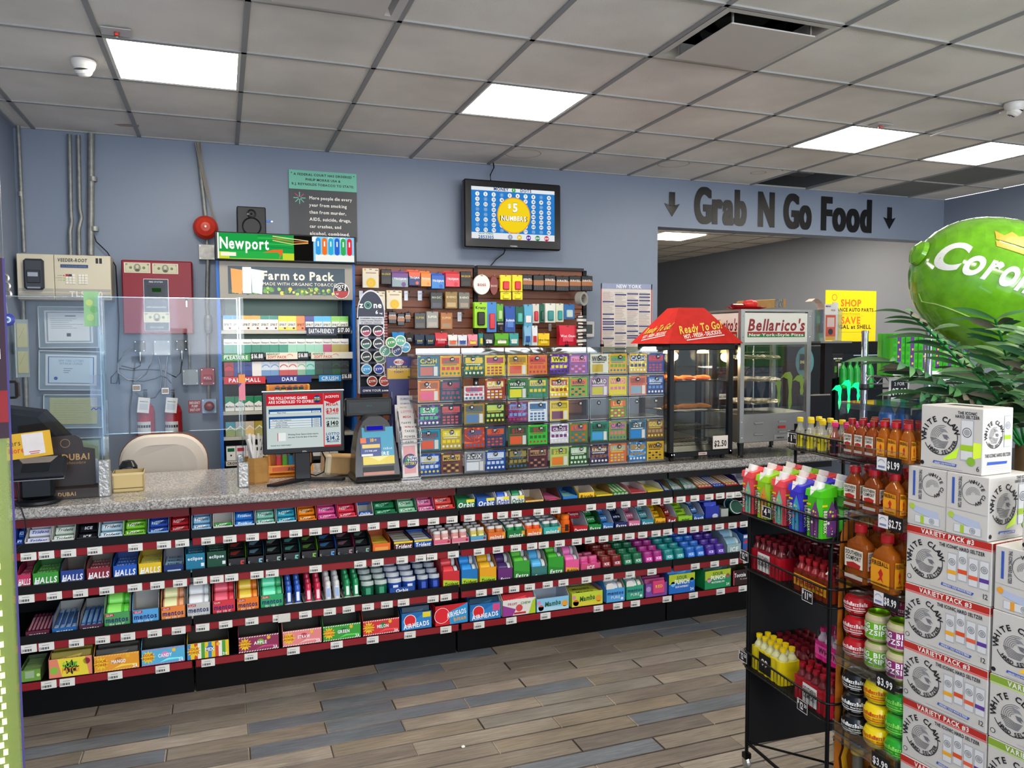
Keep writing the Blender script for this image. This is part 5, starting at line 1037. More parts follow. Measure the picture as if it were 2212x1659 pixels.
strip(.72,.815,CS[0]+.022,.05,'#0c0c0e','$17.00','#f4f4f4','black 17 dollar price card on the first tobacco shelf')
strip(x0+.02,.17,CS[1]-.006,.045,'#3a9444','PLEASURE','#f4f8f0','green pleasure slogan strip on the second tobacco shelf',extra=lambda g,fr:g.text(fr,'FIND YOUR',-.03,.032,.009,'#f0f4e8',z=.0012))
strip(.17,.255,CS[1]+.004,.05,'#0c0c0e','$16.88','#f4f4f4','black 16 dollar price card beside the pleasure strip')
strip(.268,.465,CS[1]+.002,.044,'#e4dcc8',None,'','left cream soft pack strip on the second tobacco shelf',extra=lambda g,fr:(g.text(fr,'NEWPORT',-.055,.026,.013,'#2c7c44',z=.0012,sh=.2,fit=.08),g.text(fr,'SOFT PACK',-.03,.006,.016,'#d85030',z=.0012,sh=.1,fit=.12),g.ring(fr,.05,.012,.02,.004,'#e07040',a0=20,a1=140)))
strip(.465,.535,CS[1]+.006,.048,'#0c0c0e','$16.88','#f4f4f4','black 16 dollar price card between the soft pack strips')
strip(.552,.83,CS[1]+.002,.044,'#e4dcc8',None,'','right cream soft pack strip on the second tobacco shelf',extra=lambda g,fr:(g.text(fr,'NEWPORT',-.09,.026,.013,'#2c7c44',z=.0012,sh=.2,fit=.08),g.text(fr,'SOFT PACK',-.06,.006,.016,'#d85030',z=.0012,sh=.1,fit=.12),g.ring(fr,.02,.012,.02,.004,'#e07040',a0=20,a1=140)))
strip(x0+.03,.26,CS[2]-.004,.046,'#c81c28','PALL MALL','#f4e8e8','bright red strip on the third tobacco shelf')
strip(.27,.55,CS[2]-.004,.044,'#1c2c84','DARE','#e8ecf8','dark blue strip behind the lighters on the third tobacco shelf')
strip(.6,.745,CS[2]-.004,.042,'#2c94d8','CRUSH','#f0f8fc','sky blue crush strip on the third tobacco shelf',extra=lambda g,fr:g.text(fr,'YOUR MOMENT',-.01,.003,.008,'#c0e8f8',z=.0012))
strip(.745,.82,CS[2]+.01,.05,'#0c0c0e','$16.88','#f4f4f4','black 16 dollar price card at the right of the third tobacco shelf')
strip(x0+.03,.12,CS[5]-.004,.03,'#d8d4c8','CROWNS','#2c2420','cream crowns strip on the lowest visible tobacco shelf')
# ================================================================== SLATWALL AND HANGING GOODS
SY=5.70
def slat(xa,xb,lab):
 t=thing('slatwall_panel',lab,'display wall',group='brown slatwall panels')
 part('core',G().box(xa,xb,SY+.018,5.765,.95,2.13,'#5a3218','satin'),t)
 z=2.13
 me=G().box(0,xb-xa-.004,0,.018,0,.071,'#7a4422','slatwood',ch=.002).mesh('slat')
 while z>1.0:
  z-=.0762;part('slat',me,t,loc=(xa+.002,SY,z+.004))
 part('top_cap',G().box(xa-.005,xb+.005,SY-.02,5.77,2.13,2.152,'#221c1c','satin'),t)
slat(.905,1.81,'left brown slatwall panel beside the tobacco cabinet');slat(1.845,2.73,'right brown slatwall panel under the television')
for xx,lb in((1.812,'black slotted upright between the two slatwall panels'),(2.732,'black slotted upright at the right end of the slatwall')):
 g=G().box(xx,xx+.032,SY-.012,5.765,.95,2.135,'#151416','powder')
 for i in range(26):g.rect(FRONT(0,SY-.012),xx+.006,2.1-i*.044,xx+.011,2.118-i*.044,'#050505');g.rect(FRONT(0,SY-.012),xx+.02,2.1-i*.044,xx+.025,2.118-i*.044,'#050505')
 thing('upright_post',lb,'post',g=g,group='black slotted uprights')
HY=5.56
def hang(x0,y0,x1,y1,lab,kind='pouch',c='#888888',c2='#dddddd',tx='',tc='#ffffff',depth=.05,n=2,name='hanging_pack'):
 u0,u1,v0,v1=760+x0/4.096,760+x1/4.096,560+y0/4.096,560+y1/4.096
 X,Z,w,h=span(u0,v0,u1,v1,HY);t=thing(name,lab,'packet' if name=='hanging_pack' else name.replace('_',' '),loc=(X,HY,Z))
 fr=FRONT(0,0)
 def one(k):
  g=G()
  if kind=='card':
   g.box(-w/2,w/2,0,.003,0,h,c,'card',ch=.001)
   g.disc(fr,w*.02,h*.26,w*.3,'#f0c020');g.disc(fr,0,h*.24,w*.14,'#f6cc3c',z=.0009);g.ring(fr,0,h*.24,w*.06,.002,'#e08830',z=.0012);g.disc(fr,-w*.34,h*.92,w*.06,'#e8a020');g.rect(fr,-w*.3,h*.74,w*.34,h*.78,'#b06a58');g.rect(fr,w*.28,h*.88,w*.46,h*.93,'#8c8468')
  elif kind=='box':
   g.box(-w/2,w/2,0,depth,0,h*.82,c2,'gloss',ch=.002);g.box(-w/2,w/2,depth-.002,depth,h*.82,h,c,'card');g.rect(fr,-w*.49,h*.55,w*.49,h*.82,c,'gloss');g.box(-w*.5,w*.5,0,depth,h*.80,h*.82,c,'gloss');g.disc(fr,w*.22,h*.16,w*.14,c,'gloss')
   g.poly(F((0,0,h*.82),(1,0,0),Vector((0,depth,h*.1))),[(-w/2,0),(w/2,0),(w*.42,depth*1.0),(-w*.42,depth)],shade(c,1.15),'gloss')
  elif kind=='black':
   g.box(-w/2,w/2,0,.012,0,h,c,'gloss',ch=.003);g.rect(fr,-w*.36,h*.1,w*.36,h*.36,c2,'gloss')
  elif kind=='batt':
   g.box(-w/2,w/2,0,.014,0,h,'#161412','gloss',ch=.004);g.rect(fr,-w*.48,h*.34,w*.48,h*.66,'#a0622e','gloss');
   for q in range(4):g.rect(fr,-w*.4+q*w*.2,h*.08,-w*.26+q*w*.2,h*.34,'#2a2422','gloss',z=.0009)
  elif kind=='bag':
   g.ppoly([(-w*.5,.0,.004),(w*.5,.0,.004),(w*.46,-.008,h*.5),(w*.5,.0,h),(-w*.5,.0,h),(-w*.46,-.008,h*.5)],[(-w*.5,.008,.004),(w*.5,.008,.004),(w*.46,.016,h*.5),(w*.5,.008,h),(-w*.5,.008,h),(-w*.46,.016,h*.5)],c,'gloss')
   g.rect(F((0,-.009,0)),-w*.3,h*.2,w*.3,h*.5,c2,'gloss')
  elif kind=='blister':
   g.box(-w/2,w/2,0,.003,0,h,c,'card',ch=.001);g.box(-w*.3,w*.3,-.016,0,h*.1,h*.62,c2,'gloss',ch=.006)
  elif kind=='oval':
   g.prism(fr,[(w/2*math.cos(a),h/2+h/2*math.sin(a))for a in[2*PI*i/22 for i in range(22)]],-.01,0,c,'gloss')
  if tx:g.text(F((0,-.0105 if kind=='bag' else(-.0006 if kind!='blister' else-.0006),0)),tx,0,h*(.62 if kind in('black','batt')else .42 if kind!='blister' else .74),min(h*.12,w*.2),tc,fit=w*.86,z=.0014,bold=1)
  if kind!='batt' or k==0:g.rect(fr,-w*.08,h*.93,w*.08,h*.96,'#141414',z=.0012)
  return g
 me=cm((name.replace('hanging_pack','packet'),lab),lambda:one(0))
 part('front_pack',me,t)
 for k in range(1,n):part('pack_behind',me,t,loc=(0,(.018 if kind!='box' else depth+.004)*k,0))
 part('hook',G().tube([(0,SY-HY,h*.96+.004),(0,-.012,h*.96+.004),(0,-.02,h*.96+.012)],.0022,'#c8c8c8','chrome',5),t)
 return t
GC='#e8e0c4'
hang(95,80,238,252,'cream and yellow gift card, top row far left','card',GC);hang(165,283,295,450,'cream gift card in second row behind the round-tin rack','card',GC);hang(308,275,443,440,'cream gift card in second row, clear of the rack','card',GC)
hang(258,88,350,222,'black and gold packet right of the top gift card','black','#16130f','#2c2418','MAGNUM','#c8a03c')
hang(355,97,498,245,'purple and grey boxed packs in top row','box','#6a3c84','#8ca0a8','TROJAN','#f0f0f4',.07);hang(505,88,606,232,'orange and navy boxed packs in top row','box','#e05a34','#28306c','TROJAN','#f0f0f4',.06);hang(612,100,700,240,'orange boxed packs in top row','box','#ee7a1c','#f0a04c','TROJAN','#f8f0e8',.05)
hang(706,117,820,260,'bright blue boxed packs in top row','box','#1c58b8','#2c80cc','TROJAN','#f0f0f8',.06);hang(830,100,955,243,'red boxed packs in top row','box','#c8202c','#e0485c','TROJAN','#f8f0f0',.06);hang(962,108,1056,243,'black and gold packet by the black upright','black','#16130f','#2c2418','MAGNUM','#c8a03c')
hang(697,290,805,440,'black pill card with two capsules, second row','black','#1a1a1c','#404048','MAGIC','#b0b890');hang(827,287,936,437,'gold pill card in second row','black','#8c6a2c','#b8a070','RHINO','#d8d0a0');hang(946,292,1043,440,'grey pill card in second row','black','#6a6a62','#9c8c7c','RHINO','#d8d8c0')
hang(324,462,396,570,'small copper-topped battery pack, third row left','batt',tx='POWER',tc='#f0e8e0');hang(403,478,468,587,'small copper-topped battery pack, third row middle','batt',tx='POWER',tc='#f0e8e0');hang(472,470,522,560,'small copper-topped battery pack, third row right','batt',tx='POWER',tc='#f0e8e0')
hang(554,472,654,615,'black pill card with gold lettering, third row','black','#1c1a18','#4c4434','SUPER','#b8a44c');hang(660,462,766,610,'silver pill card, third row','black','#8c8c84','#a89c90','SUPER','#e8e8d8');hang(786,472,892,620,'orange-brown pill card, third row','black','#a8682c','#a08468','SUPER','#e0c890')
hang(356,645,465,745,'bright blue medicine packets, bottom row left','bag','#1c84c8','#1c84c8','Aleve','#f0e060');hang(470,655,545,745,'black medicine packet behind the round tins','bag','#16181c','#22262c','4HR','#e8e8e8')
hang(554,665,642,770,'left navy pain relief packet','bag','#16304c','#16304c','Advil','#f0d83c');hang(650,668,735,770,'right navy pain relief packet','bag','#143048','#143048','Advil','#f0d83c');hang(735,650,845,770,'red pain relief packets','bag','#c81c30','#c82c3c','TYLENOL','#f8f0f0')
hang(849,668,934,770,'white and orange cold medicine packet','bag','#e4e0e0','#e4642c','DayQuil','#e05828');hang(937,670,1020,770,'white and blue cold medicine packet','bag','#d8dce8','#2c58a8','NyQuil','#2c50a0');hang(1026,665,1112,770,'pink stomach medicine packet','bag','#ee8ca0','#f0d83c','Pepto','#a82c50')
hang(1078,135,1222,312,'white oval hanger card with brown lettering','oval','#e9e4dc','','BOSS','#a02828');hang(1222,145,1293,315,'narrow brown-red oval hanger card','oval','#7c2418','','BOSS','#e8c8b8')
for a,b,lb in((1315,1410,'left'),(1422,1510,'right')):
 hang(a,140,b,285,f'{lb} yellow hanging freshener with red square','blister','#f0dc20','#d0282c','','#a02020');hang(a,290,b,358,f'{lb} small yellow tag reading yellow','card2' if 0 else 'blister','#f2de1c','#f2de1c','YELLOW','#202020',n=1)
for i,(a,b,c_,d_)in enumerate(((1512,135,1598,270),(1607,137,1700,278),(1704,137,1803,278),(1808,148,1922,283),(1925,148,2030,280),(2033,148,2132,280))):
 hang(a,b,c_,d_,f'large copper-topped battery pack, {ORD[i]} from the left in the top row','batt',tx='' if i==1 else 'DURACELL',tc='#f0e8e0',n=3)
hang(1085,380,1197,608,'lime green packs with black drawings','blister','#9cd824','#1c1c14','Krazy','#141414',n=3);hang(1197,378,1280,645,'long blue and red toothbrush pack','blister','#3c84d0','#c8303c','','#ffffff')
hang(1282,395,1340,550,'green toothbrush pack above the black one','blister','#5ca834','#a8d088');hang(1288,552,1343,645,'narrow black upright pack below the green toothbrush','blister','#18181a','#2c2c30','REACH','#e8e8e8');hang(1353,415,1445,648,'deep blue razor pack','bag','#1c50a8','#3c78c8','Schick','#e8f0f8')
hang(1449,415,1520,575,'dark green mouthwash blister pack','blister','#145c48','#48b0a8');hang(1522,400,1597,600,'light blue pack of cotton swabs','bag','#58a8cc','#e8e0d8');hang(1600,395,1658,565,'white and red thermometer pack','blister','#d4d0c8','#c02c34');hang(1662,395,1705,560,'narrow dark green comb pack','blister','#1c6450','#1c5040')
hang(1712,390,1802,560,'white and teal clipper pack, left','blister','#e0e4dc','#2c8c8c',n=3);hang(1806,392,1873,555,'white and teal clipper pack, right','blister','#dce0c8','#2c9c9c');hang(1877,398,1970,530,'blue and red roll tape pack','blister','#2c74b8','#b8d0d0','','#f0f0f0')
hang(1123,655,1163,765,'teal bottle with yellow top, bottom row','blister','#1c8484','#e0d038');hang(1166,660,1256,765,'dark shaving pack, bottom row','bag','#26343c','#d8dcdc','Edge','#f0f0f0');hang(1262,655,1388,768,'green mouthwash bags, bottom row','bag','#5cac28','#e8ecd8','LISTERINE','#1c3c24');hang(1392,655,1475,768,'teal mouthwash bags, bottom row','bag','#3c9c9c','#d0e0dc','LISTER','#e8f0f0')
hang(1522,590,1588,768,'pale blue toothbrush tubes','bag','#7cb4d8','#2c50a0');hang(1592,588,1642,768,'white toothpaste pack with red end','bag','#dce0e8','#c82c30');hang(1646,655,1748,768,'yellow wet wipes packet','bag','#f0c81c','#f0d440','Wet Ones','#202020');hang(1832,585,1985,765,'red wet wipes packets at the right end','bag','#d81c3c','#e8506c','Wet Ones','#f8e8f0',n=3)
def clip(x0_,y0_,x1_,y1_,lab):
 X,Z,w,h=span(760+x0_/4.096,560+y0_/4.096,760+x1_/4.096,560+y1_/4.096,SY-.004);thing('empty_hook',lab,'hook',loc=(X,SY-.006,Z),group='empty slatwall hooks',g=G().box(-w/2,w/2,0,.005,0,h,'#b4b6bc','steel').tube([(0,0,h*.7),(0,-.1,h*.7),(0,-.11,h*.85)],.003,'#c8c8cc','chrome',5))
for a,lb in(((65,280,98,350),'empty hook at the far left of the slatwall'),((463,280,495,365),'left empty hook in the second slatwall row'),((583,280,620,365),'right empty hook in the second slatwall row'),((935,468,970,550),'empty hook in the third slatwall row'),((1740,570,1765,635),'empty hook left of the red wipes')):clip(*a,lb)
# strips of small packs
def strip_of(x0_,y0_,x1_,y1_,n,cs,lab):
 X,Z,w,h=span(760+x0_/4.096,560+y0_/4.096,760+x1_/4.096,560+y1_/4.096,HY-.02);t=thing('clip_strip',lab,'clip strip',loc=(X,HY-.02,Z));part('strip',G().box(-.006,.006,.004,.006,0,h+.02,'#c8ccd0','clearbottle').tube([(0,.004,h+.01),(0,.13,h+.01)],.003,'#888','metal',5),t)
 for i in range(n):part('small_pack',G().box(-w/2,w/2,-.008,.004,0,h/n*.8,cs[i%len(cs)],'gloss',ch=.002).rect(FRONT(0,-.008),-w*.4,h/n*.2,w*.1,h/n*.6,'#e8e4dc','card'),t,loc=(0,0,h-(i+1)*h/n),rot=(0,random.uniform(-.08,.08),0))
strip_of(245,465,315,690,9,['#6c1c1c','#a84038','#7a2a24'],'hanging strip of small dark red packs beside the round-tin rack');strip_of(1990,490,2072,765,9,['#2a2a2e','#c8c8cc','#3c2c2c'],'hanging strip of small lighters at the right end of the slatwall')
x,z=at(760+2055/4.096,560+348/4.096,5.5);thing('tape_roll','round clear roll of scissors tape hanging at the slatwall right end','tape roll',loc=(x,5.5,z),rz=.5,g=G().lathe([(.035,0),(.055,0),(.055,.05),(.035,.05),(.035,0)],axis='y',seg=22,col='#9c9a94',mat='gloss').tube([(0,.0,0),(0,.2,0)],.003,'#888','metal',5))
x,z=at(1272,713,YW-.02);thing('thermostat','white wall thermostat with dark display right of the slatwall','thermostat',loc=(x,YW-.025,z-.06),g=G().box(-.05,.05,0,.025,0,.13,'#c8c9c8','satin',ch=.006).rect(FRONT(),-.032,.03,.03,.105,'#3c4440','gloss'))
# ================================================================== TELEVISION, POSTERS, LETTERING
X,Z,w,h=.5*(1.715+2.497),2.275,.785,.507
t=thing('television','black wall television showing yellow ball with 5 NUMBERS','television',loc=(X,5.6,Z),rot=(0,0,0))
part('housing',G().box(-w/2,w/2,.0,.06,0,h,'#0e0e10','gloss',ch=.01).box(-w*.3,w*.3,.06,.11,h*.15,h*.85,'#121214','satin',ch=.01),t)
part('wall_mount',G().box(-.12,.12,.11,.17,h*.3,h*.7,'#1a1a1c','metal'),t)
g=G();fr=F((0,-.001,h/2+.008));sw,sh_=w*.43,h*.38
g.rect(fr,-sw,-sh_,sw,sh_,'#2c7cc8','screen');g.rect(fr,-sw,sh_*.86,sw,sh_,'#e4e8ec','screen',z=.001);g.rect(fr,-sw,-sh_,sw,-sh_*.76,'#e4e8ec','screen',z=.001)
for r_ in range(8):
 for c_ in range(10):
  xx=-sw*.86+c_*sw*1.72/9;zz=sh_*.72-r_*sh_*1.38/7;n_=r_*10+c_+1
  dim=n_ in(12,31,32,42,61,62,29,9,78,79,4,74)
  g.disc(fr,xx,zz,.0165,'#5c94cc' if dim else '#f4f6fa','screen',.0012,14);g.text(fr,str(n_),xx,zz-.007,.014,'#9cc0e4' if dim else '#1c2c50',mat='screen',z=.002,fit=.026)
g.disc(fr,0,-.01,.135,'#f0a020','screen',.003,40);g.disc(fr,0,-.01,.128,'#f4d420','screen',.0034,40)
for k in(1.08,1):g.text(fr,'5',.012,.018-(k-1)*.03,.062*k,'#6a5410' if k>1 else '#fff',mat='screen',z=.004 if k>1 else .005);g.text(fr,'NUMBERS',0,-.05-(k-1)*.03,.034*k,'#6a5410' if k>1 else '#fff',mat='screen',z=.004 if k>1 else .005,w=.21*k)
g.text(fr,'$',-.035,.045,.03,'#ffffff',mat='screen',z=.005);g.text(fr,'MONEY',-.1,sh_*.885,.022,'#28406c',mat='screen',z=.0016,al='c');g.text(fr,'DOTS',.1,sh_*.885,.022,'#28406c',mat='screen',z=.0016);g.disc(fr,0,sh_*.93,.016,'#3ca848','screen',.0016);g.text(fr,'3',0,sh_*.9,.014,'#fff',mat='screen',z=.0022)
g.text(fr,'2853305',-sw*.66,-sh_*.99,.022,'#2c5c9c',mat='screen',z=.0016);g.text(fr,'DRAW NUMBER',-sw*.66,-sh_*.83,.01,'#3c9c54',mat='screen',z=.0016)
for i,(c,s_)in enumerate((('#9ca4b4','1'),('#e8c020','$5'),('#5c2ca0','$10'),('#1c8450','$20'),('#c02848','$50'))):g.disc(fr,-.03+i*.075,-sh_*.9,.02,c,'screen',.0018);g.text(fr,s_,-.03+i*.075,-sh_*.9-.006,.013,'#fff',mat='screen',z=.0026)
part('screen',g,t);part('brand_lettering',G().text(FRONT(0,-.0005),'TOSHIBA',0,.016,.009,'#c8c8cc'),t)
thing('television_cable','black cable from the ceiling down to the television','cable',g=G().tube([wp(1065,347,5.73),wp(1067,362,5.72),wp(1059,378,5.7),wp(1060,390,5.68)],.005,'#141416','rubber',6),group='television cables')
thing('television_cable','black cable running from the television down to the slatwall','cable',g=G().tube([wp(1093,535,5.7),wp(1088,548,5.72),wp(1072,560,5.72),wp(1060,574,5.73)],.005,'#141416','rubber',6),group='television cables')
X,Z,w,h=span(1298,613,1409,747,YW-.003)
Z-=.2;h+=.2
g=G().box(-w/2,w/2,0,.002,0,h,'#d8d2cc','paper');fr=FRONT();g.rect(fr,-w/2,0,-w/2+.008,h,'#b83c3c');g.rect(fr,w/2-.012,0,w/2-.002,h,'#b83c3c');g.rect(fr,-w/2,h-.045,w/2,h,'#98a0bc','paper');g.text(fr,'NEW YORK',.02,h-.036,.028,'#e8ecf4',w=.24)
rr=random.Random(9)
for c_ in range(4):
 xa=-w/2+.016+c_*(w-.03)/4;zz=h-.07
 while zz>.02:
  hh=rr.uniform(.004,.007)
  if rr.random()<.12:g.rect(fr,xa,zz-.012,xa+w/4-.016,zz,'#343c74');zz-=.018;continue
  g.rect(fr,xa,zz-hh*.5,xa+(w/4-.016)*rr.uniform(.6,1),zz,rr.choice(['#9a948e','#a8a29a','#8a8480','#b08080']),'paper');zz-=hh*1.5
thing('labour_law_poster','large labour law poster with red borders beside the arch','poster',loc=(X,YW-.003,Z),g=g)
def arrow(u,v0,v1,wpx,lab):
 x,z1=at(u,v0,YW-.004);_,z0=at(u,v1,YW-.004);k=wpx/250.
 g=G();g.prism(FRONT(),[(-.028,.09),(.028,.09),(.028,z1-z0),(-.028,z1-z0)],0,.004,'#0e0e10','gloss');g.prism(FRONT(),[(-.075,.11),(0,0),(.075,.11),(0,.09)],0,.004,'#0e0e10','gloss')
 thing('vinyl_arrow',lab,'arrow decal',loc=(x,YW-.002,z0),g=g,group='black vinyl arrows')
arrow(1452,415,468,26,'black down arrow left of the grab and go lettering');arrow(1922,448,495,22,'black down arrow right of the grab and go lettering')
# lettering: one big vinyl word group, each word a part
t=thing('vinyl_lettering','big black lettering Grab N Go Food above the arch','lettering',loc=(0,YW-.003,0))
for wd,ua,ub in(('Grab',1497,1617),('N',1634,1677),('Go',1690,1757),('Food',1770,1887)):
 xa,_=at(ua,450,YW);xb,_=at(ub,460,YW);g=G()
 for q,dx in enumerate((-.011,0,.011)):g.text(F((0,0,2.588)),wd,(xa+xb)/2+dx,0,.285,'#0a0a0b',w=(xb-xa)-.03,z=.001+q*.0004,mat='plastic',bold=2)
 part('word',g,t)
# ================================================================== THINGS ON THE COUNTER
CZ=.901
def on(u,v):x,y=atz(u,v,CZ);return x,y
# chair
x,z=at(361,960,4.7)
t=thing('office_chair','cream upholstered swivel chair with wooden rim behind the counter','chair',loc=(x-.02,4.75,0))
def rrect(w,h,r,n=6,z0=0):
 pts=[]
 for cx_,cz_,a0 in((w/2-r,h/2-r,0),(-w/2+r,h/2-r,90),(-w/2+r,-h/2+r,180),(w/2-r,-h/2+r,270)):
  for i in range(n+1):a=math.radians(a0+90*i/n);pts.append((cx_+r*math.cos(a),cz_+r*math.sin(a)+z0))
 return pts
P0=rrect(.46,.48,.16,8)
def cush(w0,zc,yy,sc):return[Vector((px*sc,yy+.25*(px*sc)**2,zc+pz*sc))for px,pz in w0]
g=G();rings=[cush(P0,.83,-.005,.95),cush(P0,.83,-.03,.985),cush(P0,.83,-.045,.93),cush(P0,.83,-.055,.75)];n=len(P0)
for a,b in zip(rings,rings[1:]):g.add(a+b,[(i,(i+1)%n,n+(i+1)%n,n+i)for i in range(n)],'#d0c6ba','rubber',True)
g.add(rings[-1],[tuple(range(n))],'#d0c6ba','rubber');part('backrest',g,t)
g=G();a=cush(P0,.83,-.02,1.0);b=cush(P0,.83,.02,1.0);g.ppoly(a,b,'#7a4a28','gloss');part('wooden_shell',g,t)
part('seat',G().box(-.24,.24,-.42,.02,.44,.52,'#cfc6bb','rubber',ch=.03),t);part('column',G().tube([(0,-.2,.1),(0,-.2,.44)],.03,'#2a2a2c','metal',10),t)
for i in range(5):a=2*PI*i/5;part('leg',G().tube([(0,-.2,.1),(.28*math.cos(a),-.2+.28*math.sin(a),.06),(.3*math.cos(a),-.2+.3*math.sin(a),.0)],.018,'#2a2a2c','metal',8),t)
# acrylic guards
def pane(name,lab,x0_,x1_,y,z0,z1,feet=(),grp='clear counter guards'):
 t=thing(name,lab,'counter guard',loc=(0,y,0),group=grp)
 part('pane',G().box(x0_,x1_,-.0025,.0025,z0,z1,'#ffffff','acrylic'),t)
 e=G();e.box(x0_-.002,x0_+.003,-.004,.004,z0,z1,'#dfe8ea','acrylic_edge');e.box(x1_-.003,x1_+.002,-.004,.004,z0,z1,'#dfe8ea','acrylic_edge');e.box(x0_,x1_,-.003,.003,z1-.003,z1,'#dfe8ea','acrylic_edge');e.box(x0_,x1_,-.003,.003,z0,z0+.003,'#dfe8ea','acrylic_edge')
 part('polished_edge',e,t,kind='stuff')
 return t
xa=-.497;xb=.072;ztop=at(215,640,3.88)[1]
t=pane('acrylic_guard','large clear acrylic guard between the register and the straws',xa,xb,3.90,1.165,ztop)
t2=pane('acrylic_guard','clear acrylic side guard standing behind the register',-1.12,xa-.01,3.93,CZ,ztop)
for xx,lb in((xa,'left'),(xb+.01,'right')):
 d=thing('guard_post',f'{lb} narrow acrylic post wrapped in silver tape at its foot','guard post',loc=(xx,3.84,CZ),group='taped acrylic posts')
 part('strip',G().box(-.0025,.0025,-.03,.12,0,ztop-CZ,'#dfe8ea','acrylic_edge'),d);part('front_strip',G().box(-.016,.016,-.033,-.03,.05,ztop-CZ,'#eef','acrylic'),d)
 part('silver_tape',G().box(-.024,.022,-.04,.0,0,.115 if lb=='right' else .16,'#b4b2ae','tape',ch=.004).box(-.02,.018,.0,.06,0,.1,'#b4b2ae','tape',ch=.004),d)
# stickers on the guard
x,z=at(196,668,3.87);thing('window_decal','blurry green leaf sticker at the top of the left guard','sticker',loc=(x,3.892,z),g=G().box(-.03,.03,0,.001,-.075,.08,'#a8dc9c','paper').disc(FRONT(),-.008,.03,.014,'#d8e888').disc(FRONT(),.01,0,.016,'#88cc74').disc(FRONT(),-.005,-.035,.015,'#c4e894'))
x,z=at(205,845,3.87);thing('window_decal','faint white paper sticker with violet scribble on the left guard','sticker',loc=(x,3.892,z),g=G().box(-.022,.03,0,.001,-.07,.07,'#c4d4f0','film').line(FRONT(),[(-.02,-.085),(-.01,-.075),(0,-.085),(.01,-.075),(.02,-.083)],.004,'#3c50d0'))
x,z=at(522,835,3.87);thing('window_decal','narrow orange and pink sticker on the right acrylic post','sticker',loc=(x,3.80,z),g=G().box(-.014,.014,0,.001,-.06,.06,'#e88c9c','paper').rect(FRONT(),-.014,.02,.014,.06,'#f09030').poly(FRONT(),[(-.014,-.0),(.0,.02),(-.014,.02)],'#503890'))
# register and card reader
x,y=on(120,1050);t=thing('register_screen','large black register monitor seen from behind, tilted','monitor',loc=(-.80,4.02,CZ),rz=-.3)
g=G();
pts=[(-.22,.40),(.04,.365),(.235,.15),(.235,.12),(.205,.10),(-.22,.12)]
g.ppoly([(px,0,pz)for px,pz in pts],[(px,.035,pz+.01)for px,pz in pts],'#131519','satin');g.ppoly([(px*.8-.01,-.012,pz*.8+.05)for px,pz in pts],[(px,0,pz)for px,pz in pts],'#191c22','satin')
part('housing',g,t);part('maker_badge',G().box(-.12,-.03,-.016,-.012,.25,.275,'#22262c','satin'),t);part('stand',G().box(-.05,.05,.0,.04,0,.14,'#16181c','satin',ch=.005).box(-.11,.11,-.08,.12,0,.015,'#16181c','satin',ch=.005),t)
t=thing('card_reader','black payment terminal with stylus on a round stand','card reader',loc=(-.745,3.76,CZ),rz=.06)
part('stand_base',G().lathe([(0,0),(.085,0),(.088,.006),(.085,.016),(.05,.022)],seg=26,col='#15171b',mat='satin'),t);part('stand_column',G().box(-.062,.062,-.03,.045,.02,.125,'#101215','satin',ch=.012),t)
k=Matrix.Rotation(.45,3,'X')
g=G().box(-.11,.11,-.075,.075,-.012,.012,'#1c2027','satin',ch=.01).box(-.108,.108,-.073,.073,-.018,-.012,'#8a8e94','metal',ch=.003);part('terminal_body',g,t,loc=(0,-.01,.15),rot=(.42,0,0))
g=G().poly(F((0,0,.0125),(1,0,0),(0,1,0)),[(-.075,.07),(.075,.07),(.05,.02),(-.05,.02)],'#8a8078','gloss').rect(F((0,0,.0125),(1,0,0),(0,1,0)),-.05,-.05,.05,.015,'#0c0f14','gloss');part('terminal_screen',g,t,loc=(0,-.01,.15),rot=(.42,0,0))
part('stylus',G().tube([(-.105,-.085,.17),(-.095,-.09,.08)],.004,'#0c0d10','gloss',6),t);part('stylus_cord',G().tube([(-.095,-.09,.08),(-.07,-.1,.03),(-.045,-.115,.004),(-.03,-.132,-.04),(-.025,-.135,-.09),(-.04,-.13,-.14),(-.08,-.128,-.17)],.0025,'#15161a','rubber',5),t)
t=thing('rewards_card_sign','yellow rewards sign with a white code card above the card reader','sign',loc=(-.775,3.70,CZ+.20),rz=.02,rot=(0,-.10,0))
g=G().box(-.11,.105,0,.003,0,.105,'#e8b41c','card');fr=FRONT();g.text(fr,'Members',-.06,.056,.022,'#3c2c10',w=.11,bold=0);g.text(fr,'Save More',-.055,.026,.022,'#e05828',w=.12);g.text(fr,'Rewards',-.07,.084,.009,'#3c2c10',bold=0);part('board',g,t)
part('code_card',G().box(0,.078,-.002,0,.012,.1,'#ece4e0','paper').rect(FRONT(0,-.002),.02,.022,.06,.026,'#d07060').rect(FRONT(0,-.002),.024,.014,.056,.018,'#d07060'),t);part('support',G().tube([(-.05,.01,0),(-.05,.03,-.196)],.004,'#202226','rubber',6),t)
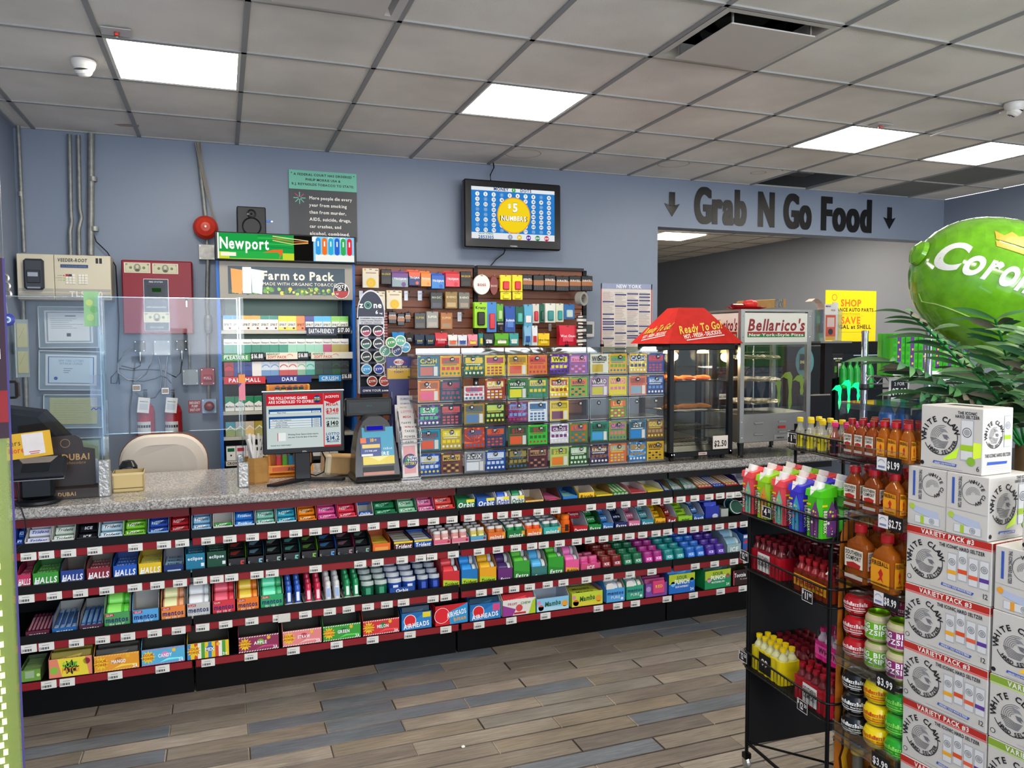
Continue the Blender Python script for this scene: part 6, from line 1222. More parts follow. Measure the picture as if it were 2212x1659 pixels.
# brown chocolate display box
t=thing('chocolate_display','dark brown chocolate counter box with gold lettering and open white inside','display box',loc=(-.625,3.86,CZ),rz=.04)
g=G().box(-.12,.12,-.06,.06,0,.045,'#2c1f18','card',ch=.002);g.text(FRONT(0,-.06),'DUBAI',-.02,.014,.016,'#b08c58',w=.07);part('base_tray',g,t)
g=G();bp_=[(-.09,.04),(.07,.04),(.085,.05),(.085,.205),(.04,.215),(.035,.25),(.01,.27),(-.08,.265),(-.1,.24),(-.1,.05)]
g.prism(FRONT(0,.02),bp_,0,.004,'#2a1e18','card');fr=F((0,.0155,0));g.text(fr,'DUBAI',.01,.16,.026,'#b89058',w=.11);g.text(fr,'chocolate',.01,.142,.012,'#a07c4c',bold=0,sh=.3);g.ring(fr,-.03,.235,.018,.003,'#8a6c44');part('back_board',g,t)
part('white_flap',G().prism(FRONT(0,.05),[(.05,.045),(.12,.045),(.12,.08),(.10,.1),(.10,.13),(.09,.155),(.05,.165)],0,.003,'#c4d0ec','card'),t)
thing('red_tin','red can-shaped package behind the card reader','package',loc=(-.84,3.92,CZ),g=G().box(-.05,.06,-.02,.04,0,.17,'#8c2430','card',ch=.004).rect(FRONT(0,-.02),-.04,.1,.04,.14,'#c8a8a8'))
t=thing('plastic_bag','crumpled clear plastic bag lying left of the card reader','plastic bag',loc=(-.885,3.76,CZ));rr=random.Random(4);g=G();n=12
for k_ in range(5):
 a_=[((.055-.008*k_)*math.cos(2*PI*i/n)*rr.uniform(.8,1.2),(.05-.008*k_)*math.sin(2*PI*i/n)*rr.uniform(.8,1.2),k_*.018+rr.uniform(0,.008))for i in range(n)]
 if k_:g.add(prev_+a_,[(i,(i+1)%n,n+(i+1)%n,n+i)for i in range(n)],'#8a929a','film')
 prev_=a_
part('crumpled_film',g,t)
t=thing('barcode_scanner','black handheld scanner head behind the yellowed plastic box','scanner',loc=(-.43,4.08,CZ));part('head',G().lathe([(0,.12),(.025,.115),(.04,.09),(.042,.06),(.03,.03),(.02,0)],seg=16,col='#191a1c',mat='gloss'),t);part('window',G().box(-.028,.028,-.045,-.03,.05,.085,'#3a3c42','gloss',ch=.006),t)
# yellowed plastic tub
x0_,y0_=on(243,1066);t=thing('plastic_tub','yellowed open plastic box with dirty rim on the granite','box',loc=(-.413,3.935,CZ),rz=.03)
g=G();A,B,Hh=.062,.055,.088
for(a,b,c,d)in((-A,A,-B,-B+.003),(-A,A,B-.003,B),(-A,-A+.003,-B,B),(A-.003,A,-B,B)):g.box(a,b,c,d,0,Hh,'#cdb47c','rubber')
g.box(-A,A,-B,B,0,.004,'#b89c60','rubber');part('body',g,t);part('rim',G().box(-A-.002,A+.002,-B-.002,-B+.003,Hh-.01,Hh,'#dcc894','rubber').box(-A-.002,-A+.003,-B,B,Hh-.01,Hh,'#dcc894','rubber').box(A-.003,A+.002,-B,B,Hh-.01,Hh,'#dcc894','rubber').box(-A-.002,A+.002,B-.003,B+.002,Hh-.01,Hh,'#dcc894','rubber').box(-A,A,-B-.001,-B,.016,.02,'#6a5834','rubber'),t)
for i,(u,v)in enumerate(((322,1048),(396,1040))):x,y=on(u,v);thing('tape_patch',('frosted tape patch nearest the yellowed box on the granite','frosted tape patch right of the first one on the granite')[i],'tape',loc=(x,y,CZ+.0002),rz=.3*i,g=G().box(-.022,.022,-.05,.05,0,.0006,'#c8c8cc','film'))
# straws in a paper cup
x,y=.140,3.92;t=thing('straw_cup','crumpled brown paper wrapped cup holding wrapped straws','cup',loc=(x,y,CZ));part('paper_wrap',G().lathe([(0,0),(.058,0),(.062,.01),(.058,.05),(.061,.09),(.056,.125),(.05,.122),(.052,.02)],seg=11,col='#a87c44',mat='kraft',smooth=False),t)
part('silver_tape_strip',G().box(-.085,-.052,-.05,.0,0,.14,'#a4a6a8','tape',ch=.006),t)
rr=random.Random(8)
for i in range(14):
 a=rr.uniform(0,2*PI);r0=rr.uniform(.01,.04);top=(-.035+rr.uniform(-.035,.06)*1.0,r0*math.sin(a)*1.2,rr.uniform(.21,.235))
 thing('wrapped_straw',f'{ORD[i]} white wrapped straw standing in the brown paper cup','straw',group='wrapped straws in the cup',g=G().tube([(x+r0*math.cos(a)*.8,y+r0*math.sin(a)*.8,CZ+.02),(x+top[0]+.02,y+top[1],CZ+top[2])],.0062,'#e6e2de','paper',6))
# lighter displays
def lighter(x,y,z,c,lab,grp,big=1.):
 t=thing('lighter',lab,'lighter',loc=(x,y,z),group=grp);part('body',cm(('body',c,big),lambda:G().box(-.011*big,.011*big,-.006,.006,0,.058*big,c,'gloss',ch=.004)),t);part('metal_cap',cm(('cap',big),lambda:G().box(-.01*big,.01*big,-.006,.006,.058*big,.07*big,'#c4c4c8','chrome',ch=.002).box(-.004,.008,-.004,.004,.07*big,.076*big,'#a83030','gloss')),t)
t=thing('lighter_display','tall orange lighter display stand behind the lottery monitor','display stand',loc=(.31,4.06,CZ))
g=G().box(-.105,.105,-.04,.05,0,.012,'#e8941c','plastic',ch=.004)
for a in(-.105,.093):g.box(a,a+.012,.0,.05,0,.46,'#e8941c','plastic',ch=.003)
g.box(-.105,.105,.044,.05,0,.46,'#d8861a','plastic');part('frame',g,t)
for k,(z0,n,cs)in enumerate(((.39,5,['#b8c4b0','#e8d81c','#d42c24','#5cb01c','#6cb81c']),(.06,5,['#d4283c','#58b41c','#2c98c0','#7cb0c8','#d8d8d8']))):
 part('tray',G().box(-.105,.105,-.055,.0,z0-.03,z0-.022,'#e8941c','plastic').box(-.11,.11,-.06,-.055,z0-.035,z0+.002,'#f09a20','plastic',ch=.002).box(-.09,.09,-.0612,-.06,z0-.028,z0-.006,'#e05c20','card').text(FRONT(0,-.0615),'BIC',0,z0-.024,.014,'#1c1c1c',sh=.3).text(FRONT(0,-.0615),'$2.00' if k==0 else '',.07,z0-.024,.012,'#101010'),t)
 for i in range(n):lighter(.31-.056+i*.029,4.06-.03,CZ+z0-.022,cs[i],f'{cname(cs[i])} lighter, {ORD[i]} from the left in the {"upper" if k == 0 else "lower"} orange tray',f'lighters in the {"upper" if k == 0 else "lower"} tray',1.2)
# monitor showing the lottery notice
X,Z,w,h=span(567,845,744,980,3.83);Z+=.003
t=thing('lottery_monitor','black flat monitor on V-shaped foot showing the lottery expiry notice','monitor',loc=(X,3.83,CZ))
part('bezel',G().box(-w/2,w/2,-.0,.03,Z-CZ,Z-CZ+h,'#101012','gloss',ch=.004).box(-w/2,w/2,.001,.028,Z-CZ+h-.004,Z-CZ+h+.001,'#b8b8bc','metal'),t)
g=G();fr=F((0,-.0005,Z-CZ+h/2+.006));a,b=w*.452,h*.432
g.rect(fr,-a,-b,a,b,'#c2cfcc','screen');g.rect(fr,-a,b*.58,a*.52,b,'#c42430','screen',z=.001);g.rect(fr,a*.55,b*.72,a,b,'#c42430','screen',z=.001);g.poly(fr,[(a*.55,b*.72),(a,b*.72),(a*.78,b*.6)],'#c42430','screen',.001);g.rect(fr,a*.52,-b,a*.55,b,'#d0505a','screen',z=.001);g.rect(fr,a*.55,-b,a,-b*.94,'#c42430','screen',z=.001)
g.text(fr,'THE FOLLOWING GAMES',-a*.94,b*.80,.013,'#f4f0f0',w=a*1.04,al='l',mat='screen',z=.002);g.text(fr,'ARE SCHEDULED TO EXPIRE:',-a*.94,b*.66,.013,'#f4f0f0',w=a*1.22,al='l',mat='screen',z=.002);g.text(fr,'JACKPOTS',a*.775,b*.82,.011,'#f4f0f0',w=a*.38,mat='screen',z=.002)
g.disc(fr,a*.36,b*.79,.018,'#1c3c6c','screen',.002,20);g.text(fr,'LOTTERY',a*.36,b*.74,.008,'#e0c848',mat='screen',z=.0026,fit=.034);g.text(fr,'NEW YORK',a*.36,b*.82,.005,'#fff',mat='screen',z=.0026,fit=.026)
for y0_,n in((b*.28,1),(-b*.25,4)):
 hh=b*.085*(n+1);g.rect(fr,-a*.94,y0_-.0,a*.47,y0_+hh,'#1c4a88','screen',z=.0014)
 for i in range(n):g.rect(fr,-a*.91,y0_+i*b*.085+.0008,a*.2,y0_+(i+1)*b*.085-.0006,'#d4dfe0','screen',z=.002);g.rect(fr,a*.22,y0_+i*b*.085+.0008,a*.44,y0_+(i+1)*b*.085-.0006,'#d4dfe0','screen',z=.002);g.text(fr,('Magic 8 Ball' if n==1 else('1,000,000 Cashword','Golden Fortune','Loose Change','Double Triple Cashword')[i]),-a*.6,y0_+i*b*.085+.003,.005,'#202830',mat='screen',z=.0026,fit=.1);g.text(fr,'7/24/26' if n>1 else '6/27/26',a*.33,y0_+i*b*.085+.003,.005,'#202830',mat='screen',z=.0026)
g.rect(fr,-a*.72,-b*.72,-a*.5,-b*.42,'#e4eae8','screen',z=.0014);g.rect(fr,-a*.72,-b*.72,-a*.70,-b*.42,'#c05060','screen',z=.0018)
g.text(fr,'Winning Draw Game tickets expire',-a*.44,-b*.52,.0068,'#1c2c50',w=a*.82,al='l',mat='screen',z=.002);g.text(fr,'one year from the date of the draw.',-a*.44,-b*.62,.0068,'#1c2430',w=a*.8,al='l',mat='screen',z=.002);g.text(fr,'PLEASE PLAY RESPONSIBLY',-a*.9,-b*.9,.005,'#202020',w=a*.55,al='l',mat='screen',z=.002)
for s_,zz,hh,c in(('MEGA',.52,.014,'#c82c34'),('$348',.28,.019,'#c42430'),('MILLION',.2,.009,'#c42430'),('POWERBALL',.02,.007,'#202020'),('$140',-.2,.019,'#101010'),('MILLION',-.28,.009,'#303030'),('LOTTO',-.58,.012,'#2c4c9c'),('$14.2',-.76,.019,'#1c3c78'),('MILLION',-.85,.009,'#1c3c78')):g.text(fr,s_,a*.775,b*zz,hh,c,fit=a*.38,mat='screen',z=.002)
part('screen',g,t);part('brand_lettering',G().text(FRONT(0,-.0005),'DELL',0,Z-CZ+.006,.006,'#b8b8bc'),t)
part('stand_neck',G().box(-.045,.03,.03,.05,.01,Z-CZ+.12,'#1c1d20','satin',ch=.004),t)
g=G();g.prism(F((0,0,0),(1,0,0),(0,1,0)),[(-.06,.06),(-.02,.09),(.03,.09),(.06,.06),(.19,.0),(.17,-.03),(.0,.03),(-.14,-.075),(-.18,-.055)],0,.012,'#1b1c1f','satin');part('foot',g,t)
part('cable',G().tube([(.03,.04,.2),(.045,.07,.1),(.02,.09,.03),(.06,.1,.012),(.1,.09,.03),(.105,.08,.1),(.07,.06,.17)],.004,'#151517','rubber',6),t)
t=thing('parcel_carton','torn brown cardboard parcel lying behind the lottery monitor','cardboard box',loc=(.545,3.97,CZ+.0),rot=(0,.1,.1));part('body',G().box(-.07,.075,-.06,.06,.012,.105,'#a48458','kraft',ch=.006),t);part('packing_tape',G().box(-.09,-.055,-.063,.062,.01,.11,'#c8b898','gloss',ch=.01),t)
# customer display and lottery terminal
X,Z,w,h=span(746,860,848,899,3.89);t=thing('customer_display','black customer price display on a pole behind the ticket checker','display',loc=(X,3.89,CZ));part('housing',G().box(-w/2,w/2,0,.04,Z-CZ,Z-CZ+h,'#17181a','satin',ch=.006),t);part('display_window',G().box(-w*.43,w*.43,-.002,0,Z-CZ+.018,Z-CZ+h-.02,'#0a0f0d','gloss').text(FRONT(0,-.002),'for pl',0,Z-CZ+h*.55,.007,'#2c8c70',bold=0,mat='screen'),t);part('pole',G().tube([(0,.03,0),(0,.03,Z-CZ+.01)],.016,'#17181a','satin',10),t)
t=thing('ticket_checker','black rounded lottery ticket checker with blue and yellow front','ticket checker',loc=(.688,3.80,CZ),rz=.03)
g=G();prof=[(-.105,0),(.105,0),(.108,.05),(.1,.15),(.085,.24),(.06,.29),(.03,.312),(-.03,.312),(-.06,.29),(-.085,.24),(-.1,.15),(-.108,.05)]
g.ppoly([(a,-.095+(b*.18),b)for a,b in prof],[(a*.95,.08,b)for a,b in prof],'#151517','gloss');part('housing',g,t)
nrm=Vector((0,.18,1)).normalized();fr=F((0,-.096,0),(1,0,0),nrm)
g=G();g.rect(fr,-.068,.085,.085,.265,'#2c98b8','gloss',z=.001);g.rect(fr,-.068,.085,.085,.125,'#e4cc3c','gloss',z=.0016);g.poly(fr,[(-.04,.125),(.06,.125),(.01,.1)],'#f0e488','gloss',.002);g.rect(fr,-.078,.125,.022,.215,'#1c3c84','gloss',z=.003);g.rect(fr,-.078,.19,-.05,.215,'#e86c2c','gloss',z=.0034);g.text(fr,'18+',-.015,.195,.016,'#e8b42c',z=.0042);g.text(fr,"IT'S THE LAW",-.028,.148,.007,'#f0f0f4',z=.0042,fit=.06);g.rect(fr,-.07,.165,.016,.183,'#e8c860','gloss',z=.0036);g.rect(fr,-.074,.127,-.02,.137,'#e8e8ec','gloss',z=.004);g.text(fr,'ticket',.055,.155,.012,'#e8f4f8',z=.002,bold=0);g.text(fr,'HERE',.03,.128,.016,'#f0f0f0',z=.002)
part('front_sticker',g,t);part('blue_display',G().obox(fr,-.055,.045,.245,.275,.0,.008,'#2c2e34','gloss').rect(fr,-.045,.25,.035,.27,'#1c1cb0','screen',z=.0085),t)
part('ticket_slot',G().obox(fr,-.07,.08,.035,.05,.0,.006,'#b86c50','gloss').obox(fr,-.07,.08,.05,.075,0,.003,'#0a0a0b','satin'),t);part('base',G().box(-.115,.115,-.115,.1,0,.03,'#131315','gloss',ch=.012),t)
# lottery play slip rack
t=thing('slip_rack','tall tiered wire rack for lottery play slips beside the ticket cases','rack',loc=(.852,3.79,CZ),rz=.02)
g=G();
for sx in(-.045,.045):g.tube([(sx,-.08,.0),(sx,-.085,.22),(sx,-.06,.26)],.003,'#a8a8ac','chrome',6);g.tube([(sx,-.08,.0),(sx,.12,.0),(sx,.13,.42)],.003,'#a8a8ac','chrome',6)
g.tube([(-.045,-.08,.003),(.045,-.08,.003)],.003,'#a8a8ac','chrome',6);g.tube([(-.052,-.086,.2),(.052,-.086,.2)],.003,'#a8a8ac','chrome',6);g.tube([(-.052,-.086,.18),(-.052,-.086,.23),(-.045,.0,.33)],.003,'#a8a8ac','chrome',6);g.tube([(.052,-.086,.18),(.052,-.086,.23),(.045,.0,.33)],.003,'#a8a8ac','chrome',6);g.tube([(-.052,-.086,.18),(.052,-.086,.18)],.003,'#a8a8ac','chrome',6)
part('wire_frame',g,t);part('tray',G().box(-.05,.05,-.08,.12,.004,.01,'#c4c8c8','acrylic_edge'),t)
tops=[('CASH','#2c6c3c',.2),('POWER','#404040',.225),('TAKE5','#1c6c48',.25),('WIN 4','#c02c34',.268),('TAKE5','#1c6c48',.286),('MEGA','#c83c34',.315),('LOTTO','#e0705c',.34),('PICK','#c8a020',.358),('NUMBERS','#7c84b0',.376),('NUMBERS','#7c84b0',.4)]
for i,(s_,c,zt)in enumerate(tops):
 g=G().box(-.04,.04,0,.004,max(.012,zt-.19),zt,'#e4dcd6','paper');fr=FRONT();g.text(fr,s_,.004,zt-.022,.010,c,fit=.055)
 if i==0:g.rect(fr,-.028,.03,.03,zt-.035,'#e0a4a4','paper');g.disc(fr,.002,.09,.036,'#1c3478','card',.0015,26);g.poly(fr,[(-.026,.08),(-.022,.104),(.004,.12),(.002,.09)],'#2c7c5c','card',.002);g.poly(fr,[(-.022,.104),(-.01,.118),(.004,.12)],'#d8683c','card',.0022);g.text(fr,'NEW',.014,.104,.011,'#f4f4f4',z=.0026);g.text(fr,'YORK',.014,.09,.011,'#f4f4f4',z=.0026);g.text(fr,'LOTTERY',.002,.072,.013,'#f0d840',z=.0026,fit=.062)
 thing('play_slip',f'{["front", "second", "third", "fourth", "fifth", "sixth", "seventh", "eighth", "ninth", "rearmost"][i]} stack of lottery play slips in the tiered wire rack','play slip',loc=(.852+.001*i,3.79-.075+i*.019,CZ),rot=(-.08,random.uniform(-.03,.03),0),g=g,group='lottery play slips')
x,z=at(858,800,3.95);t=thing('jackpot_sign','purple and gold jackpot sign on a dark blue board above the play slips','sign',loc=(.905-.005,3.94,CZ));w,h=.13,.12;x,zt=at(861,770,3.94);zt-=CZ
part('blue_board',G().box(-w*.40,w*.40,.003,.008,.0,zt-.09,'#242464','card'),t)
g=G().box(-w/2,w/2,0,.004,zt-h,zt,'#2c2c6c','card');fr=FRONT();g.rect(fr,-w*.46,zt-h*.96,w*.46,zt-h*.5,'#d8a828');g.rect(fr,-w*.46,zt-h*.5,w*.46,zt-h*.04,'#3c3c84');g.disc(fr,0,zt-h*.24,w*.2,'#f0e8e0',z=.001,ry=h*.14);g.text(fr,'MEGA',.008,zt-h*.3,.014,'#d02c34',z=.002);g.text(fr,'PLAY THE NEW',0,zt-h*.48,.009,'#f0d868',z=.002,fit=w*.7);g.text(fr,'MEGA MILLIONS',0,zt-h*.6,.010,'#f4e8b0',z=.002,fit=w*.8);g.text(fr,'TODAY',0,zt-h*.7,.009,'#5c3c80',z=.002);part('gold_panel',g,t)
t.location.x=x
# round tin rack (zone)
X=at(802,700,5.05)[0];t=thing('round_tin_rack','white-framed tower rack of round nicotine tins with arched dark header','rack',loc=(X,5.05,0));zc=lambda v:at(802,v,5.05)[1];w=at(829,700,5.05)[0]-at(773,700,5.05)[0]
part('back_board',G().box(-w/2,w/2,.06,.07,zc(850),zc(670),'#232a40','card').box(-w/2,-w/2+.006,0,.06,zc(850),zc(690),'#c8ccd4','card').box(w/2-.006,w/2,0,.06,zc(850),zc(690),'#c8ccd4','card'),t)
g=G();zh=zc(680);pts=[(w*.54,zh-.02)]+[(w*.54*math.cos(a),zh+.16*math.sin(a))for a in[PI*i/16 for i in range(17)]]+[(-w*.54,zh-.02)]
g.prism(FRONT(0,.0),pts,-.004,0,'#c8ccd4','card');g.prism(FRONT(0,-.0005),[(a*.94,zh+(b-zh)*.94)for a,b in pts],-.003,.0006,'#1c2238','card');fr=F((0,-.0012,0));g.text(fr,'z',-w*.36,zh+.045,.036,'#e8e8ec');g.text(fr,'ne',w*.26,zh+.045,.036,'#e8e8ec');g.ring(fr,-w*.12,zh+.062,.022,.006,'#8cc0b0',z=.0012);g.ring(fr,-w*.12,zh+.062,.012,.004,'#3c8c7c',z=.0012);g.text(fr,'6',w*.22,zh+.006,.022,'#e8e8ec');g.text(fr,'mg',w*.38,zh+.006,.01,'#e8e8ec')
part('arched_header',g,t);g=G().box(-w*.48,w*.48,-.006,0,zh-.062,zh-.012,'#b8bcc4','card');fr=F((0,-.0065,0));[g.text(fr,s_,0,zh-.028-i*.014,.009,'#303440',fit=w*.86)for i,s_ in enumerate(('WARNING: This product','contains nicotine. Nicotine is','an addictive chemical.'))];part('warning_strip',g,t)
CANC=[['#a0385c','#a0385c'],['#2c6c5c','#28304c'],['#34443c','#3c6c4c'],['#3c9cd4','#28409c'],['#8c2c24','#a03c34']]
for r_ in range(5):
 zz=zc((715,742,770,797,823)[r_]);dx=.0 if r_<4 else .035
 part('tin_shelf',G().box(-w*.46,w*.46,-.012,.06,zz-.05,zz-.034,'#1c2440','card').rect(F((0,-.0125,0)),-w*.44,zz-.047,-w*.14,zz-.037,'#a8acb8').text(F((0,-.0125,0)),'zone',w*.26,zz-.046,.009,'#e8e8ec'),t)
 for q in(0,1):
  tx='ZYN' if r_>=3 else 'zone'
  thing('nicotine_tin',f'{"left" if q == 0 else "right"} round tin on the {SHF[r_]} tier of the arched rack','round tin',loc=(X+(q-.5)*w*.47+dx,5.02,zz-.0),g=cm(('tin',r_,q),lambda:G().lathe([(.034,0),(.034,.02),(0,.02)],axis='y',seg=22,col='#d0d2d0',mat='gloss').disc(FRONT(),0,0,.034,'#e4e4e0',seg=22).disc(FRONT(),0,0,.029,CANC[r_][q]if r_>=3 else '#1c2230',seg=22,z=.001).poly(FRONT(),[(.029*math.cos(a),.029*math.sin(a))for a in[PI+PI*i/10 for i in range(11)]],CANC[r_][q],z=.0014).text(FRONT(),tx,0,-.006,.013,'#f0f0ee',fit=.048,z=.002,rot=8)),group='round tins in the arched rack')
g=G().box(-w*.48,w*.85,-.03,-.026,zc(850),zc(834),'#20284c','card');g.text(F((0,-.0305,0)),'OWN YOUR zone',w*.1,zc(850)+.014,.014,'#e8e8ec',fit=w*1.0);part('lower_sign',g,t);part('red_strip',G().box(w*.5,w*.9,-.026,-.022,zc(832),zc(818),'#8c2c28','card').text(F((0,-.0265,0)),'GRI',w*.66,zc(831),.02,'#e8d8d0'),t);part('column',G().box(-w*.4,w*.4,.0,.07,.3,zc(850),'#101218','satin'),t)
for i,(u,v,c,tx)in enumerate(((845,740,'#3c8c50','ZYN'),(866,736,'#58a890','ZYN'),(833,758,'#4c9080','ZYN'),(860,757,'#2c3c78','ZYN'),(850,772,'#3c8c60','ZYN'),(826,776,'#707a74','ZYN'),(880,750,'#3c98c8','ZYN'))):
 x,z=at(u,v,4.98);thing('nicotine_tin',f'{["green", "mint green", "grey green", "navy blue", "half-hidden green", "grey", "sky blue"][i]} topped round tin in the cluster beside the arched rack','round tin',loc=(x,4.98+i*.01,z),g=G().lathe([(.036,0),(.036,.02),(0,.02)],axis='y',seg=22,col='#c8ccc8',mat='gloss').disc(FRONT(),0,0,.036,'#dcdcd4',seg=22).disc(FRONT(),0,0,.030,c,seg=22,z=.001).text(FRONT(),tx,0,-.006,.014,'#f0f0ee',z=.002,rot=(12,-5,60,30,0,0,0)[i]),group='round tins beside the arched rack')
t=thing('tin_cluster_stand','dark wire stand holding the cluster of round tins','stand',loc=(at(850,770,5.06)[0],5.06,0),g=G().box(-.03,.1,.02,.03,.9,at(850,738,5.06)[1],'#1a1c20','satin').box(-.03,.1,-.08,.03,.3,.9,'#16171a','satin').text(F((-.06,-.001+.02,1.33)),'YEL',0,0,.03,'#d8d8d0'))
# ================================================================== LOTTERY TICKET BINS
NUMS=[[50,49,48,47,46,45,44,43,42,41,60,59],[10,9,8,7,6,5,4,3,2,1,58,57],[20,19,18,17,16,15,14,13,12,11,56,55],[30,29,28,27,26,25,24,23,22,21,54,53],[40,39,38,37,36,35,34,33,32,31,52,51]]
TK={50:('#3c7c94','#c86858','CASH'),49:('#f0b01c','#c82838','GREEN','#2c7c44'),48:('#2c5c3c','#e8c020','7'),47:('#f0d01c','#a82858','5'),46:('#ecb828','#d84c28','3 2 1'),45:('#e88040','#d84838','MATCH'),44:('#5c2c94','#f0e020','WIN'),43:('#8c60a8','#e88cb8','Xtreme'),
  42:('#e8e4c8','#c8a818','WORD'),41:('#e8b020','#6ca418','CROSS'),60:('#f0c040','#2c4488','CASH'),59:('#2c4c94','#c83c58','9-19'),10:('#ee7c2c','#e85c84','X'),9:('#1c5064','#8c3c5c','500,000'),8:('#e8dcd4','#c84c64','BIG'),7:('#a8382c','#e8c040','CASH'),
  6:('#1c7c3c','#e8dc20','WIN 250'),5:('#1c843c','#e8c828','LUCKY'),4:('#f0c01c','#a0381c','TRIPLE'),3:('#78b428','#e86838','BINGO'),2:('#a880a8','#c8c01c','WORD'),1:('#e8d41c','#e070a0','WILD'),58:('#e87850','#88a8b8','SPIN'),57:('#1c3c80','#5c8ccc','BONUS'),
  20:('#3c2c6c','#40b878','SKY'),19:('#1c2444','#d05050','NEW YORK'),18:('#a88c3c','#5c84b0','GOLD'),17:('#1c3c1c','#b8dc70','DOUBLE WIN'),16:('#6c2060','#68a0d0','BINGO'),15:('#e4e8e8','#1c5c8c','SLINGO'),14:('#f0cc2c','#70305c','500,000'),11:('#6c8438','#e8582c','LIFE'),
  30:('#2898b0','#e85c38','CRAZE'),29:('#c8a840','#f0dc1c','TABLE'),28:('#c84020','#9c4048','$500'),27:('#244a70','#d85c28','500'),26:('#3c6c40','#e85c2c','$100'),25:('#3cc83c','#2c6c28','$50'),24:('#e4dce0','#7c3c7c','CROSS'),23:('#6c8438','#e8582c','LIFE'),22:('#2c8c70','#48a0d8','LUCKY'),21:('#88a050','#e07880','CASH'),54:('#4c7890','#1c84c8','SET'),53:('#88603c','#b09068','GOLD'),
  40:('#1c4c98','#d8dce4','10,000'),39:('#78403c','#d8b058','MONEY'),38:('#9c9ca8','#e8e8e8','200X'),37:('#1c4c98','#c8d8f0','DELUXE'),36:('#3c3418','#a08c48','VIP'),35:('#5c2838','#b88860','MILLION'),34:('#b8d070','#f07c1c','$200'),33:('#2c5c30','#c8e0b8','$10,000'),32:('#342850','#8c5c2c','5,000,000'),31:('#e06c38','#a8b0a0','$1,000'),52:('#3c7cb8','#a88850','X'),51:('#e0b020','#c08c18','WORD')}
DX0,DW,DP,DYF=.897,.2265,.2345,3.735
def ticket(n,wt,ht):
 c1,c2,tx=TK[n][:3];rr=random.Random(n*7);g=G().box(-wt/2,wt/2,0,.0015,0,ht,c1,'paper');fr=FRONT()
 c3=TK[n][3]if len(TK[n])>3 else rr.choice(['#f0ece0','#1c1c1c','#e8d040','#b83038','#2c6c9c'])
 lay=n%4
 if lay==0:
  for i in range(7):a=math.radians(10+i*27);g.poly(fr,[(0,ht*.25),(wt*.62*math.cos(a)if abs(wt*.62*math.cos(a))<wt/2 else math.copysign(wt/2,math.cos(a)),min(ht,ht*.25+ht*.8*math.sin(a))),(wt*.5*math.cos(a+.16)if abs(math.cos(a+.16))<1 else 0,min(ht,ht*.25+ht*.8*math.sin(a+.16)))],shade(c1,1.35),z=.0004)
 g.rect(fr,-wt*.42,ht*.62,wt*.42,ht*.9,c2 if lay!=2 else shade(c1,.7),z=.0008)
 g.text(fr,tx,0,ht*.66,ht*(.2 if len(tx)<5 else .14),c3 if c3!=c2 else '#ffffff',fit=wt*.8,z=.0014)
 g.rect(fr,-wt*.38,ht*.55,wt*.3,ht*.59,c3,z=.0009)
 if lay in(0,1):
  for i in range(4):g.rect(fr,-wt*.42+i*wt*.22,ht*.32,-wt*.42+i*wt*.22+wt*.16,ht*.47,c2,z=.0009)
  for i in range(5):g.disc(fr,-wt*.38+i*wt*.19,ht*.16,wt*.06,c3,z=.001,seg=8)
 elif lay==2:g.rect(fr,-wt*.4,ht*.08,wt*.2,ht*.48,c2,z=.0009);g.rect(fr,wt*.24,ht*.06,wt*.42,ht*.5,'#e4ded4',z=.001)
 else:
  for i in range(4):
   for j in range(3):g.rect(fr,-wt*.4+i*wt*.2,ht*.08+j*ht*.14,-wt*.4+i*wt*.2+wt*.14,ht*.08+j*ht*.14+ht*.09,c2 if(i+j)%2 else c3,z=.0009)
 g.rect(fr,-wt/2,ht*.96,-wt*.38,ht,'#e8e060',z=.001);g.rect(fr,-wt*.45,ht*.01,wt*.45,ht*.035,shade(c1,.6),z=.001)
 return g
RWN=['top','second','middle','fourth','bottom'];RH=.1216
binm=G();bw=DW
binm.box(-bw/2,bw/2,-.0015,.0,.006,RH-.002,'#fff','acrylic').box(-bw/2,-bw/2+.0015,0,.22,.006,RH-.002,'#fff','acrylic').box(bw/2-.0015,bw/2,0,.22,.006,RH-.002,'#fff','acrylic').box(-bw/2,bw/2,.218,.22,.006,RH-.002,'#fff','acrylic')
binm=binm.mesh('case')
edg=G()
for a in(-bw/2,bw/2-.002):edg.box(a,a+.002,-.0025,0,.006,RH-.002,'#c8c4b8','acrylic_edge').box(a,a+.002,0,.22,RH-.004,RH-.002,'#c8c4b8','acrylic_edge')
edg.box(-bw/2,bw/2,-.0025,0,RH-.0045,RH-.002,'#c8c4b8','acrylic_edge').box(-bw/2,bw/2,-.0025,0,.006,.009,'#c8c4b8','acrylic_edge')
edg=edg.mesh('polished_edge')
basm=G().box(-bw/2-.003,bw/2+.003,-.004,.222,0,.006,'#2c2a28','satin').mesh('bin_floor')
TKM={}
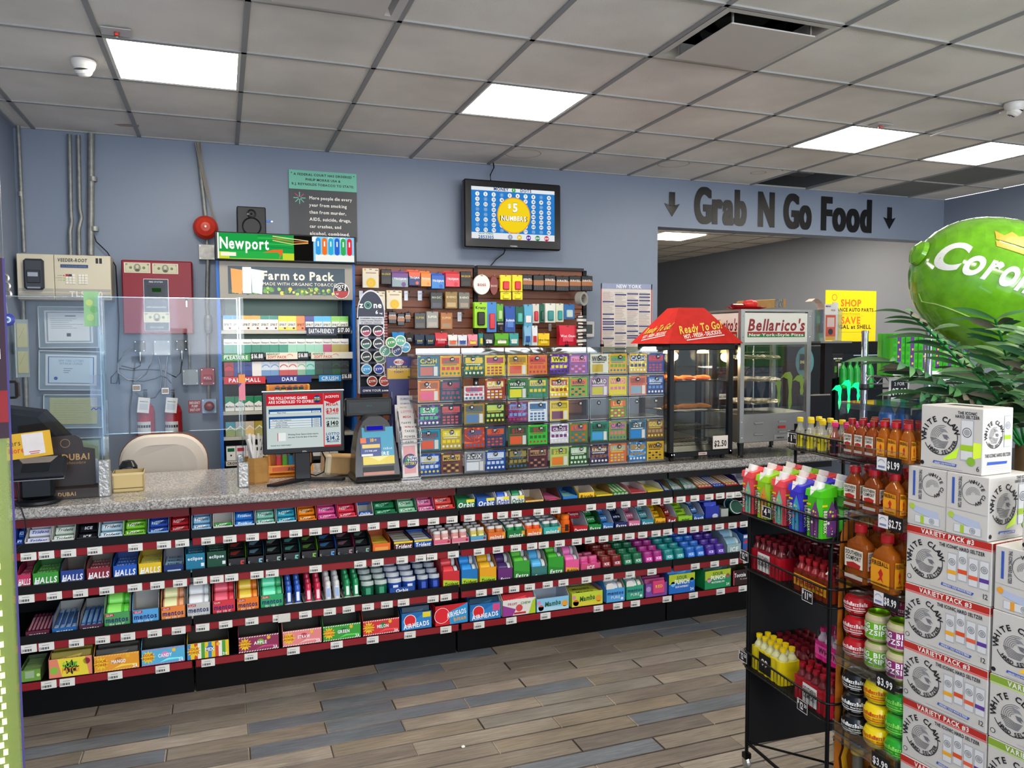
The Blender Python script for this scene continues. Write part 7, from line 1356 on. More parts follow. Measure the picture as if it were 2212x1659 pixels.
for r_ in range(5):
 for c_ in range(6):
  z0=CZ+.004+(4-r_)*RH;xc=DX0+DP*c_+bw/2;yb=DYF+(.0,.004,.008,.012,.016)[r_]*.0
  n1,n2=NUMS[r_][c_*2],NUMS[r_][c_*2+1]
  t=thing('ticket_bin',f'{["leftmost", "second", "third", "fourth", "fifth", "rightmost"][c_]} clear lottery ticket bin of the {RWN[r_]} row on the granite','ticket bin',loc=(xc,yb,z0),group='stacked clear ticket bins')
  part('case',binm,t);part('bin_floor',basm,t);part('polished_edge',edg,t,kind='stuff')
  if r_==0:part('lid',G().box(-bw/2,bw/2,.0,.22,RH-.003,RH-.0015,'#fff','acrylic').box(-bw/2,bw/2,.03,.034,RH-.0015,RH+.028,'#c8c4b8','acrylic_edge').box(-bw/2,bw/2,.03,.22,RH+.026,RH+.028,'#fff','acrylic'),t)
  for q,n in enumerate((n1,n2)):
   dx=(-.52,.46)[q]*bw*.5;wt=bw*.475
   part('number_dot',cm(('dot',n),lambda:G().disc(FRONT(0,-.003),0,0,.0115,'#0c0c0d',seg=18).text(FRONT(0,-.003),str(n),0,-.0048,.0095,'#f0f0f0',fit=.017,z=.0012)),t,loc=(dx+(.0 if q==0 else .012)+((n*37)%9-4)*.003,0,RH-.026))
   if n in(13,12,56,55):continue
   ht=RH*(.86 if n!=8 else .6)
   thing('scratch_ticket',f'{cname(TK[n][0])} scratch ticket with {cname(TK[n][1])} panel, {["left", "right"][q]} half of {ORD[c_]} bin, {RWN[r_]} row','lottery ticket',loc=(xc+(-.245 if q==0 else .25)*bw,yb+.005,z0+.008),g=cm(('ticket',n),lambda:ticket(n,wt,ht)),group='scratch tickets in the bins')
   if n%3==0:thing('ticket_stack',f'folded ticket pack behind the {["left", "right"][q]} ticket, {ORD[c_]} bin, {RWN[r_]} row','ticket pack',loc=(xc+(-.245 if q==0 else .25)*bw,yb+.05,z0+.008),g=cm(('ts',n%4),lambda:G().box(-bw*.22,bw*.22,0,.12,0,RH*(.35+.1*(n%4)),('#d8cfc0','#c8a8a0','#d0c4a8','#bcb4b0')[n%4],'paper')),group='ticket packs inside the bins')
for k,u in enumerate((962,1050,1135,1220,1296)):
 x,z=at(u,745,3.8);thing('binder_clip',f'small black binder clip on top of the ticket bins, {ORD[k]} from the left','binder clip',loc=(x,3.775,CZ+5*RH+.03),group='binder clips on the bins',g=G().box(-.01,.01,-.006,.006,.004,.018,'#141414','metal',ch=.002).tube([(-.006,0,.018),(-.006,.004,.036),(.006,.004,.036),(.006,0,.018)],.0015,'#141414','metal',5))
t=thing('bin_plinth','black front ledge under the rows of ticket bins','ledge',loc=(DX0,DYF-.02,CZ),g=G().box(-.01,DP*6,0,.016,0,.010,'#1a1a1b','satin'))
# ================================================================== FOOD WARMER WITH RED ROOF
hx0,hx1,hy0,hy1,hz0,hz1=2.304,2.722,3.70,4.04,.925,1.556
t=thing('food_warmer','black glass food warmer with red pyramid roof saying Ready To Go','food warmer',loc=(0,0,0))
def fpost(name,a,b,c,d,e,f,col='#101011',mat='satin'):part(name,G().box(a,b,c,d,e,f,col,mat,ch=.003),t)
for a in(hx0,hx1-.03):
 for b in(hy0,hy1-.03):fpost('corner_post',a,a+.03,b,b+.03,hz0,hz1)
fpost('base_frame',hx0,hx1,hy0,hy1,hz0,hz0+.03);fpost('top_frame',hx0-.006,hx1+.006,hy0-.006,hy1+.006,hz1-.035,hz1)
for a in(hx0+.03,hx1-.05):
 for b in(hy0+.03,hy1-.05):part('foot',G().lathe([(.012,CZ-hz0),(.016,0)],(a,b,hz0),8,'#101011','rubber'),t)
g=G().box(hx0+.028,hx1-.028,hy0+.008,hy0+.011,hz0+.03,hz1-.035,'#fff','glass');part('front_glass',g,t)
part('side_glass',G().box(hx0+.008,hx0+.011,hy0+.03,hy1-.03,hz0+.03,hz1-.035,'#fff','glass'),t);part('side_glass',G().box(hx1-.011,hx1-.008,hy0+.03,hy1-.03,hz0+.03,hz1-.035,'#fff','glass'),t);part('back_glass',G().box(hx0+.03,hx1-.03,hy1-.012,hy1-.009,hz0+.03,hz1-.035,'#fff','glass'),t)
for xx,yy,zz in((hx0+.015,hy0,hz1-.018),(hx0+.015,hy0,hz0+.015),(hx1-.015,hy0,hz0+.02),(hx0+.03,hy0,hz0+.015)):part('bolt',G().lathe([(.006,0),(.005,-.004),(0,-.005)],axis='y',seg=8,col='#c8c8c8',mat='chrome'),t,loc=(xx,yy,zz))
xm,ym=(hx0+hx1)/2,(hy0+hy1)/2;bx,by=(hx1-hx0)/2+.035,(hy1-hy0)/2+.04;tx_,ty_=.085,.06;zb,zt=hz1+.001,1.76
def rp(sx,sy,top):return(xm+sx*(tx_ if top else bx),ym+sy*(ty_ if top else by),zt if top else zb)
g=G().add([rp(-1,-1,0),rp(1,-1,0),rp(1,1,0),rp(-1,1,0),rp(-1,-1,1),rp(1,-1,1),rp(1,1,1),rp(-1,1,1)],[(0,1,5,4),(1,2,6,5),(2,3,7,6),(3,0,4,7),(4,5,6,7),(3,2,1,0)],'#c42a22','kraft')
part('roof',g,t)
for(A,B,D,nm)in((rp(-1,-1,0),rp(1,-1,0),rp(-1,-1,1),'front_lettering'),(rp(-1,1,0),rp(-1,-1,0),rp(-1,1,1),'side_lettering')):
 A,B,D=Vector(A),Vector(B),Vector(D);U=(B-A).normalized();mid=(A+B)/2;D2=Vector((xm,ym,0));ins=(D2-mid);ins.z=0
 V=Vector((0,0,zt-zb))+ins.normalized()*((by-ty_)if nm[0]=='f' else(bx-tx_));fr=F(mid,U,V);sc_=1. if nm[0]=='f' else .85;g=G()
 for q in(0,.003):g.text(fr,'Ready To Go!',.0*sc_,.085,.05*sc_,'#e8c048' if q else '#4c1410',w=.30*sc_,sh=.35,rot=8,z=.002+q*.4,bold=0 if q==0 else 1)
 g.text(fr,'HOT · FRESH · DELICIOUS'.replace('·','-'),0,.05,.026*sc_,'#f0e4dc',w=.26*sc_,rot=8,z=.002,sh=.1);g.line(fr,[(-.12*sc_,.022),(.14*sc_,.058)],.006,'#f0e4dc',z=.002);part(nm,g,t)
part('maker_plate',G().box(xm-.02,xm+.035,hy0-.002,hy0,hz0+.006,hz0+.022,'#c8b8b0','card').text(FRONT(xm+.007,hy0-.002),'WARMER',0,hz0+.011,.006,'#a03028',z=.001),t)
part('heat_lamp',G().lathe([(.0,0),(.03,-.004),(.035,-.02)],(hx0+.1,ym,hz1-.036),12,'#ffd090','warm'),t);part('heat_lamp',G().lathe([(.0,0),(.03,-.004),(.035,-.02)],(hx1-.09,ym,hz1-.036),12,'#ffd090','warm'),t)
def bulb(name,loc,e,c,r=.03):
 l=bpy.data.lights.new(name,'POINT');l.energy=e;l.color=c;l.shadow_soft_size=r;o=bpy.data.objects.new(name,l);COL.objects.link(o);o.location=loc
bulb('warmer_lamp_light',(hx0+.1,ym,hz1-.08),2.6,(1,.72,.42));bulb('warmer_lamp_light',(hx1-.09,ym,hz1-.08),2.6,(1,.72,.42))
wz=(1.345,1.175,1.075,.985)
for zz in wz:
 g=G()
 for i in range(15):xx=hx0+.04+i*(hx1-hx0-.08)/14;g.tube([(xx,hy0+.03,zz),(xx,hy1-.03,zz)],.0012,'#b0a898','chrome',4,False)
 for yy in(hy0+.03,ym,hy1-.03):g.tube([(hx0+.03,yy,zz),(hx1-.03,yy,zz)],.0022,'#b0a898','chrome',4,False)
 part('wire_shelf',g,t)
part('price_card',G().box(hx1-.135,hx1-.035,hy0-.003,hy0-.001,hz0+.035,hz0+.11,'#e4d8cc','paper').text(FRONT(hx1-.085,hy0-.003),'$2.50',0,hz0+.05,.032,'#141210',w=.086),t);part('small_price_card',G().box(hx1-.085,hx1-.04,hy0+.012,hy0+.014,1.24,1.27,'#d8cbbc','paper').text(FRONT(hx1-.0625,hy0+.012),'$2.50',0,1.248,.012,'#503828'),t)
def patty(x,y,z,c,lab,grp,r=.05,k=0):
 rr=random.Random(k);g=G();n=14;rg=[[((q*r*rr.uniform(.88,1.1))*math.cos(2*PI*i/n)*1.15,(q*r*rr.uniform(.85,1.1))*math.sin(2*PI*i/n)*.8,zz+rr.uniform(-.002,.003))for i in range(n)]for q,zz in((.85,.002),(1.05,.008),(.9,.018),(.4,.026))]
 for a,b in zip(rg,rg[1:]):g.add(a+b,[(i,(i+1)%n,n+(i+1)%n,n+i)for i in range(n)],c,'kraft',True)
 g.add(rg[-1],[tuple(range(n))],c,'kraft');thing('pastry',lab,'pastry',loc=(x,y,z),g=g,group=grp,rz=rr.uniform(-.4,.4))
for k,xx in enumerate((hx0+.085,hx0+.185,hx0+.285)):patty(xx,ym-.05,wz[0]+.003,'#d8641c',f'orange baked turnover, {SHF[k]} from the left on the upper warmer shelf','orange turnovers',k=k)
patty(hx0+.13,ym+.06,wz[0]+.003,'#d05c18','orange baked turnover behind the others on the upper warmer shelf','orange turnovers',k=8)
part('paper_tray',G().box(hx0+.05,hx0+.3,ym-.09,ym+.09,wz[1]+.003,wz[1]+.006,'#d8d4c8','paper'),t)
for k,xx in enumerate((hx0+.09,hx0+.2,hx0+.29)):patty(xx,ym-.03,wz[1]+.007,'#9c6428',f'golden brown patty, {SHF[k]} from the left on the second warmer shelf','golden patties',.055,k+4)
# ================================================================== PIZZA WARMER
px0,px1,py0,py1,pz0,pz1=2.762,3.262,3.69,4.03,.985,1.742
t=thing('pizza_warmer','stainless rotating pizza warmer with white Bellarico\'s sign panels','pizza warmer',loc=(0,0,0));ST='#a6a6a2'
for a in(px0,px1-.028):
 for b in(py0,py1-.028):part('corner_post',G().box(a,a+.028,b,b+.028,pz0,pz1,ST,'steel',ch=.002),t)
part('base_cabinet',G().box(px0+.004,px1-.004,py0+.004,py1-.004,pz0,pz0+.165,'#a09e98','steel',ch=.003),t);part('top_panel',G().box(px0-.002,px1+.002,py0-.002,py1+.002,pz1-.004,pz1+.008,ST,'steel'),t);part('lower_rail',G().box(px0,px1,py0+.002,py0+.02,pz1-.195,pz1-.18,ST,'steel').box(px0,px0+.02,py0+.002,py1,pz1-.195,pz1-.18,ST,'steel'),t)
def belp(fr,w,h):
 g=G().obox(fr,-w/2,w/2,0,h,-.008,0,'#e0ddd4','card');g.text(fr,"Bellarico's",0,h*.40,h*.38,'#8c1c1c',w=w*.92,sh=.18,z=.001);g.rect(fr,-w*.46,h*.28,w*.46,h*.36,'#a02420',z=.001);g.rect(fr,-w*.46,h*.17,w*.46,h*.28,'#2c7c3c',z=.001);g.text(fr,'New York-Style Pizza',0,h*.21,h*.09,'#e8e4dc',w=w*.88,z=.0016);return g
part('front_sign',belp(F(((px0+px1)/2,py0+.004,pz1-.18)),px1-px0-.058,.168),t);part('side_sign',belp(F((px0+.004,(py0+py1)/2,pz1-.18),(0,-1,0)),py1-py0-.058,.168),t)
part('front_glass',G().box(px0+.028,px1-.028,py0+.006,py0+.009,pz0+.165,pz1-.195,'#fff','glass'),t);part('side_glass',G().box(px0+.006,px0+.009,py0+.028,py1-.028,pz0+.165,pz1-.195,'#fff','glass'),t);part('right_glass',G().box(px1-.009,px1-.006,py0+.028,py1-.028,pz0+.165,pz1-.195,'#fff','glass'),t)
for a in(px0+.014,px1-.014):
 for zz in(pz0+.03,pz0+.12,pz1-.15,pz1-.03):part('rivet',G().lathe([(.004,0),(.003,-.002),(0,-.003)],axis='y',seg=8,col='#d8d8d4',mat='chrome'),t,loc=(a,py0,zz))
xm2,ym2=(px0+px1)/2-.03,(py0+py1)/2;part('spindle',G().tube([(xm2,ym2,pz0+.165),(xm2,ym2,pz1-.2)],.006,'#b8b8b4','chrome',8).tube([(xm2+.12,ym2-.02,pz0+.2),(xm2+.12,ym2-.02,pz1-.24),(xm2-.1,ym2-.02,pz1-.24)],.003,'#b8b8b4','chrome',6),t)
for k,zz in enumerate((1.475,1.345,1.215)):
 rr=random.Random(k);g=G();n=30;r0=[(.0,.006),(.08,.008),(.145,.004),(.155,-.004),(.15,-.012),(.1,-.006)]
 rg=[[((q+rr.uniform(-.004,.004))*math.cos(2*PI*i/n),(q+rr.uniform(-.004,.004))*math.sin(2*PI*i/n),zq+rr.uniform(-.004,.004))for i in range(n)]for q,zq in r0]
 for a,b in zip(rg,rg[1:]):g.add(a+b,[(i,(i+1)%n,n+(i+1)%n,n+i)for i in range(n)],'#c8bca4','crinkle')
 part('foil_tray',g,t,loc=(xm2,ym2,zz))
for zz in(pz0+.04,pz0+.105):part('vent_grip',G().box(px0+.1,px0+.16,py0-.008,py0+.004,zz,zz+.012,'#b8b6b0','steel',ch=.004),t)
part('red_switch',G().box(px0+.27,px0+.32,py0-.004,py0+.004,pz0+.075,pz0+.09,'#c02420','gloss',ch=.002).box(px0+.27,px0+.32,py0-.006,py0+.004,pz0+.11,pz0+.118,'#b8b6b0','steel').box(px0+.27,px0+.32,py0-.006,py0+.004,pz0+.05,pz0+.058,'#b8b6b0','steel'),t);part('maker_plate',G().box(px0+.24,px0+.35,py0-.0005,py0+.004,pz0+.01,pz0+.038,'#b4b2ac','steel').text(FRONT(px0+.285,py0-.001),'nemco',0,pz0+.016,.012,'#202020'),t)
part('inner_card',G().box(px0+.13,px0+.16,py1-.03,py1-.028,1.3,1.42,'#d0ccc4','paper'),t)
for a,b in((px0+.02,py0+.02),(px1-.03,py0+.02),(px0+.02,py1-.03),(px1-.03,py1-.03)):part('leg',G().lathe([(.012,0),(.02,.004),(.013,.01),(.014,.03),(.02,pz0-CZ)],(a,b,CZ),10,'#141416','plastic'),t)
# things on top of it
xt,zt2=2.86,pz1+.008
t=thing('red_tray','red scalloped plastic tray lying on top of the pizza warmer','tray',loc=(2.90,3.83,zt2));n=30;rg=[[((q+(.006*math.cos(i*PI)if q>.1 else 0))*math.cos(2*PI*i/n),(q*.75)*math.sin(2*PI*i/n),zq)for i in range(n)]for q,zq in((.0,.004),(.085,.004),(.12,.016),(.125,.02))];g=G()
for a,b in zip(rg,rg[1:]):g.add(a+b,[(i,(i+1)%n,n+(i+1)%n,n+i)for i in range(n)],'#c01820','gloss')
part('body',g,t);thing('red_tongs','red and black serving tongs lying in the red tray','tongs',loc=(2.88,3.82,zt2+.02),rz=.1,g=G().box(-.1,.0,-.014,.01,0,.016,'#7a1418','gloss',ch=.006).lathe([(0,-.06),(.02,-.04),(.026,0),(.02,.04),(0,.06)],(.045,0,.018),10,'#d03430','gloss',axis='x'))
t=thing('flat_carton','flattened brown carton with grey tape on top of the pizza warmer','cardboard box',loc=(3.03,3.9,zt2));part('board',G().ppoly([(-.14,-.08,.004),(.15,-.08,.02),(.15,-.08,.07),(-.1,-.08,.055)],[(-.14,.05,.004),(.15,.05,.02),(.15,.05,.075),(-.1,.05,.06)],'#a8824e','kraft'),t);part('tape',G().box(.07,.13,-.0815,-.08,.018,.07,'#6c6c68','tape'),t)
# ================================================================== BEHIND: COOLERS, SIGN, CHROME SHELF
def sty(u,v,Y):return at(u,v,Y)
# black energy drink cooler
Y=4.75;xa,zt3=at(1690,738,Y);xb,_=at(1788,738,Y)
t=thing('drink_cooler','tall black cooler cabinet behind the pizza warmer','cooler',loc=(0,0,0),group='black drink coolers');xa-=.35
part('cabinet',G().box(xa,xb,Y,Y+.5,0,zt3,'#0e0f10','satin',ch=.006),t);part('door',G().box(xa+.01,xb-.03,Y-.03,Y,.08,zt3-.03,'#15181a','gloss',ch=.004),t)
x,z=at(1740,782,Y-.04);part('round_decal',G().prism(FRONT(x,Y-.031,z),[(.085*math.cos(2*PI*i/24),.115*math.sin(2*PI*i/24))for i in range(24)],0,.001,'#4c7c84','card').prism(FRONT(x,Y-.0325,z),[(.05,-.06),(-.05,-.06),(-.05,.06),(.05,.06)],0,.001,'#182024','card').text(FRONT(x,Y-.034,z),'ENERGY',0,-.01,.02,'#d0c890',fit=.09),t)
def claw(g,fr,s,c,mat):
 for dx,top,bot,k in((-.34,.86,.12,1),(.0,1.0,.0,1),(.36,.92,.3,1)):
  g.poly(fr,[((dx-.24)*s,(top-.16)*s),((dx-.1)*s,(top-.02)*s),((dx+.06)*s,top*s),((dx+.13)*s,(top-.12)*s),((dx+.07)*s,(top-.2)*s),((dx-.06)*s,(top-.17)*s),((dx-.14)*s,(top-.13)*s)],c,mat,.002)
  g.poly(fr,[((dx-.03)*s,(top-.1)*s),((dx+.13)*s,(top-.12)*s),((dx+.10)*s,(top*.5+bot*.5)*s),((dx+.12)*s,(bot+.2)*s),((dx+.04)*s,bot*s),((dx+.0)*s,(bot+.22)*s),((dx+.02)*s,(top*.5+bot*.5)*s)],c,mat,.0024)
g=G();x,z=at(1704,890,Y-.05);claw(g,FRONT(x,Y-.036,z),.3,'#7c9c1c','gloss');part('claw_logo',g,t,'yellow-green three claw mark on the door')
Y=5.0;xa,zt3=at(1788,738,Y);xb,_=at(1890,738,Y)
t=thing('drink_cooler','black glass-door cooler with glowing green claw mark','cooler',loc=(0,0,0),group='black drink coolers')
part('cabinet',G().box(xa,xb+.1,Y,Y+.5,0,zt3,'#0d0d0e','satin',ch=.006),t);part('glass_door',G().box(xa+.06,xb+.04,Y-.03,Y-.01,.1,zt3-.1,'#0c1216','gloss'),t);part('light_strip',G().box(xa+.24,xb,Y-.034,Y-.03,zt3-.115,zt3-.11,'#c8e4f4','screen'),t)
g=G();x,z=at(1830,893,Y-.11)
claw(g,FRONT(x-.01,Y-.115,z),.27,'#14e878','neon');part('neon_claw',g,t,'glowing green claw logo')
x,z=at(1812,818,Y-.05);w,h=.11,.2
g=G().box(x-w/2,x+w/2,Y-.036,Y-.031,z,z+h,'#101012','card',ch=.002);fr=FRONT(x,Y-.036,z);g.text(fr,'NEW YORK',0,h*.78,.011,'#e8e8e8',fit=w*.8);g.text(fr,'ENERGY',0,h*.7,.008,'#8cb040',fit=w*.5)
for dx,c in((-.022,'#1c201c'),(.022,'#c8c8c4')):g.rect(fr,dx-.018,.012,dx+.018,h*.62,c,z=.001);[g.rect(fr,dx-.01+q*.008,.05,dx-.006+q*.008,.1,'#58a030' if dx<0 else '#38383c',z=.002)for q in range(3)]
part('can_poster',g,t)
for k in range(5):thing('soda_bottle',f'green soda bottle inside the cooler door, {ORD[k]} from the left','bottle',loc=(xa+.1+k*.07,Y-.065,1.18),group='green bottles in the cooler',g=cm(('sb',),lambda:G().lathe([(0,0),(.028,0),(.03,.01),(.03,.13),(.026,.16),(.012,.19),(.012,.2)],seg=12,col='#1c8c34',mat='gloss').lathe([(.014,.2),(.014,.215),(0,.215)],seg=10,col='#1c6c2c',mat='plastic')))
thing('bottle_ledge','narrow black ledge carrying green bottles in front of the cooler','ledge',g=G().box(xa,xb+.05,Y-.11,Y-.031,1.165,1.18,'#101214','satin'))
# yellow poster standing on cooler
Y=5.1;X,Z,w,h=span(1783,628,1892,738,Y);t=thing('savings_sign','bright yellow shop and save sign standing on the black cooler','sign',loc=(X,Y,zt3+.001));h=h-(zt3-Z)
g=G().box(-w/2,w/2,0,.006,0,h,'#f0cc10','card');fr=FRONT();g.text(fr,'SHOP',.0,h*.69,h*.13,'#e06818',al='c',fit=w*.62);g.text(fr,'ADVANCE AUTO PARTS',-.0,h*.59,h*.065,'#2c2410',w=w*.9);g.text(fr,'and earn 3X fuel points',0,h*.53,h*.03,'#6c5c20',bold=0,fit=w*.7);g.text(fr,'SAVE',0,h*.35,h*.13,'#e06818',fit=w*.55);g.text(fr,'10c/GAL at SHELL',0,h*.25,h*.075,'#2c2410',w=w*.82);g.line(fr,[(-w*.34,h*.5),(w*.24,h*.5)],.002,'#a88c10');g.line(fr,[(-w*.4,h*.18),(w*.4,h*.18)],.003,'#a88c10');g.disc(fr,-w*.33,h*.86,w*.05,'#e84c20');g.disc(fr,-w*.33,h*.86,w*.04,'#f4d020',z=.001)
part('board',g,t)
# slip holder on a small shelf
t=thing('slip_holder','clear holder with orange play slips and curled papers beside the pizza sign','brochure holder',loc=(3.63,3.97,1.565));part('shelf',G().box(-.12,.13,-.08,.1,-.012,0,'#8c8c88','steel').box(-.03,.03,-.02,.02,-.664,-.012,'#18181a','satin'),t)
part('acrylic_pocket',G().box(-.075,.075,-.05,-.047,0,.17,'#fff','acrylic').box(-.075,-.072,-.05,.03,0,.2,'#dde','acrylic_edge').box(.072,.075,-.05,.03,0,.2,'#dde','acrylic_edge'),t)
g=G().box(-.055,.035,-.042,-.038,.005,.235,'#dcd6d0','paper');fr=FRONT(-.01,-.042);g.rect(fr,-.04,.03,.04,.165,'#d8583c','paper');g.rect(fr,-.028,.09,.03,.15,'#e8c8bc','paper',z=.001);g.disc(fr,0,.06,.02,'#2a2a30',z=.0014);g.rect(fr,-.04,.006,.04,.03,'#e0a83c');g.text(fr,'MEGA',-.02,.215,.01,'#3c3c74');g.text(fr,'PICK',.02,.19,.01,'#3c3c3c');part('slip',g,t)
g=G();pts=[(-.06,.21),(-.075,.24),(-.1,.262),(-.13,.268),(-.16,.25)]
for(a,b),(c,d)in zip(pts,pts[1:]):g.add([(a,-.04,b),(c,-.04,d),(c,.02,d),(a,.02,b)],[(0,1,2,3)],'#e8cfc0','paper')
g.add([(-.06,-.04,.0),(-.06,-.04,.21),(-.06,.02,.21),(-.06,.02,0)],[(0,1,2,3)],'#e8cfc0','paper');part('curled_paper',g,t);part('slip',G().box(.03,.07,-.02,-.016,.005,.245,'#dcdce0','paper').box(.045,.072,.0,.004,.005,.25,'#e0c0b0','paper'),t)
# black box object at counter end near mini bottles
X,Z,w,h=span(1714,851,1784,900,3.95);t=thing('menu_board','small black framed board behind the yellow-capped mini bottles','board',loc=(X,3.9,CZ),g=G().box(-w/2,w/2,0,.03,0,Z+h-CZ,'#0c0c0d','gloss',ch=.008))
# chrome shelving with green tall cans
cxp,cyp=W_=(2.98,3.0)if 0 else(3.05,3.07)
t=thing('chrome_shelf_unit','chrome wire shelving unit with bright post behind the palm','shelving unit',loc=(cxp,cyp,0),rz=-.1)
for a,b in((0,0),(.6,0),(0,-.42),(.6,-.42)):part('post',G().tube([(a,b,0),(a,b,1.61)],.0165,'#c0c0c4','chrome',12).lathe([(.0175,1.605),(.0175,1.62),(0,1.622)],(a,b,0),12,'#c8c8cc','chrome'),t)
for zz in(1.39,.95,.5):
 g=G()
 for b in(0,-.42):
  g.tube([(0,b,zz),(.6,b,zz)],.004,'#b8b8bc','chrome',6,False);g.tube([(0,b,zz-.04),(.6,b,zz-.04)],.004,'#b8b8bc','chrome',6,False);g.tube([(k*.04,b,zz if k%2 else zz-.04)for k in range(16)],.003,'#b8b8bc','chrome',5,False)
 for k in range(16):g.tube([(k*.04,0,zz),(k*.04,-.42,zz)],.002,'#b8b8bc','chrome',4,False)
 part('wire_shelf',g,t)
part('clamp',G().lathe([(.022,0),(.024,.01),(.022,.03)],(0,0,1.32),12,'#1a1a1c','plastic'),t)
t=thing('shelf_price_sign','black and white hand-cut price sign hanging on the chrome shelf','price sign',loc=(cxp+.2,cyp-.03,1.26),g=G().prism(FRONT(),[(-.07,.0),(.06,-.01),(.07,.11),(-.065,.12)],0,.003,'#e0e0dc','card').rect(F((0,-.0035,0)),-.055,.02,.055,.105,'#141416').text(F((0,-.0035,0)),'2 FOR',.0,.08,.016,'#e8e8e8').text(F((0,-.0035,0)),'$7.00',0,.035,.03,'#e8e8e8',fit=.1))
for k in range(6):
 t=thing('display_can_box',f'bright green can-print carton, {ORD[k]} from the left on the chrome shelf','carton',loc=(cxp+.10+k*.085,cyp-.12,1.395),group='green cartons on the chrome shelf')
 g=G().box(-.04,.04,0,.1,0,.21,'#3cb41c','gloss',ch=.003);fr=FRONT();g.rect(fr,-.012,.03,.014,.2,'#5c3c80','gloss')
 for q in range(4):g.disc(fr,((-1)**q)*.004,.06+q*.035,.006,'#e8c030',z=.001);g.rect(fr,-.036,.04+q*.04,-.018,.065+q*.04,'#2c9c1c','gloss');g.rect(fr,.02,.04+q*.04,.036,.065+q*.04,'#2c9c1c','gloss')
 g.rect(fr,-.036,.002,.036,.02,'#e8e8e8','gloss');part('carton',g,t)
for k in range(5):thing('blue_drink_bottle',f'dark blue drink bottle, {ORD[k]} from the left on the lower chrome shelf','bottle',loc=(cxp+.05+k*.11,cyp-.1,.955),group='blue bottles on the chrome shelf',g=cm(('bdb',),lambda:G().lathe([(0,0),(.04,0),(.042,.01),(.042,.2),(.036,.25),(.016,.3),(.016,.32)],seg=14,col='#1c4c8c',mat='gloss').lathe([(.018,.32),(.018,.34),(0,.34)],seg=12,col='#14181c',mat='plastic')))
# ================================================================== BLACK WIRE RACK
RA=Vector((1.776,2.31,0));RB=Vector((1.745,1.875,0));RL=(RB-RA).length;RRZ=math.atan2(RB.y-RA.y,RB.x-RA.x)
RMt=Matrix.Translation(RA)@Matrix.Rotation(RRZ,4,'Z')
def rw(x,y,z=0):p=RMt@Vector((x,y,z));return(p.x,p.y,p.z)
RD=.40;BW='#0a0a0b'
rack=thing('wire_rack','black wire rack with a black end panel, tiered baskets and casters','rack',loc=tuple(RA),rz=RRZ)
part('end_panel',G().box(.0,.006,.004,RD,.09,1.0,'#08080a','matte'),rack)
for x_ in(0,RL):part('post',G().tube([(x_,0,.05),(x_,0,.93),(x_,.012,.965),(x_,.05,.985),(x_,.19,.99),(x_,.19,1.27)],.0065,BW,'powder',8),rack)
for x_ in(0,RL):part('post',G().tube([(x_,RD,.05),(x_,RD,1.27)],.0065,BW,'powder',8),rack)
part('base_bar',G().tube([(0,0,.1),(RL,0,.1)],.006,BW,'powder',6).tube([(0,0,.1),(0,RD,.1),(RL,RD,.1),(RL,0,.1)],.006,BW,'powder',6).tube([(0,0,.1),(RL,RD,.1)],.004,BW,'powder',6),rack)
for x_,y_ in((0,0),(RL,0),(0,RD),(RL,RD)):part('caster',G().lathe([(0,-.008),(.018,-.008),(.022,0),(.018,.008),(0,.008)],(x_,y_,.024),14,'#b8b8b8','metal',axis='y').box(x_-.012,x_+.012,y_-.012,y_+.012,.04,.06,'#1a1a1c','metal'),rack)
xtop,ztop1=at(1700,932,2.31);y1_=max(.1,xtop-RA.x)
BK=[(.385,.444,-.012,.30),(.748,.806,-.012,.34),(.955,1.028,-.035,.21),(ztop1-.06,ztop1,y1_,y1_+.14)]
for bi,(z0,z1,ya,yb)in enumerate(BK):
 r=.0022;x0_,x1_=-.025,RL+.013;g=G();k=.03
 def rim(z,rr_):return[(x0_,yb,z),(x0_,ya+k,z),(x0_+k*.3,ya+k*.3,z),(x0_+k,ya,z),(x1_-k,ya,z),(x1_-k*.3,ya+k*.3,z),(x1_,ya+k,z),(x1_,yb,z)]
 g.tube(rim(z1,r),.0038,BW,'satin',6);g.tube(rim(z0,r),.003,BW,'satin',6);g.tube([(x0_,yb,z0),(x1_,yb,z0)],.003,BW,'satin',5)
 n=22
 for i in range(n+1):xx=x0_+k+(x1_-x0_-2*k)*i/n;g.tube([(xx,ya,z1),(xx,ya,z0),(xx,yb,z0)],.0019,BW,'satin',4,False)
 m=int((yb-ya)/.022)
 for i in range(1,m):
  yy=ya+k+(yb-ya-k)*i/m
  for xx in(x0_,x1_):g.tube([(xx,yy,z1),(xx,yy,z0)],.0019,BW,'satin',4,False)
 part('basket',g,rack);part('shelf_sheet',G().box(x0_+.004,x1_-.004,ya+.004,yb,z0+.001,z0+.003,'#0b0b0c','matte'),rack)
def ptag(x,z,y,txt,lab,w=.052,h=.038):
 p=rw(x,y-.006,z);g=G().box(-w/2,w/2,-.002,0,-h/2,h/2,'#101012','card');fr=F((0,-.0022,0))
 for a in((-w/2,-h/2,w/2,-h/2+.002),(-w/2,h/2-.002,w/2,h/2),(-w/2,-h/2,-w/2+.002,h/2),(w/2-.002,-h/2,w/2,h/2)):g.rect(fr,*a,'#e8e8e8')
 a,b=txt;g.text(fr,'$',-w*.38,h*.12,h*.28,'#f0f0f0');g.text(fr,a,-w*.08,-h*.26,h*.56,'#f0f0f0',fit=w*.4,z=.0012);g.text(fr,b,w*.3,h*.02,h*.3,'#f0f0f0',fit=w*.26,z=.0012)
 thing('price_sign',lab,'price sign',loc=p,rz=RRZ,g=g,group='black price signs on the wire rack')
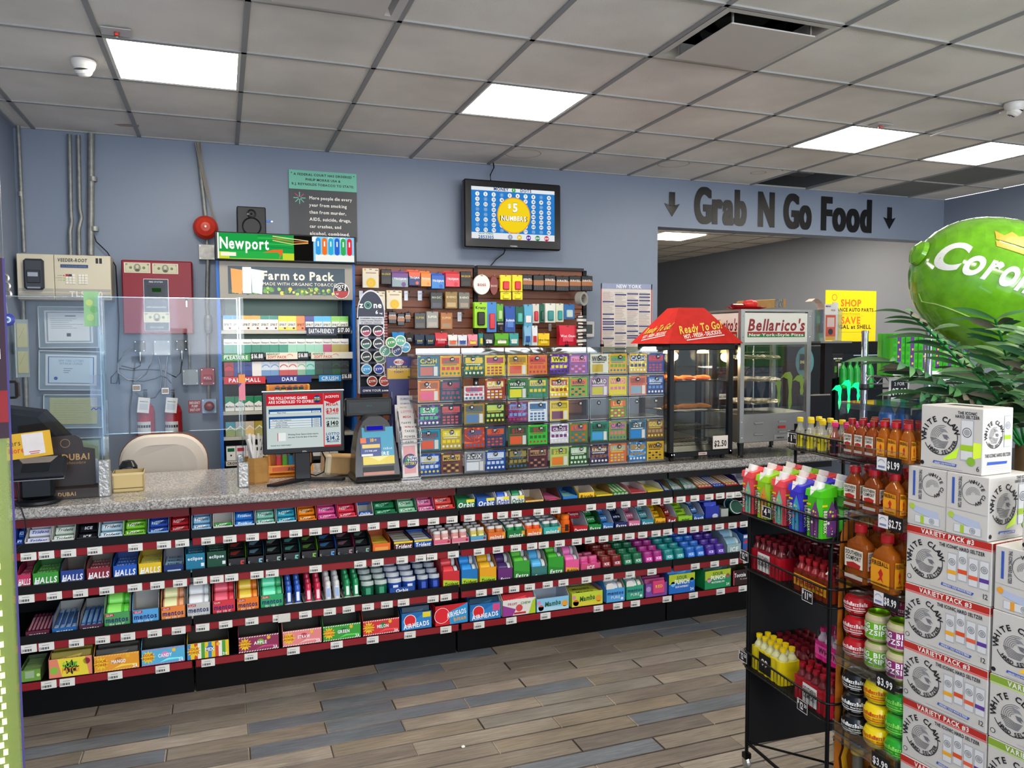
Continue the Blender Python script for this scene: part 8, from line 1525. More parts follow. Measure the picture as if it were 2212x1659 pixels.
ptag(.03,BK[3][1]-.02,BK[3][2],('1','75'),'black one seventy-five price sign on the top basket');ptag(.165,BK[2][1]-.035,BK[2][2],('4','50'),'black four fifty price sign under the juice cartons');ptag(-.0,BK[1][1]-.01,BK[1][2],('12','99'),'black twelve ninety-nine price sign at the far end of the middle basket')
ptag(.355,BK[1][1]-.045,BK[1][2],('11','99'),'black eleven ninety-nine price sign on the middle basket');ptag(.0,BK[0][1]-.02,BK[0][2],('12','50'),'black twelve fifty price sign at the far end of the lowest basket');ptag(.34,BK[0][1]-.05,BK[0][2],('12','50'),'black twelve fifty price sign at the near end of the lowest basket')
# juice cartons
def juice(c,c2,c3):
 g=G();a=.033;hb=.128;ch=.012
 o=[(-a+ch,-a),(a-ch,-a),(a,-a+ch),(a,a-ch),(a-ch,a),(-a+ch,a),(-a,a-ch),(-a,-a+ch)]
 g.ppoly([(x,y,0)for x,y in o],[(x*(1 if abs(x)>.03 else 1),y,hb)for x,y in o],c,'gloss')
 sq=[(-a,-a),(a,-a),(a,a),(-a,a)]
 g.ppoly([(x,y,hb)for x,y in sq],[(-a,-a*.9,hb+.02),(a,-a*.9,hb+.02),(a,a,hb+.034),(-a,a,hb+.034)],shade(c,1.08),'gloss')
 for fr in(F((0,-a-.0004,0)),F((a+.0004,0,0),(0,1,0))):
  g.poly(fr,[(-.006,.004),(.03,.004),(.031,.08),(.014,.118),(-.004,.08)],c2,'gloss',.0006)
  rr=random.Random(5)
  for i in range(9):g.disc(fr,rr.uniform(.0,.026),rr.uniform(.012,.09),rr.uniform(.002,.005),c3[i%len(c3)],'gloss',.001+i*.00002,8)
  g.text(fr,'BEATBOX',-.019,.052,.013,'#141414',w=.078,rot=-90,z=.0012);g.text(fr,'BEATBOX',-.018,.052,.012,'#f0ecd8',w=.074,rot=-90,z=.0016);g.rect(fr,-.024,.1,-.004,.106,'#e8d020','gloss',.001)
 return g
def jcap():
 g=G().lathe([(.019,-.004),(.02,.002),(.0165,.004),(.0165,.022),(.015,.024),(0,.024)],seg=18,col='#e9e6e2',mat='plastic')
 g.prism(F((0,-.0,0),(1,0,0),(0,.3,1)),[(-.016,.0),(.016,.0),(.0,-.03)],.018,.02,'#e9e6e2','plastic');return g
JC={'coral red':('#e84850','#78c8b0',['#f0d040','#e05890','#3c78c0']),'lime':('#96d020','#e0a040',['#e07820','#d85820','#f0c050']),'deep blue':('#3c34c4','#40a4cc',['#e0e060','#2c58b0','#e06890']),'green':('#48b818','#70407c',['#e8e040','#d04878','#f0ecd0'])}
JM={k:juice(*v).mesh('carton')for k,v in JC.items()};CAPM=jcap().mesh('cap')
JO=[['coral red','lime','coral red','deep blue','green'],['coral red','lime','coral red','deep blue','green'],['coral red','lime','coral red','deep blue','green']]
for j in range(3):
 for i in range(5):
  c=JO[j][i];t=thing('drink_carton',f'{c} party punch carton with white cap, {SHF[i]} along the basket, {["aisle", "middle", "rear"][j]} row','drink carton',loc=rw(.02+i*.09,.005+j*.078,BK[2][0]+.004),rz=RRZ+random.uniform(-.05,.05),group='party punch cartons in the wire basket')
  part('carton',JM[c],t);part('cap',CAPM,t,'white screw cap',loc=(-.004,-.006,.148),rot=(-.25,0,0))
# miniature bottles
def minib(liq,cap,lab,txt='',tc='#202020',h=.112,r=.0165,neck=.0085,mat='liquor'):
 b=h*.56
 g=G().lathe([(0,0),(r*.9,0),(r,.003),(r,b),(neck*1.1,b+.016),(neck,b+.02),(neck,h-.014)],seg=12,col=liq,mat=mat)
 return g,(lambda:G().lathe([(neck*1.25,h-.016),(neck*1.3,h-.014),(neck*1.3,h-.001),(neck,h),(0,h)],seg=12,col=cap,mat='gloss')),(lambda:lathelabel(r,b,lab,txt,tc))
def lathelabel(r,b,lab,txt,tc):
 g=G();n=9;rr_=r*1.03
 for sx in(0,):
  A=[math.radians(-160+160*i/n)for i in range(n+1)]
  vs=[(rr_*math.cos(a),rr_*math.sin(a),z)for z in(b*.12,b*.82)for a in A];g.add(vs,[(i,i+1,n+2+i,n+1+i)for i in range(n)],lab,'card',True)
 if txt:
  for ax in((0,-rr_),(rr_,0)):
   fr=F((ax[0],ax[1],0),(1,0,0)if ax[0]==0 else(0,1,0));g.text(fr,txt,0,b*.5,r*.42,tc,fit=r*1.3,z=.0012)
 return g
def mb(key,*a,**k):
 if('mbset',key)not in CACHE:b,c,l=minib(*a,**k);CACHE[('mbset',key)]=(b.mesh('bottle'),c().mesh('cap'),l().mesh('label'))
 return CACHE[('mbset',key)]
def putb(me3,loc,lab,grp,rz=RRZ,name='mini_bottle',cat='bottle'):
 t=thing(name,lab,cat,loc=loc,rz=rz,group=grp);part('glass',me3[0],t);part('cap',me3[1],t);part('label',me3[2],t);return t
M99=mb('99','#d8d8c8','#e8c814','#ecdc20','99','#202020',mat='clearbottle');MPW=mb('pw','#c88070','#e8387c','#20141c','PINK','#e87098',mat='liquor')
for j in range(3):
 for i in range(6):
  yel=i<3;putb(M99 if yel else MPW,rw(.03+i*.062+(j%2)*.008,BK[3][2]+.025+j*.04,BK[3][0]+.004),f'{"yellow" if yel else "pink"}-capped mini bottle, {SHF[i % 3]} along, {["aisle", "middle", "rear"][j]} row of top basket','mini bottles in the top basket')
thing('blue_drink_pouch','blue printed drink pouch beside the clear display, top basket','pouch',loc=rw(.43,BK[3][2]+.03,BK[3][0]+.004),rz=RRZ,g=G().box(-.02,.02,-.008,.008,0,.13,'#1c70b8','gloss',ch=.004).text(FRONT(0,-.008),'VEGAS',0,.06,.012,'#f0f0f8',fit=.034).text(F((.02,0,0),(0,1,0)),'VEGAS',0,.06,.005,'#f0f0f8').rect(FRONT(0,-.008),-.016,.08,.016,.11,'#d83c58','gloss'))
# shrink-wrapped ten packs
def pack10(loc,c,cap,lab,grp,txt,tc,band=None,lz=.075,neckc='#6c1c24',lbl=None,n=5,rz=RRZ):
 t=thing('bottle_pack',lab,'bottle pack',loc=loc,rz=rz,group=grp);r=.0175
 key=(c,cap,band,txt)
 def sleeve():
  g=G();m=n*4;L=n*2*r
  def prof(z,s):return[(x*s if 0 else x,y)for x,y in()]
  front=[(-L/2+L*i/m,-2*r-.0015-.0045*abs(math.sin(PI*n*i/m)))for i in range(m+1)]
  o=front+[(L/2+.003,-r),(L/2+.003,r)]+[(-x,-y)for x,y in front]+[(-L/2-.003,r),(-L/2-.003,-r)]
  g.ppoly([(x,y,0)for x,y in o],[(x,y,lz)for x,y in o],c,'gloss')
  fr=F((0,-2*r-.0065,0));fe=F((L/2+.0035,0,0),(0,1,0))
  if band:g.rect(fr,-L*.46,lz*.28,L*.46,lz*.82,band,z=.0004)
  if lbl:g.rect(fr,-L*.2,lz*.1,L*.2,lz*.95,lbl,z=.001)
  a=txt.split('|')
  for i,s_ in enumerate(a):g.text(fr,s_,0,lz*(.62-i*.28)if len(a)>1 else lz*.42,lz*(.2 if len(a)>1 else .28),tc,fit=L*(.36 if lbl else .8),z=.0016)
  return g
 part('shrink_sleeve',cm(('sleeve',)+key,sleeve),t)
 nb=cm(('neck',cap,neckc),lambda:G().lathe([(r,0),(r,.008),(.009,.022),(.0085,.034)],seg=10,col=neckc,mat='gloss').lathe([(.0108,.032),(.0112,.034),(.0112,.046),(0,.047)],seg=10,col=cap,mat='gloss'))
 for i in range(n):
  for q in(-1,1):part('bottle_neck',nb,t,loc=((i-(n-1)/2)*2*r,q*r,lz-.002))
 part('clear_wrap',cm(('wrap',n),lambda:G().box(-n*r-.004,n*r+.004,-2*r-.006,2*r+.006,.03,.03+.082,'#e8d8dc','acrylic',ch=.02)),t);return t
zb=BK[1][0]+.004
pack10(rw(.085,.045,zb),'#b01424','#7c1420','red ten-pack of mini bottles with white label, middle basket, far end','ten-packs in the wire baskets','SOUTHERN|COMFORT','#202020',lbl='#e8e4e0')
pack10(rw(.335,.045,zb),'#7c2c14','#b01c24','ten-pack with yellow flame band and red caps, middle basket, near end','ten-packs in the wire baskets','FIREBALL','#b01c14',band='#e8a020',neckc='#9c2028',lz=.068)
for j in range(3):
 for i in range(2):pack10(rw(.10+i*.21,.13+j*.078,zb+(.01 if i else 0)),'#5c0c18','#6c101c',f'dark maroon ten-pack, {["far", "near"][i]} end, {["second", "third", "rear"][j]} row of middle basket','ten-packs in the wire baskets','','#fff',neckc='#701420')
zb=BK[0][0]+.004
pack10(rw(.10,.045,zb),'#e8d018','#e8c814','yellow ten-pack with black round emblem at the far end of lowest basket','ten-packs in the wire baskets','99','#f8f8f0',lbl='#161616',neckc='#d8d4a0',lz=.082)
pack10(rw(.345,.045,zb),'#b01828','#981420','red ten-pack with white label at the near end of lowest basket','ten-packs in the wire baskets','SOUTHERN|COMFORT','#202020',lbl='#e8e4e0')
for j in range(2):
 for i in range(2):pack10(rw(.10+i*.21,.13+j*.078,zb),'#5c0c18','#6c101c',f'dark maroon ten-pack, {["far", "near"][i]} end, {["second", "third"][j]} row of lowest basket','ten-packs in the wire baskets','','#fff',neckc='#701420')
pack10(rw(.345,.125,zb+.125),'#e8208c','#e8387c','hot pink ten-pack lying on top of maroon packs in lowest basket','ten-packs in the wire baskets','WHITNEY','#2c1020',band='#30101c' if 0 else '#f050a8',neckc='#e8d0d8',lz=.06)
# ================================================================== CLEAR SPIRITS DISPLAY
DA=Vector((1.752,1.858,0));DRZ=-PI/2;DL,DD=.245,.26
DMt=Matrix.Translation(DA)@Matrix.Rotation(DRZ,4,'Z')
def dw(x,y,z=0):p=DMt@Vector((x,y,z));return(p.x,p.y,p.z)
disp=thing('spirits_display','clear acrylic tiered spirits display with orange flame side panel','display stand',loc=tuple(DA),rz=DRZ)
SZ=[1.228,1.066,.842,.605,.366,.12]
for k,z in enumerate(SZ):
 d=DD;yo=.0
 part('acrylic_shelf',G().box(0,DL,yo,d,z-.003,z+.003,'#fff','acrylic').box(0,DL,yo-.003,yo,z-.022,z+.036,'#fff','acrylic').box(0,DL,yo-.004,yo,z-.024,z-.020,'#d8dcd8','acrylic_edge').box(0,DL,yo-.004,yo,z+.034,z+.037,'#d8dcd8','acrylic_edge').box(0,DL,yo-.004,yo+.002,z-.004,z+.004,'#d8dcd8','acrylic_edge').box(0,.004,yo,.1,z-.003,z+.1,'#fff','acrylic'),disp)
part('top_cover',G().box(0,DL+.02,0,DD,1.386,1.391,'#cfd2cc','acrylic_edge').box(0,.004,0,DD,1.228,1.39,'#fff','acrylic').box(DL,DL+.004,0,DD,1.228,1.39,'#fff','acrylic').box(0,DL+.02,-.004,0,1.372,1.391,'#cfd2cc','acrylic_edge'),disp)
g=G();fe=F((-.004,0,0),(0,1,0));edge=[(.03+.006*math.sin(z*42)+.004*math.sin(z*91),z)for z in[i*.03 for i in range(1,32)]]
pl=[(DD,0),(DD,1.06)]+[(.12-.10*math.sin(a),.95+.11*math.cos(a))for a in[i*PI/2/8 for i in range(9)]]+[(.012,.5),(.012,0)]
g.prism(fe,pl[::-1],-.004,0,'#b0641c','card');part('side_panel',g,disp,'orange side panel with dark flame edge')
g=G()
for(a,b),(c,d)in zip(edge,edge[1:]):g.poly(fe,[(a+.012,b),(a+.035,b),(c+.035,d),(c+.012,d)],'#e0a020',z=.0005);g.poly(fe,[(a+.004,b),(a+.014,b),(c+.014,d),(c+.004,d)],'#3a1c10',z=.0008)
part('flame_print',g,disp);part('back_panel',G().box(0,DL,DD,DD+.004,0,1.39,'#2a2420','smoke').box(0,DL,.02,DD,.0,.1,'#3a2a20','card'),disp)
def flask(w,d,h,liq,cap,lab,capr=.016,style='sc'):
 n=20
 def se(s,z,wx=w,dy=d):return[((wx/2)*s*math.copysign(abs(math.cos(a))**.55,math.cos(a)),(dy/2)*s*math.copysign(abs(math.sin(a))**.7,math.sin(a)),z)for a in[2*PI*i/n for i in range(n)]]
 def ci(r,z):return[(r*math.cos(a),r*math.sin(a),z)for a in[2*PI*i/n for i in range(n)]]
 hb=h*.68;g=G();rg=[se(.9,0),se(1,.004),se(1,hb*.9),se(.9,hb),ci(capr*.95,hb+h*.09),ci(capr*.8,hb+h*.12),ci(capr*.8,h*.88)]
 for a,b in zip(rg,rg[1:]):g.add(a+b,[(i,(i+1)%n,n+(i+1)%n,n+i)for i in range(n)],liq,'liquor',True)
 c=G().lathe([(capr,h*.86),(capr,h*.985),(capr*.9,h),(0,h)],seg=16,col=cap,mat='gloss').lathe([(capr*1.06,h*.85),(capr*1.06,h*.87)],seg=16,col=shade(cap,.8),mat='gloss')
 l=G()
 for fr,ww in((F((0,-d/2-.0012,0)),w),(F((w/2+.0012,0,0),(0,1,0)),d)):
  a=ww*(.40 if ww==w else .34)
  if style=='sc':
   l.rect(fr,-a,hb*.38,a,hb*.84,'#e4dccc');l.text(fr,'SOUTHERN',0,hb*.7,hb*.1,'#1c1c1c',w=a*1.8,z=.0012);l.text(fr,'COMFORT',0,hb*.57,hb*.1,'#1c1c1c',w=a*1.7,z=.0012);l.poly(fr,[(-a*.8,hb*.48),(0,hb*.53),(a*.8,hb*.48),(a*.7,hb*.38),(-a*.7,hb*.38)],'#b02420',z=.0014);l.rect(fr,-a,hb*.1,a,hb*.2,'#dcc8b8');l.rect(fr,-a,hb*.04,a,hb*.09,'#7c1c18')
  else:
   l.poly(fr,[(-a,hb*.16),(a,hb*.14),(a*1.02,hb*.45),(a*.96,hb*.8),(-a*.94,hb*.84),(-a*1.04,hb*.5)],'#e89c1c',z=.0006);l.text(fr,'FIREBALL',0,hb*.68,hb*.11,'#3a1c10',w=a*1.8,z=.0014)
   l.poly(fr,[(-a*.3,hb*.28),(0,hb*.4),(-a*.2,hb*.5),(a*.1,hb*.62),(a*.34,hb*.5),(a*.2,hb*.4),(a*.4,hb*.26),(a*.1,hb*.34)],'#c0281c',z=.0014);l.text(fr,'CINNAMON',0,hb*.19,hb*.05,'#7c1c14',fit=a*1.5,z=.0014)
 return g.mesh('bottle'),c.mesh('cap'),l.mesh('label')
FS_={('sc',0):flask(.038,.03,.108,'#b8581c','#9c1a1e',0,.0105),('fb',0):flask(.036,.026,.112,'#dc7c1c','#b81c24',0,.013,'fb'),('sc',1):flask(.060,.036,.128,'#b0541c','#b81c24',0,.016),('fb',1):flask(.056,.034,.128,'#cc701c','#b81c24',0,.015,'fb'),('sc',2):flask(.088,.05,.178,'#b8601c','#b81c24',0,.018),('fb',2):flask(.084,.048,.17,'#cc701c','#b81c24',0,.018,'fb')}
FL={'sc':'white-labelled amber','fb':'flame-labelled amber'}
def fl(kind,sz,x,y,si,lab):putb(FS_[(kind,sz)],dw(x,y,SZ[si]+.004),lab,('mini flasks','small flasks','large flasks')[sz]+' in the clear display',rz=DRZ,name='spirit_bottle')
for j in range(3):
 for i,k in enumerate(('sc','sc','sc','fb','fb','fb')):fl(k,0,.022+i*.041,.03+j*.045,0,f'{FL[k]} mini bottle, {SHF[i]} along, {["front", "second", "rear"][j]} row, top tier of clear display')
 for i,k in enumerate(('sc','sc','fb')):fl(k,1,.038+i*.074,.03+j*.055,1,f'{FL[k]} pocket flask, {SHF[i]} along, {["front", "second", "rear"][j]} row, second tier')
 for i,k in enumerate(('sc','fb')):fl(k,2,.055+i*.10,.04+j*.07,2,f'{FL[k]} large bottle, {["far", "near"][i]} file, {["front", "second", "rear"][j]} row, third tier')
def ball(c,tc,txt):
 r=.041;h=.0665;g=G().lathe([(r*.55,0),(r*.75,.004),(r*.95,.016),(r,.032),(r*.97,.044),(r*.84,.057),(r*.62,.064)],seg=22,col=c,mat='gloss');g.lathe([(r*.62,.063),(r*.64,.0665),(r*.56,.0665),(r*.52,.062),(0,.062)],seg=20,col='#b8b4ac',mat='metal')
 o=G();fr0=F((0,0,0));o.text(fr0,txt,0,.035,.0105,tc,w=.052);o.text(fr0,'Mixed Drinks',0,.026,.005,tc,w=.034);o.rect(fr0,-.024,.019,.02,.0225,tc);o.rect(fr0,-.014,.014,.014,.0155,tc)
 for ang in(-PI/2,-PI/5):
  def fn(v,ang=ang):
   a=ang+v.x/r;z=v.z;rr=r*math.sqrt(max(.05,1-((z-.033)/.046)**2))*1.02;return(rr*math.cos(a),rr*math.sin(a),z)
  g.mapped(fn,o,.008)
 return g.mesh('ball_can')
def ballstack(c,cn,tc,x,y,si,n=3,txt='BuzzBallz'):
 me=cm2(('ball',c),lambda:ball(c,tc,txt))
 for k in range(n):thing('ball_can',f'{cn} ball-shaped drink can, {["lowest", "middle", "topmost"][k]} of its stack, {["far", "middle", "near"][min(2, int(x / .08))]} file on {SHF[si]} tier, {"front" if y < .06 else "rear"} row','drink can',loc=dw(x,y,SZ[si]+.004+k*.0672),rz=DRZ+random.uniform(-.3,.3),g=me,group=f'stacked {cn} ball cans')
def cm2(k,fn):
 if k not in CACHE:CACHE[k]=fn()
 return CACHE[k]
ballstack('#b0141c','red','#f0dcdc',.045,.045,3);ballstack('#a0144c','magenta','#f0dcdc',.14,.13,3);ballstack('#b0141c','red','#f0dcdc',.045,.14,3)
ballstack('#101014','black','#f0f0f0',.045,.045,4);ballstack('#ecd010','yellow','#d0401c',.125,.05,4);ballstack('#28a028','green','#90e060',.2,.055,4);ballstack('#101014','black','#f0f0f0',.045,.14,4);ballstack('#ecd010','yellow','#d0401c',.125,.14,4)
def sipz(c,tc,rim_):
 r=.037;g=G().lathe([(r*.8,0),(r,.008),(r,.066),(r*.86,.076),(r*.8,.078)],seg=22,col='#b4ac88',mat='gloss').lathe([(r*.8,.078),(r*.84,.084),(r*.76,.084),(r*.74,.079),(0,.079)],seg=20,col=rim_,mat='metal')
 A=[math.radians(-200+25*i)for i in range(10)]
 g.add([(r*1.02*math.cos(a),r*1.02*math.sin(a),z)for z in(.012,.058)for a in A],[(i,i+1,11+i,10+i)for i in range(9)],c,'gloss',True)
 o=G();f0=F((0,0,0));o.text(f0,'BIG',-.012,.04,.014,tc);o.text(f0,'SIPZ',-.006,.022,.014,tc)
 for ang in(-PI/2,-.35):g.mapped(lambda v,ang=ang:(r*1.035*math.cos(ang+v.x/r),r*1.035*math.sin(ang+v.x/r),v.z),o,.01)
 return g.mesh('wide_can')
for(x,c,cn,tc,rm)in((.125,'#68b020','lime green','#f0f4ec','#8cc428'),(.205,'#8c2c6c','purple','#f0e8f0','#8cc428')):
 me=sipz(c,tc,rm)
 for k in range(2):thing('wide_can',f'{["lower", "upper"][k]} {cn} wide margarita can on the fourth tier of the clear display','drink can',loc=dw(x,.045,SZ[3]+.004+k*.085),rz=DRZ,g=me,group=f'{cn} wide cans')
GC_=mb('gold','#8c8474','#b89040','#d8cca8','',h=.2,r=.034,neck=.016)
for j in range(2):
 for i in range(3):putb(GC_,dw(.05+i*.078,.05+j*.09,SZ[5]+.004),f'clear bottle with gold cap, {SHF[i]} along, {["front", "rear"][j]} row of the lowest tier','gold-capped bottles',rz=DRZ,name='spirit_bottle')
def dtag(x,z,a,lab,wht=True):
 g=G().box(-.035,.0,-.002,0,-.018,.018,'#e4e4e8','card')if wht else G();fr=F((0,-.0022,0))
 if wht:g.ring(fr,-.018,.0,.012,.002,'#8c94a0',a0=20,a1=160);g.rect(fr,-.03,-.012,-.006,-.006,'#7c84b0')
 g.box(0 if wht else-.03,.05 if wht else .035,-.002,0,-.02,.022,'#121214','card');g.text(fr,a,.025 if wht else .003,-.01,.02,'#f0f0f0',fit=.044 if wht else .056,z=.0014)
 thing('price_sign',lab,'price sign',loc=dw(x,-.005,z),rz=DRZ,g=g,group='price signs on the clear display')
dtag(.19,SZ[0]-.002,'$1.99','price sign one ninety-nine on the top tier of the clear display');dtag(.20,SZ[1]-.004,'$2.75','price sign two seventy-five on the second tier');dtag(.19,SZ[2]-.004,'$8.99','price sign eight ninety-nine on the third tier');dtag(.20,SZ[3]-.004,'$3.99','price sign three ninety-nine below the wide green cans',False);dtag(.19,SZ[4]-.004,'$3.99','price sign three ninety-nine below the yellow ball cans',False)
# ================================================================== SELTZER CARTON STACKS
def wave(g,fr,x,y,R,full=True,c='#16161a'):
 g.arctext(fr,'WHITE CLAW',x,y,R*.86,R*.30,c,192,12);g.arctext(fr,'HARD SELTZER',x,y,R*.98,R*.19,c,222,352,up=False)
 g.ring(fr,x,y,R*1.02,R*.045,c,a0=205,a1=375,seg=30)
 if not full:g.disc(fr,x,y,R*.6,'#9a9aa0',z=.0006);return
 for k in range(6):g.ring(fr,x+R*.1,y-R*.05,R*(.68-k*.09),R*.022,'#3a3c42',a0=70+k*6,a1=205-k*4,seg=12)
 g.poly(fr,[(x-R*.05,y+R*.5),(x+R*.3,y+R*.42),(x+R*.5,y+R*.2),(x+R*.38,y+R*.28),(x+R*.22,y+R*.3),(x+R*.1,y+R*.22)],'#8a8c92',z=.0008)
 g.poly(fr,[(x+R*.12,y+R*.12),(x+R*.4,y+R*.12),(x+R*.56,y-R*.06),(x+R*.4,y-R*.02),(x+R*.46,y-R*.16),(x+R*.24,y-R*.08)],'#6c6e74',z=.0009)
 for k in range(6):g.line(fr,[(x-R*(.62-k*.05),y-R*(.12+k*.09)),(x-R*.2,y-R*(.16+k*.09)),(x+R*.1,y-R*(.28+k*.07)),(x+R*(.5-k*.04),y-R*(.26+k*.07))],R*.028,'#3a3c42')
def can(g,fr,x,y,w,h,c,rot=0):
 cr,sr=math.cos(math.radians(rot)),math.sin(math.radians(rot));P=lambda a,b:(x+a*cr-b*sr,y+a*sr+b*cr)
 g.poly(fr,[P(-w/2,0),P(w/2,0),P(w/2,h),P(-w/2,h)],'#b4b8bc',z=.0005);g.poly(fr,[P(-w*.44,h*.03),P(w*.44,h*.03),P(w*.44,h*.96),P(-w*.44,h*.96)],'#d8dadc',z=.0008);g.poly(fr,[P(-w/2,h*.24),P(w/2,h*.24),P(w/2,h*.38),P(-w/2,h*.38)],c,z=.0011)
 cx_,cy_=P(0,h*.68);g.ring(fr,cx_,cy_,w*.34,w*.05,'#4a4c50',z=.0012,seg=16);g.disc(fr,cx_,cy_,w*.24,'#a0a4a8',z=.0011,seg=12)
CWH='#cbc8c3'
def variety(w,d,h,c,num='3'):
 g=G().box(0,w,0,d,0,h,CWH,'card',ch=.002);fr=F((w/2,-.0004,0));fe=F((w+.0004,d/2,0),(0,1,0))
 for f_,ww in((fr,w),(fe,d)):
  g.rect(f_,-ww/2+.001,h*.89,ww/2-.001,h-.001,c,z=.0004);g.rect(f_,-ww/2+.001,h*.865,ww/2-.001,h*.88,shade(c,1.3),z=.0004)
  g.text(f_,'VARIETY PACK #'+num,0,h*.905,h*.075,'#f0ece6',w=ww*.62,z=.0012)
 wave(g,fr,-w*.25,h*.46,h*.295);g.text(fr,'THE ICONIC HARD SELTZER',w*.17,h*.77,h*.055,'#1c1c20',w=w*.52,z=.0012)
 for i,cc in enumerate(('#e8a82c','#d85028','#e06040','#5c3c94')):can(g,fr,w*(.065+i*.12),h*.24+(.006 if i==1 else 0),w*.105,h*(.5 if i==1 else .46),cc if c[1]!='8' else('#e8a82c','#d83c58','#68a8c8','#e86080')[i])
 g.poly(fr,[(-w*.06,h*.13),(w*.3,h*.1),(w*.32,h*.145),(-w*.05,h*.175)],'#3858b0',z=.0008);g.text(fr,'UNIQUELY COLD WAVE FILTERED',w*.13,h*.125,h*.03,'#e8ecf4',w=w*.33,z=.0014,rot=-3)
 g.text(fr,'12',w*.44,h*.1,h*.08,'#2c2c30',bold=0,z=.001);g.disc(fr,-w*.45,h*.12,h*.04,'#1c1c20');g.disc(fr,-w*.45,h*.12,h*.03,CWH,z=.0009);g.rect(fr,-w*.2,h*.06,w*.3,h*.07,'#b0b0b0');wave(g,fe,.0,h*.44,h*.24,False)
 rr=random.Random(2)
 for i in range(26):g.rect(fr,(q:=rr.uniform(-w/2,w/2-.004)),(z_:=rr.uniform(.004,h*.84)),q+rr.uniform(.0008,.002),z_+rr.uniform(.001,.003),'#c4c2be',z=.0003)
 return g
def big_face(g,fr,w,h,c,one=True):
 wave(g,fr,-w*.165,h*.54,h*.29);can(g,fr,w*.26,h*.2,w*.2,h*.66,c);g.text(fr,'THE ICONIC',w*.26,h*.93,h*.045,'#2c2c30',w=w*.3);g.text(fr,'HARD SELTZER',w*.26,h*.87,h*.045,'#2c2c30',w=w*.38)
 g.poly(fr,[(-w*.1,h*.16),(w*.1,h*.22),(w*.14,h*.4),(w*.02,h*.3),(-w*.1,h*.2)],shade(c,1.2),z=.0004);g.poly(fr,[(w*.3,h*.22),(w*.48,h*.28),(w*.48,h*.5),(w*.3,h*.5)],shade(c,1.3),z=.0004);g.disc(fr,w*.33,h*.2,h*.07,'#88b838' if c[1]!='e' else '#e8a030',z=.0013,seg=14)
 g.poly(fr,[(-w*.28,h*.1),(w*.1,h*.08),(w*.11,h*.125),(-w*.27,h*.14)],'#3858b0',z=.0008);g.text(fr,'UNIQUELY COLD WAVE FILTERED',-w*.08,h*.095,h*.026,'#e8ecf4',w=w*.34,z=.0014);g.text(fr,'6',w*.44,h*.06,h*.08,'#2c2c30',bold=0,z=.001);g.disc(fr,-w*.46,h*.08,h*.035,'#1c1c20');g.rect(fr,-w*.3,h*.03,w*.2,h*.04,'#b0b0b0')
def small_face(g,fr,w,h,c):
 wave(g,fr,-w*.14,h*.62,h*.2);can(g,fr,w*.3,h*.42,w*.22,h*.5,c);g.text(fr,'THE ICONIC HARD SELTZER',0,h*.28,h*.05,'#2c2c30',w=w*.86,z=.001);g.poly(fr,[(-w*.36,h*.16),(w*.3,h*.16),(w*.32,h*.2),(-w*.34,h*.21)],'#3858b0',z=.0008);[g.rect(fr,-w*.4,h*(.12-i*.03),w*.38,h*(.125-i*.03),'#b4b2ac')for i in range(3)]
def side_face(g,fr,w,h,c): # rotated artwork on the lying packs
 R=w*.26
 g.arctext(fr,'WHITE CLAW',w*.14,h*.72,R*.8,R*.3,'#2a2a2e',105,-75);g.ring(fr,w*.14,h*.72,R*1.0,R*.04,'#2a2a2e',a0=110,a1=290,seg=18)
 for k in range(4):g.ring(fr,w*.14,h*.70,R*(.6-k*.12),R*.03,'#5a5c62',a0=0,a1=200,seg=10)
 g.text(fr,'THE ICONIC HARD SELTZER',-w*.2,h*.7,h*.05,'#2c2c30',w=h*.5,rot=-90,z=.001);g.rect(fr,-w*.36,h*.5,-w*.3,h*.92,'#3858b0');g.line(fr,[(-w*.48,h*.42),(w*.46,h*.40)],.0012,'#b0aea8')
 g.poly(fr,[(-w*.34,h*.34),(w*.3,h*.28),(w*.34,h*.14),(-w*.32,h*.24)],'#b4c0d8',z=.0006);can(g,fr,-w*.3,h*.12,h*.13,w*.66,c,-90);g.disc(fr,-w*.36,h*.32,w*.07,'#b0cc40' if c[1]!='e' else '#e8a030',z=.0014)
CA=Vector((1.772,1.622,0));CRZ=math.atan2(-.995,.0966);CMt=Matrix.Translation(CA)@Matrix.Rotation(CRZ,4,'Z')
def cw_(x,y,z=0):p=CMt@Vector((x,y,z));return(p.x,p.y,p.z)
BH=.164;Z0=.083;GRP='white seltzer cartons'
VM=variety(.24,.182,BH-.001,'#b82c24').mesh('carton');VG=variety(.24,.182,BH-.001,'#88a838','2').mesh('carton')
pal=thing('pallet_base','low dark base carrying the seltzer carton stacks','base',g=G().box(-.02,.56,-.01,.24,0,Z0-.001,'#6a5438','kraft'),loc=cw_(0,0),rz=CRZ)
HT=['floor-level','second-lowest','third-lowest','fourth-lowest','fifth-lowest','sixth-lowest']
for k in range(6):thing('seltzer_carton',f'{HT[k]} white variety carton with red top band in the left stack','carton',loc=cw_(random.uniform(-.002,.002),random.uniform(0,.004),Z0+k*BH),rz=CRZ,g=VM,group=GRP)
def sixlay(c,nm):g=G().box(0,.115,0,.175,0,BH-.001,CWH,'card',ch=.002);side_face(g,F((.0575,-.0004,0)),.115,BH,c);big_face(g,F((.1154,.0875,0),(0,1,0)),.175,BH,c);return g.mesh('carton')
def sixup(c):g=G().box(0,.175,0,.118,0,BH+.006,CWH,'card',ch=.002);big_face(g,F((.0875,-.0004,0)),.175,BH,c);small_face(g,F((.1754,.059,0),(0,1,0)),.118,BH,c);g.poly(F((.0875,.059,BH+.0065),(1,0,0),(0,1,0)),[(-.05,-.01),(.05,-.01),(.04,.012),(-.04,.012)],'#2c2a28',z=.0005);return g.mesh('carton')
SL=sixlay('#a8c838',0);SM=sixlay('#e8a030',0);SU=sixup('#a0c828');SUM=sixup('#e8a030')
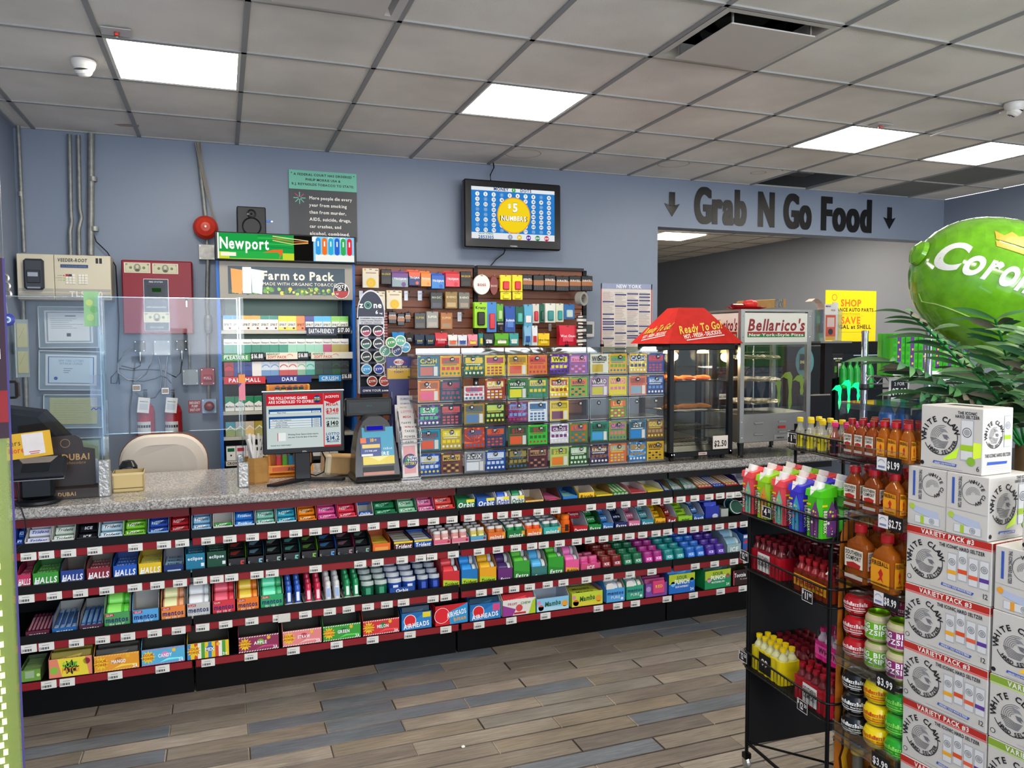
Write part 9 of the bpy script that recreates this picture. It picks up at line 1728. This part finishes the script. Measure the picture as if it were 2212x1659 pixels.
z=Z0+6*BH
thing('seltzer_carton','white lime six-pack lying at the far side of the left stack, seventh level','carton',loc=cw_(.0,.004,z),rz=CRZ,g=SL,group=GRP);thing('seltzer_carton','white lime six-pack lying at the near side of the left stack, seventh level','carton',loc=cw_(.1165,.0,z),rz=CRZ-.01,g=SL,group=GRP)
thing('seltzer_carton','white lime six-pack standing on top of the left stack','carton',loc=cw_(.034,.006,z+BH),rz=CRZ-.02,g=SU,group=GRP)
for k in range(4):thing('seltzer_carton',f'{HT[k]} white variety carton with green top band in the right stack','carton',loc=cw_(.246,.0,Z0+k*BH),rz=CRZ,g=VG,group=GRP)
thing('seltzer_carton','white mango six-pack standing in the right stack above the green-banded cartons','carton',loc=cw_(.248,.0,Z0+4*BH),rz=CRZ,g=cm(('sum',),lambda:None)if 0 else SUM,group=GRP).scale=(1,1,.96)
for q in range(2):thing('seltzer_carton',f'white mango six-pack lying at the {["far", "near"][q]} side of the right stack','carton',loc=cw_(.25+q*.1165,.0,Z0+5*BH),rz=CRZ,g=SM,group=GRP)
thing('seltzer_carton','white six-pack standing on top of the right stack, cut by the picture edge','carton',loc=cw_(.31,.006,Z0+6*BH),rz=CRZ,g=SU,group=GRP)
# ================================================================== PALM AND INFLATABLE LIME
def W3(u,v,dep):d=ray(u,v);f=RM@Vector((0,1,0));t=dep/d.dot(f);return Vector((0,0,HC))+d*t
proot=W3(2215,960,2.62)
palm=thing('artificial_palm','artificial palm with drooping green and brown-tinged leaflets behind the seltzer cartons','plant',loc=(proot.x,proot.y,0))
part('pot',G().lathe([(0,0),(.14,0),(.17,.26),(.18,.28),(.165,.28),(.16,.24),(0,.24)],seg=24,col='#3a3a3c',mat='plastic'),palm)
part('trunk',G().tube([(0,0,.2),(.01,.01,.6),(0,0,proot.z)],.03,'#5c4a30','kraft',10),palm)
def leafm(c,L,w):
 g=G();n=6;vs=[]
 for i in range(n+1):
  t_=i/n;ww=w*max(.0,math.sin(PI*min(1,t_*.96+.04)))**.7;z=-.42*L*t_**2;vs+=[(L*t_*(1-.18*t_),-ww,z-ww*.3),(L*t_*(1-.18*t_),0,z),(L*t_*(1-.18*t_),ww,z-ww*.3)]
 g.add(vs,[(3*i+a,3*i+a+1,3*i+a+4,3*i+a+3)for i in range(n)for a in(0,1)],c,'leaf',True);return g.mesh('leaflet')
LM=[leafm('#4a7c46',.20,.014),leafm('#356440',.19,.015),leafm('#6c9060',.21,.014),leafm('#6a6454',.16,.018),leafm('#1e3a24',.16,.019)]
tips=[(1968,680,2.5),(1930,780,2.42),(2150,690,2.5),(2060,745,2.72),(1990,850,2.45),(2100,800,2.35),(2235,720,2.4),(2050,880,2.6),(2260,800,2.3)]
rr=random.Random(11);nl=0
for k,(u,v,dep)in enumerate(tips):
 tip=W3(u,v,dep)-Vector((proot.x,proot.y,0));base=Vector((0,0,proot.z-.02));mid=(tip+base)/2+Vector((0,0,.07))
 def bez(t_):return base*(1-t_)**2+mid*2*t_*(1-t_)+tip*t_**2
 fr_=part('frond',G().tube([bez(i/8)for i in range(9)],.0045,'#1f7a38','leaf',6),palm)
 n=15
 for i in range(n):
  t_=.22+.78*i/(n-1);p=bez(t_);d=(bez(min(1,t_+.02))-bez(t_-.02)).normalized();side=d.cross(Vector((0,0,1))).normalized()
  for sg in(-1,1):
   if nl>=286:continue
   dr=(side*sg*.9+d*.55+Vector((0,0,.12+rr.uniform(-.1,.15)))).normalized();up=Vector((0,0,1));yv=up.cross(dr).normalized();zv=dr.cross(yv)
   mt=(Matrix((dr,yv,zv)).transposed()@Matrix.Rotation(sg*rr.uniform(.5,1.2)*(1 if rr.random()<.8 else-1),3,'X')).to_4x4();o=bpy.data.objects.new('leaflet',LM[rr.choice((0,0,1,1,2,3,4)if k%3 else(0,2,2,3,1))]);COL.objects.link(o);o.parent=fr_
   s_=rr.uniform(.75,1.15)*(1-.35*t_);o.matrix_local=Matrix.Translation(p)@mt@Matrix.Scale(s_,4);nl+=1
bc=W3(2192,640,2.95);a_,b_=.40,.262
tl=math.radians(24);ex=Vector((.937*math.cos(tl),-.349*math.cos(tl),-math.sin(tl)));ey=Vector((.349,.937,0));ez=ex.cross(ey)
rotm=Matrix((ex,ey,ez)).transposed()
lime=thing('inflatable_lime','giant glossy green inflatable lime lettered Corona with an orange crown','inflatable',loc=tuple(bc),rot=rotm.to_euler())
prof=[(0,-a_-.025),(.02,-a_-.028),(.045,-a_-.012),(.05,-a_+.004)]+[(b_*(1-abs(math.cos(PI*i/24))**2.3)**.5,-a_*math.cos(PI*i/24))for i in range(1,24)]+[(.05,a_-.004),(.03,a_+.02),(0,a_+.022)]
part('body',G().lathe(prof,seg=40,col='#66a81a',mat='inflate',axis='x'),lime)
def rad(x):return b_*max(0,(1-min(1,abs(x)/a_)**2.3))**.5
def onball(v,k=1.006):
 r=rad(v.x)*k;z=max(-r*.995,min(r*.995,v.z));return(v.x,-math.sqrt(max(0,r*r-z*z)),z)
o=G();f0=F((0,0,0))
for q in(0,):o.text(f0,'Corona',-.222+q,-.052,.10,'#e4e4e0',w=.33,rot=0,bold=2,z=0,sh=.15)
part('lettering',(lambda g:(g.mapped(lambda v:onball(v,1.008),o,.02),g)[-1])(G()),lime)
o=G();o.poly(f0,[(x-.19,z-.065)for x,z in[(-.06,.135),(.16,.135),(.165,.155),(-.065,.155)]],'#e89818',z=0);o.poly(f0,[(x-.19,z-.065)for x,z in[(-.065,.162),(.165,.162),(.17,.2),(.13,.18),(.11,.215),(.07,.185),(.05,.225),(.02,.185),(-.02,.21),(-.03,.18),(-.07,.195)]],'#e89818',z=0)
part('crown_print',(lambda g:(g.mapped(lambda v:onball(v,1.008),o,.02),g)[-1])(G()),lime)
part('seam',G().tube([onball(Vector((x,0,-.13-.06*math.cos(x*3))),1.004)for x in[-.345+.69*i/30 for i in range(31)]],.0022,'#b0d080','inflate',5),lime)
part('added_support_pole',G().tube([(0,0,-b_+.01),(0,0,-b_-.3)],.012,'#2a2a2c','satin',8),lime)  # added pole under the lime, reaching down to the added post
px_,py_=bc.x,bc.y;thing('promo_post','added dark post hidden in the palm carrying the inflatable lime','post',loc=(px_-.02,py_-.02,0),g=G().tube([(0,0,0),(0,0,bc.z-b_-.31)],.02,'#202022','satin',10).lathe([(0,0),(.16,0),(.16,.015),(0,.02)],seg=20,col='#202022',mat='satin'))  # unseen post, added only to hold up the lime
# ================================================================== LED-LIT ACRYLIC POST AT THE LEFT EDGE
p=W3(47,1500,1.0);ex_=Vector((p.x,p.y,0))
t=thing('led_display_post','acrylic display edge lit by a greenish light strip at the left picture edge','display case',loc=tuple(ex_),rz=.2)
part('acrylic_body',G().box(-.12,0,0.002,.02,.45,1.685,'#9aa860','film'),t)
part('purple_edge',G().box(-.002,.0005,-.0012,.0,.45,1.685,'#40386c','matte').box(-.03,-.002,-.0012,0,1.46,1.685,'#33202c','matte').box(-.03,-.002,-.0018,-.0012,1.48,1.52,'#7c2024','matte').text(F((-.016,-.002,0)),'IN',0,1.56,.012,'#c8c8d0'),t)
part('light_channel',G().box(-.045,-.004,.004,.016,.45,1.46,'#8c9a50','film').box(-.12,-.006,.021,.023,.45,1.46,'#7c8648','paper'),t)
g=G()
for i in range(100):g.box(-.022-.004*(i%2),-.017-.004*(i%2),-.0032,-.0014,.455+i*.01,.462+i*.01,'#e4f0a4','neon')
part('led_strip',g,t,kind='stuff');part('plinth',G().box(-.3,0,-.0,.12,0,.45,'#1c1c20','satin'),t)
x,y=at(28,848,2.2)[0],2.2;t=thing('black_gadget','small black device edge beside the left acrylic post','device',loc=(x-.03,2.2,at(28,862,2.2)[1]),g=G().box(-.04,.04,0,.03,0,.045,'#141416','gloss',ch=.006))
part('arm',G().tube([(-.02,.02,0),(-.06,.02,-.3),(-.08,.02,-1.4)],.006,'#141416','satin',6),t)
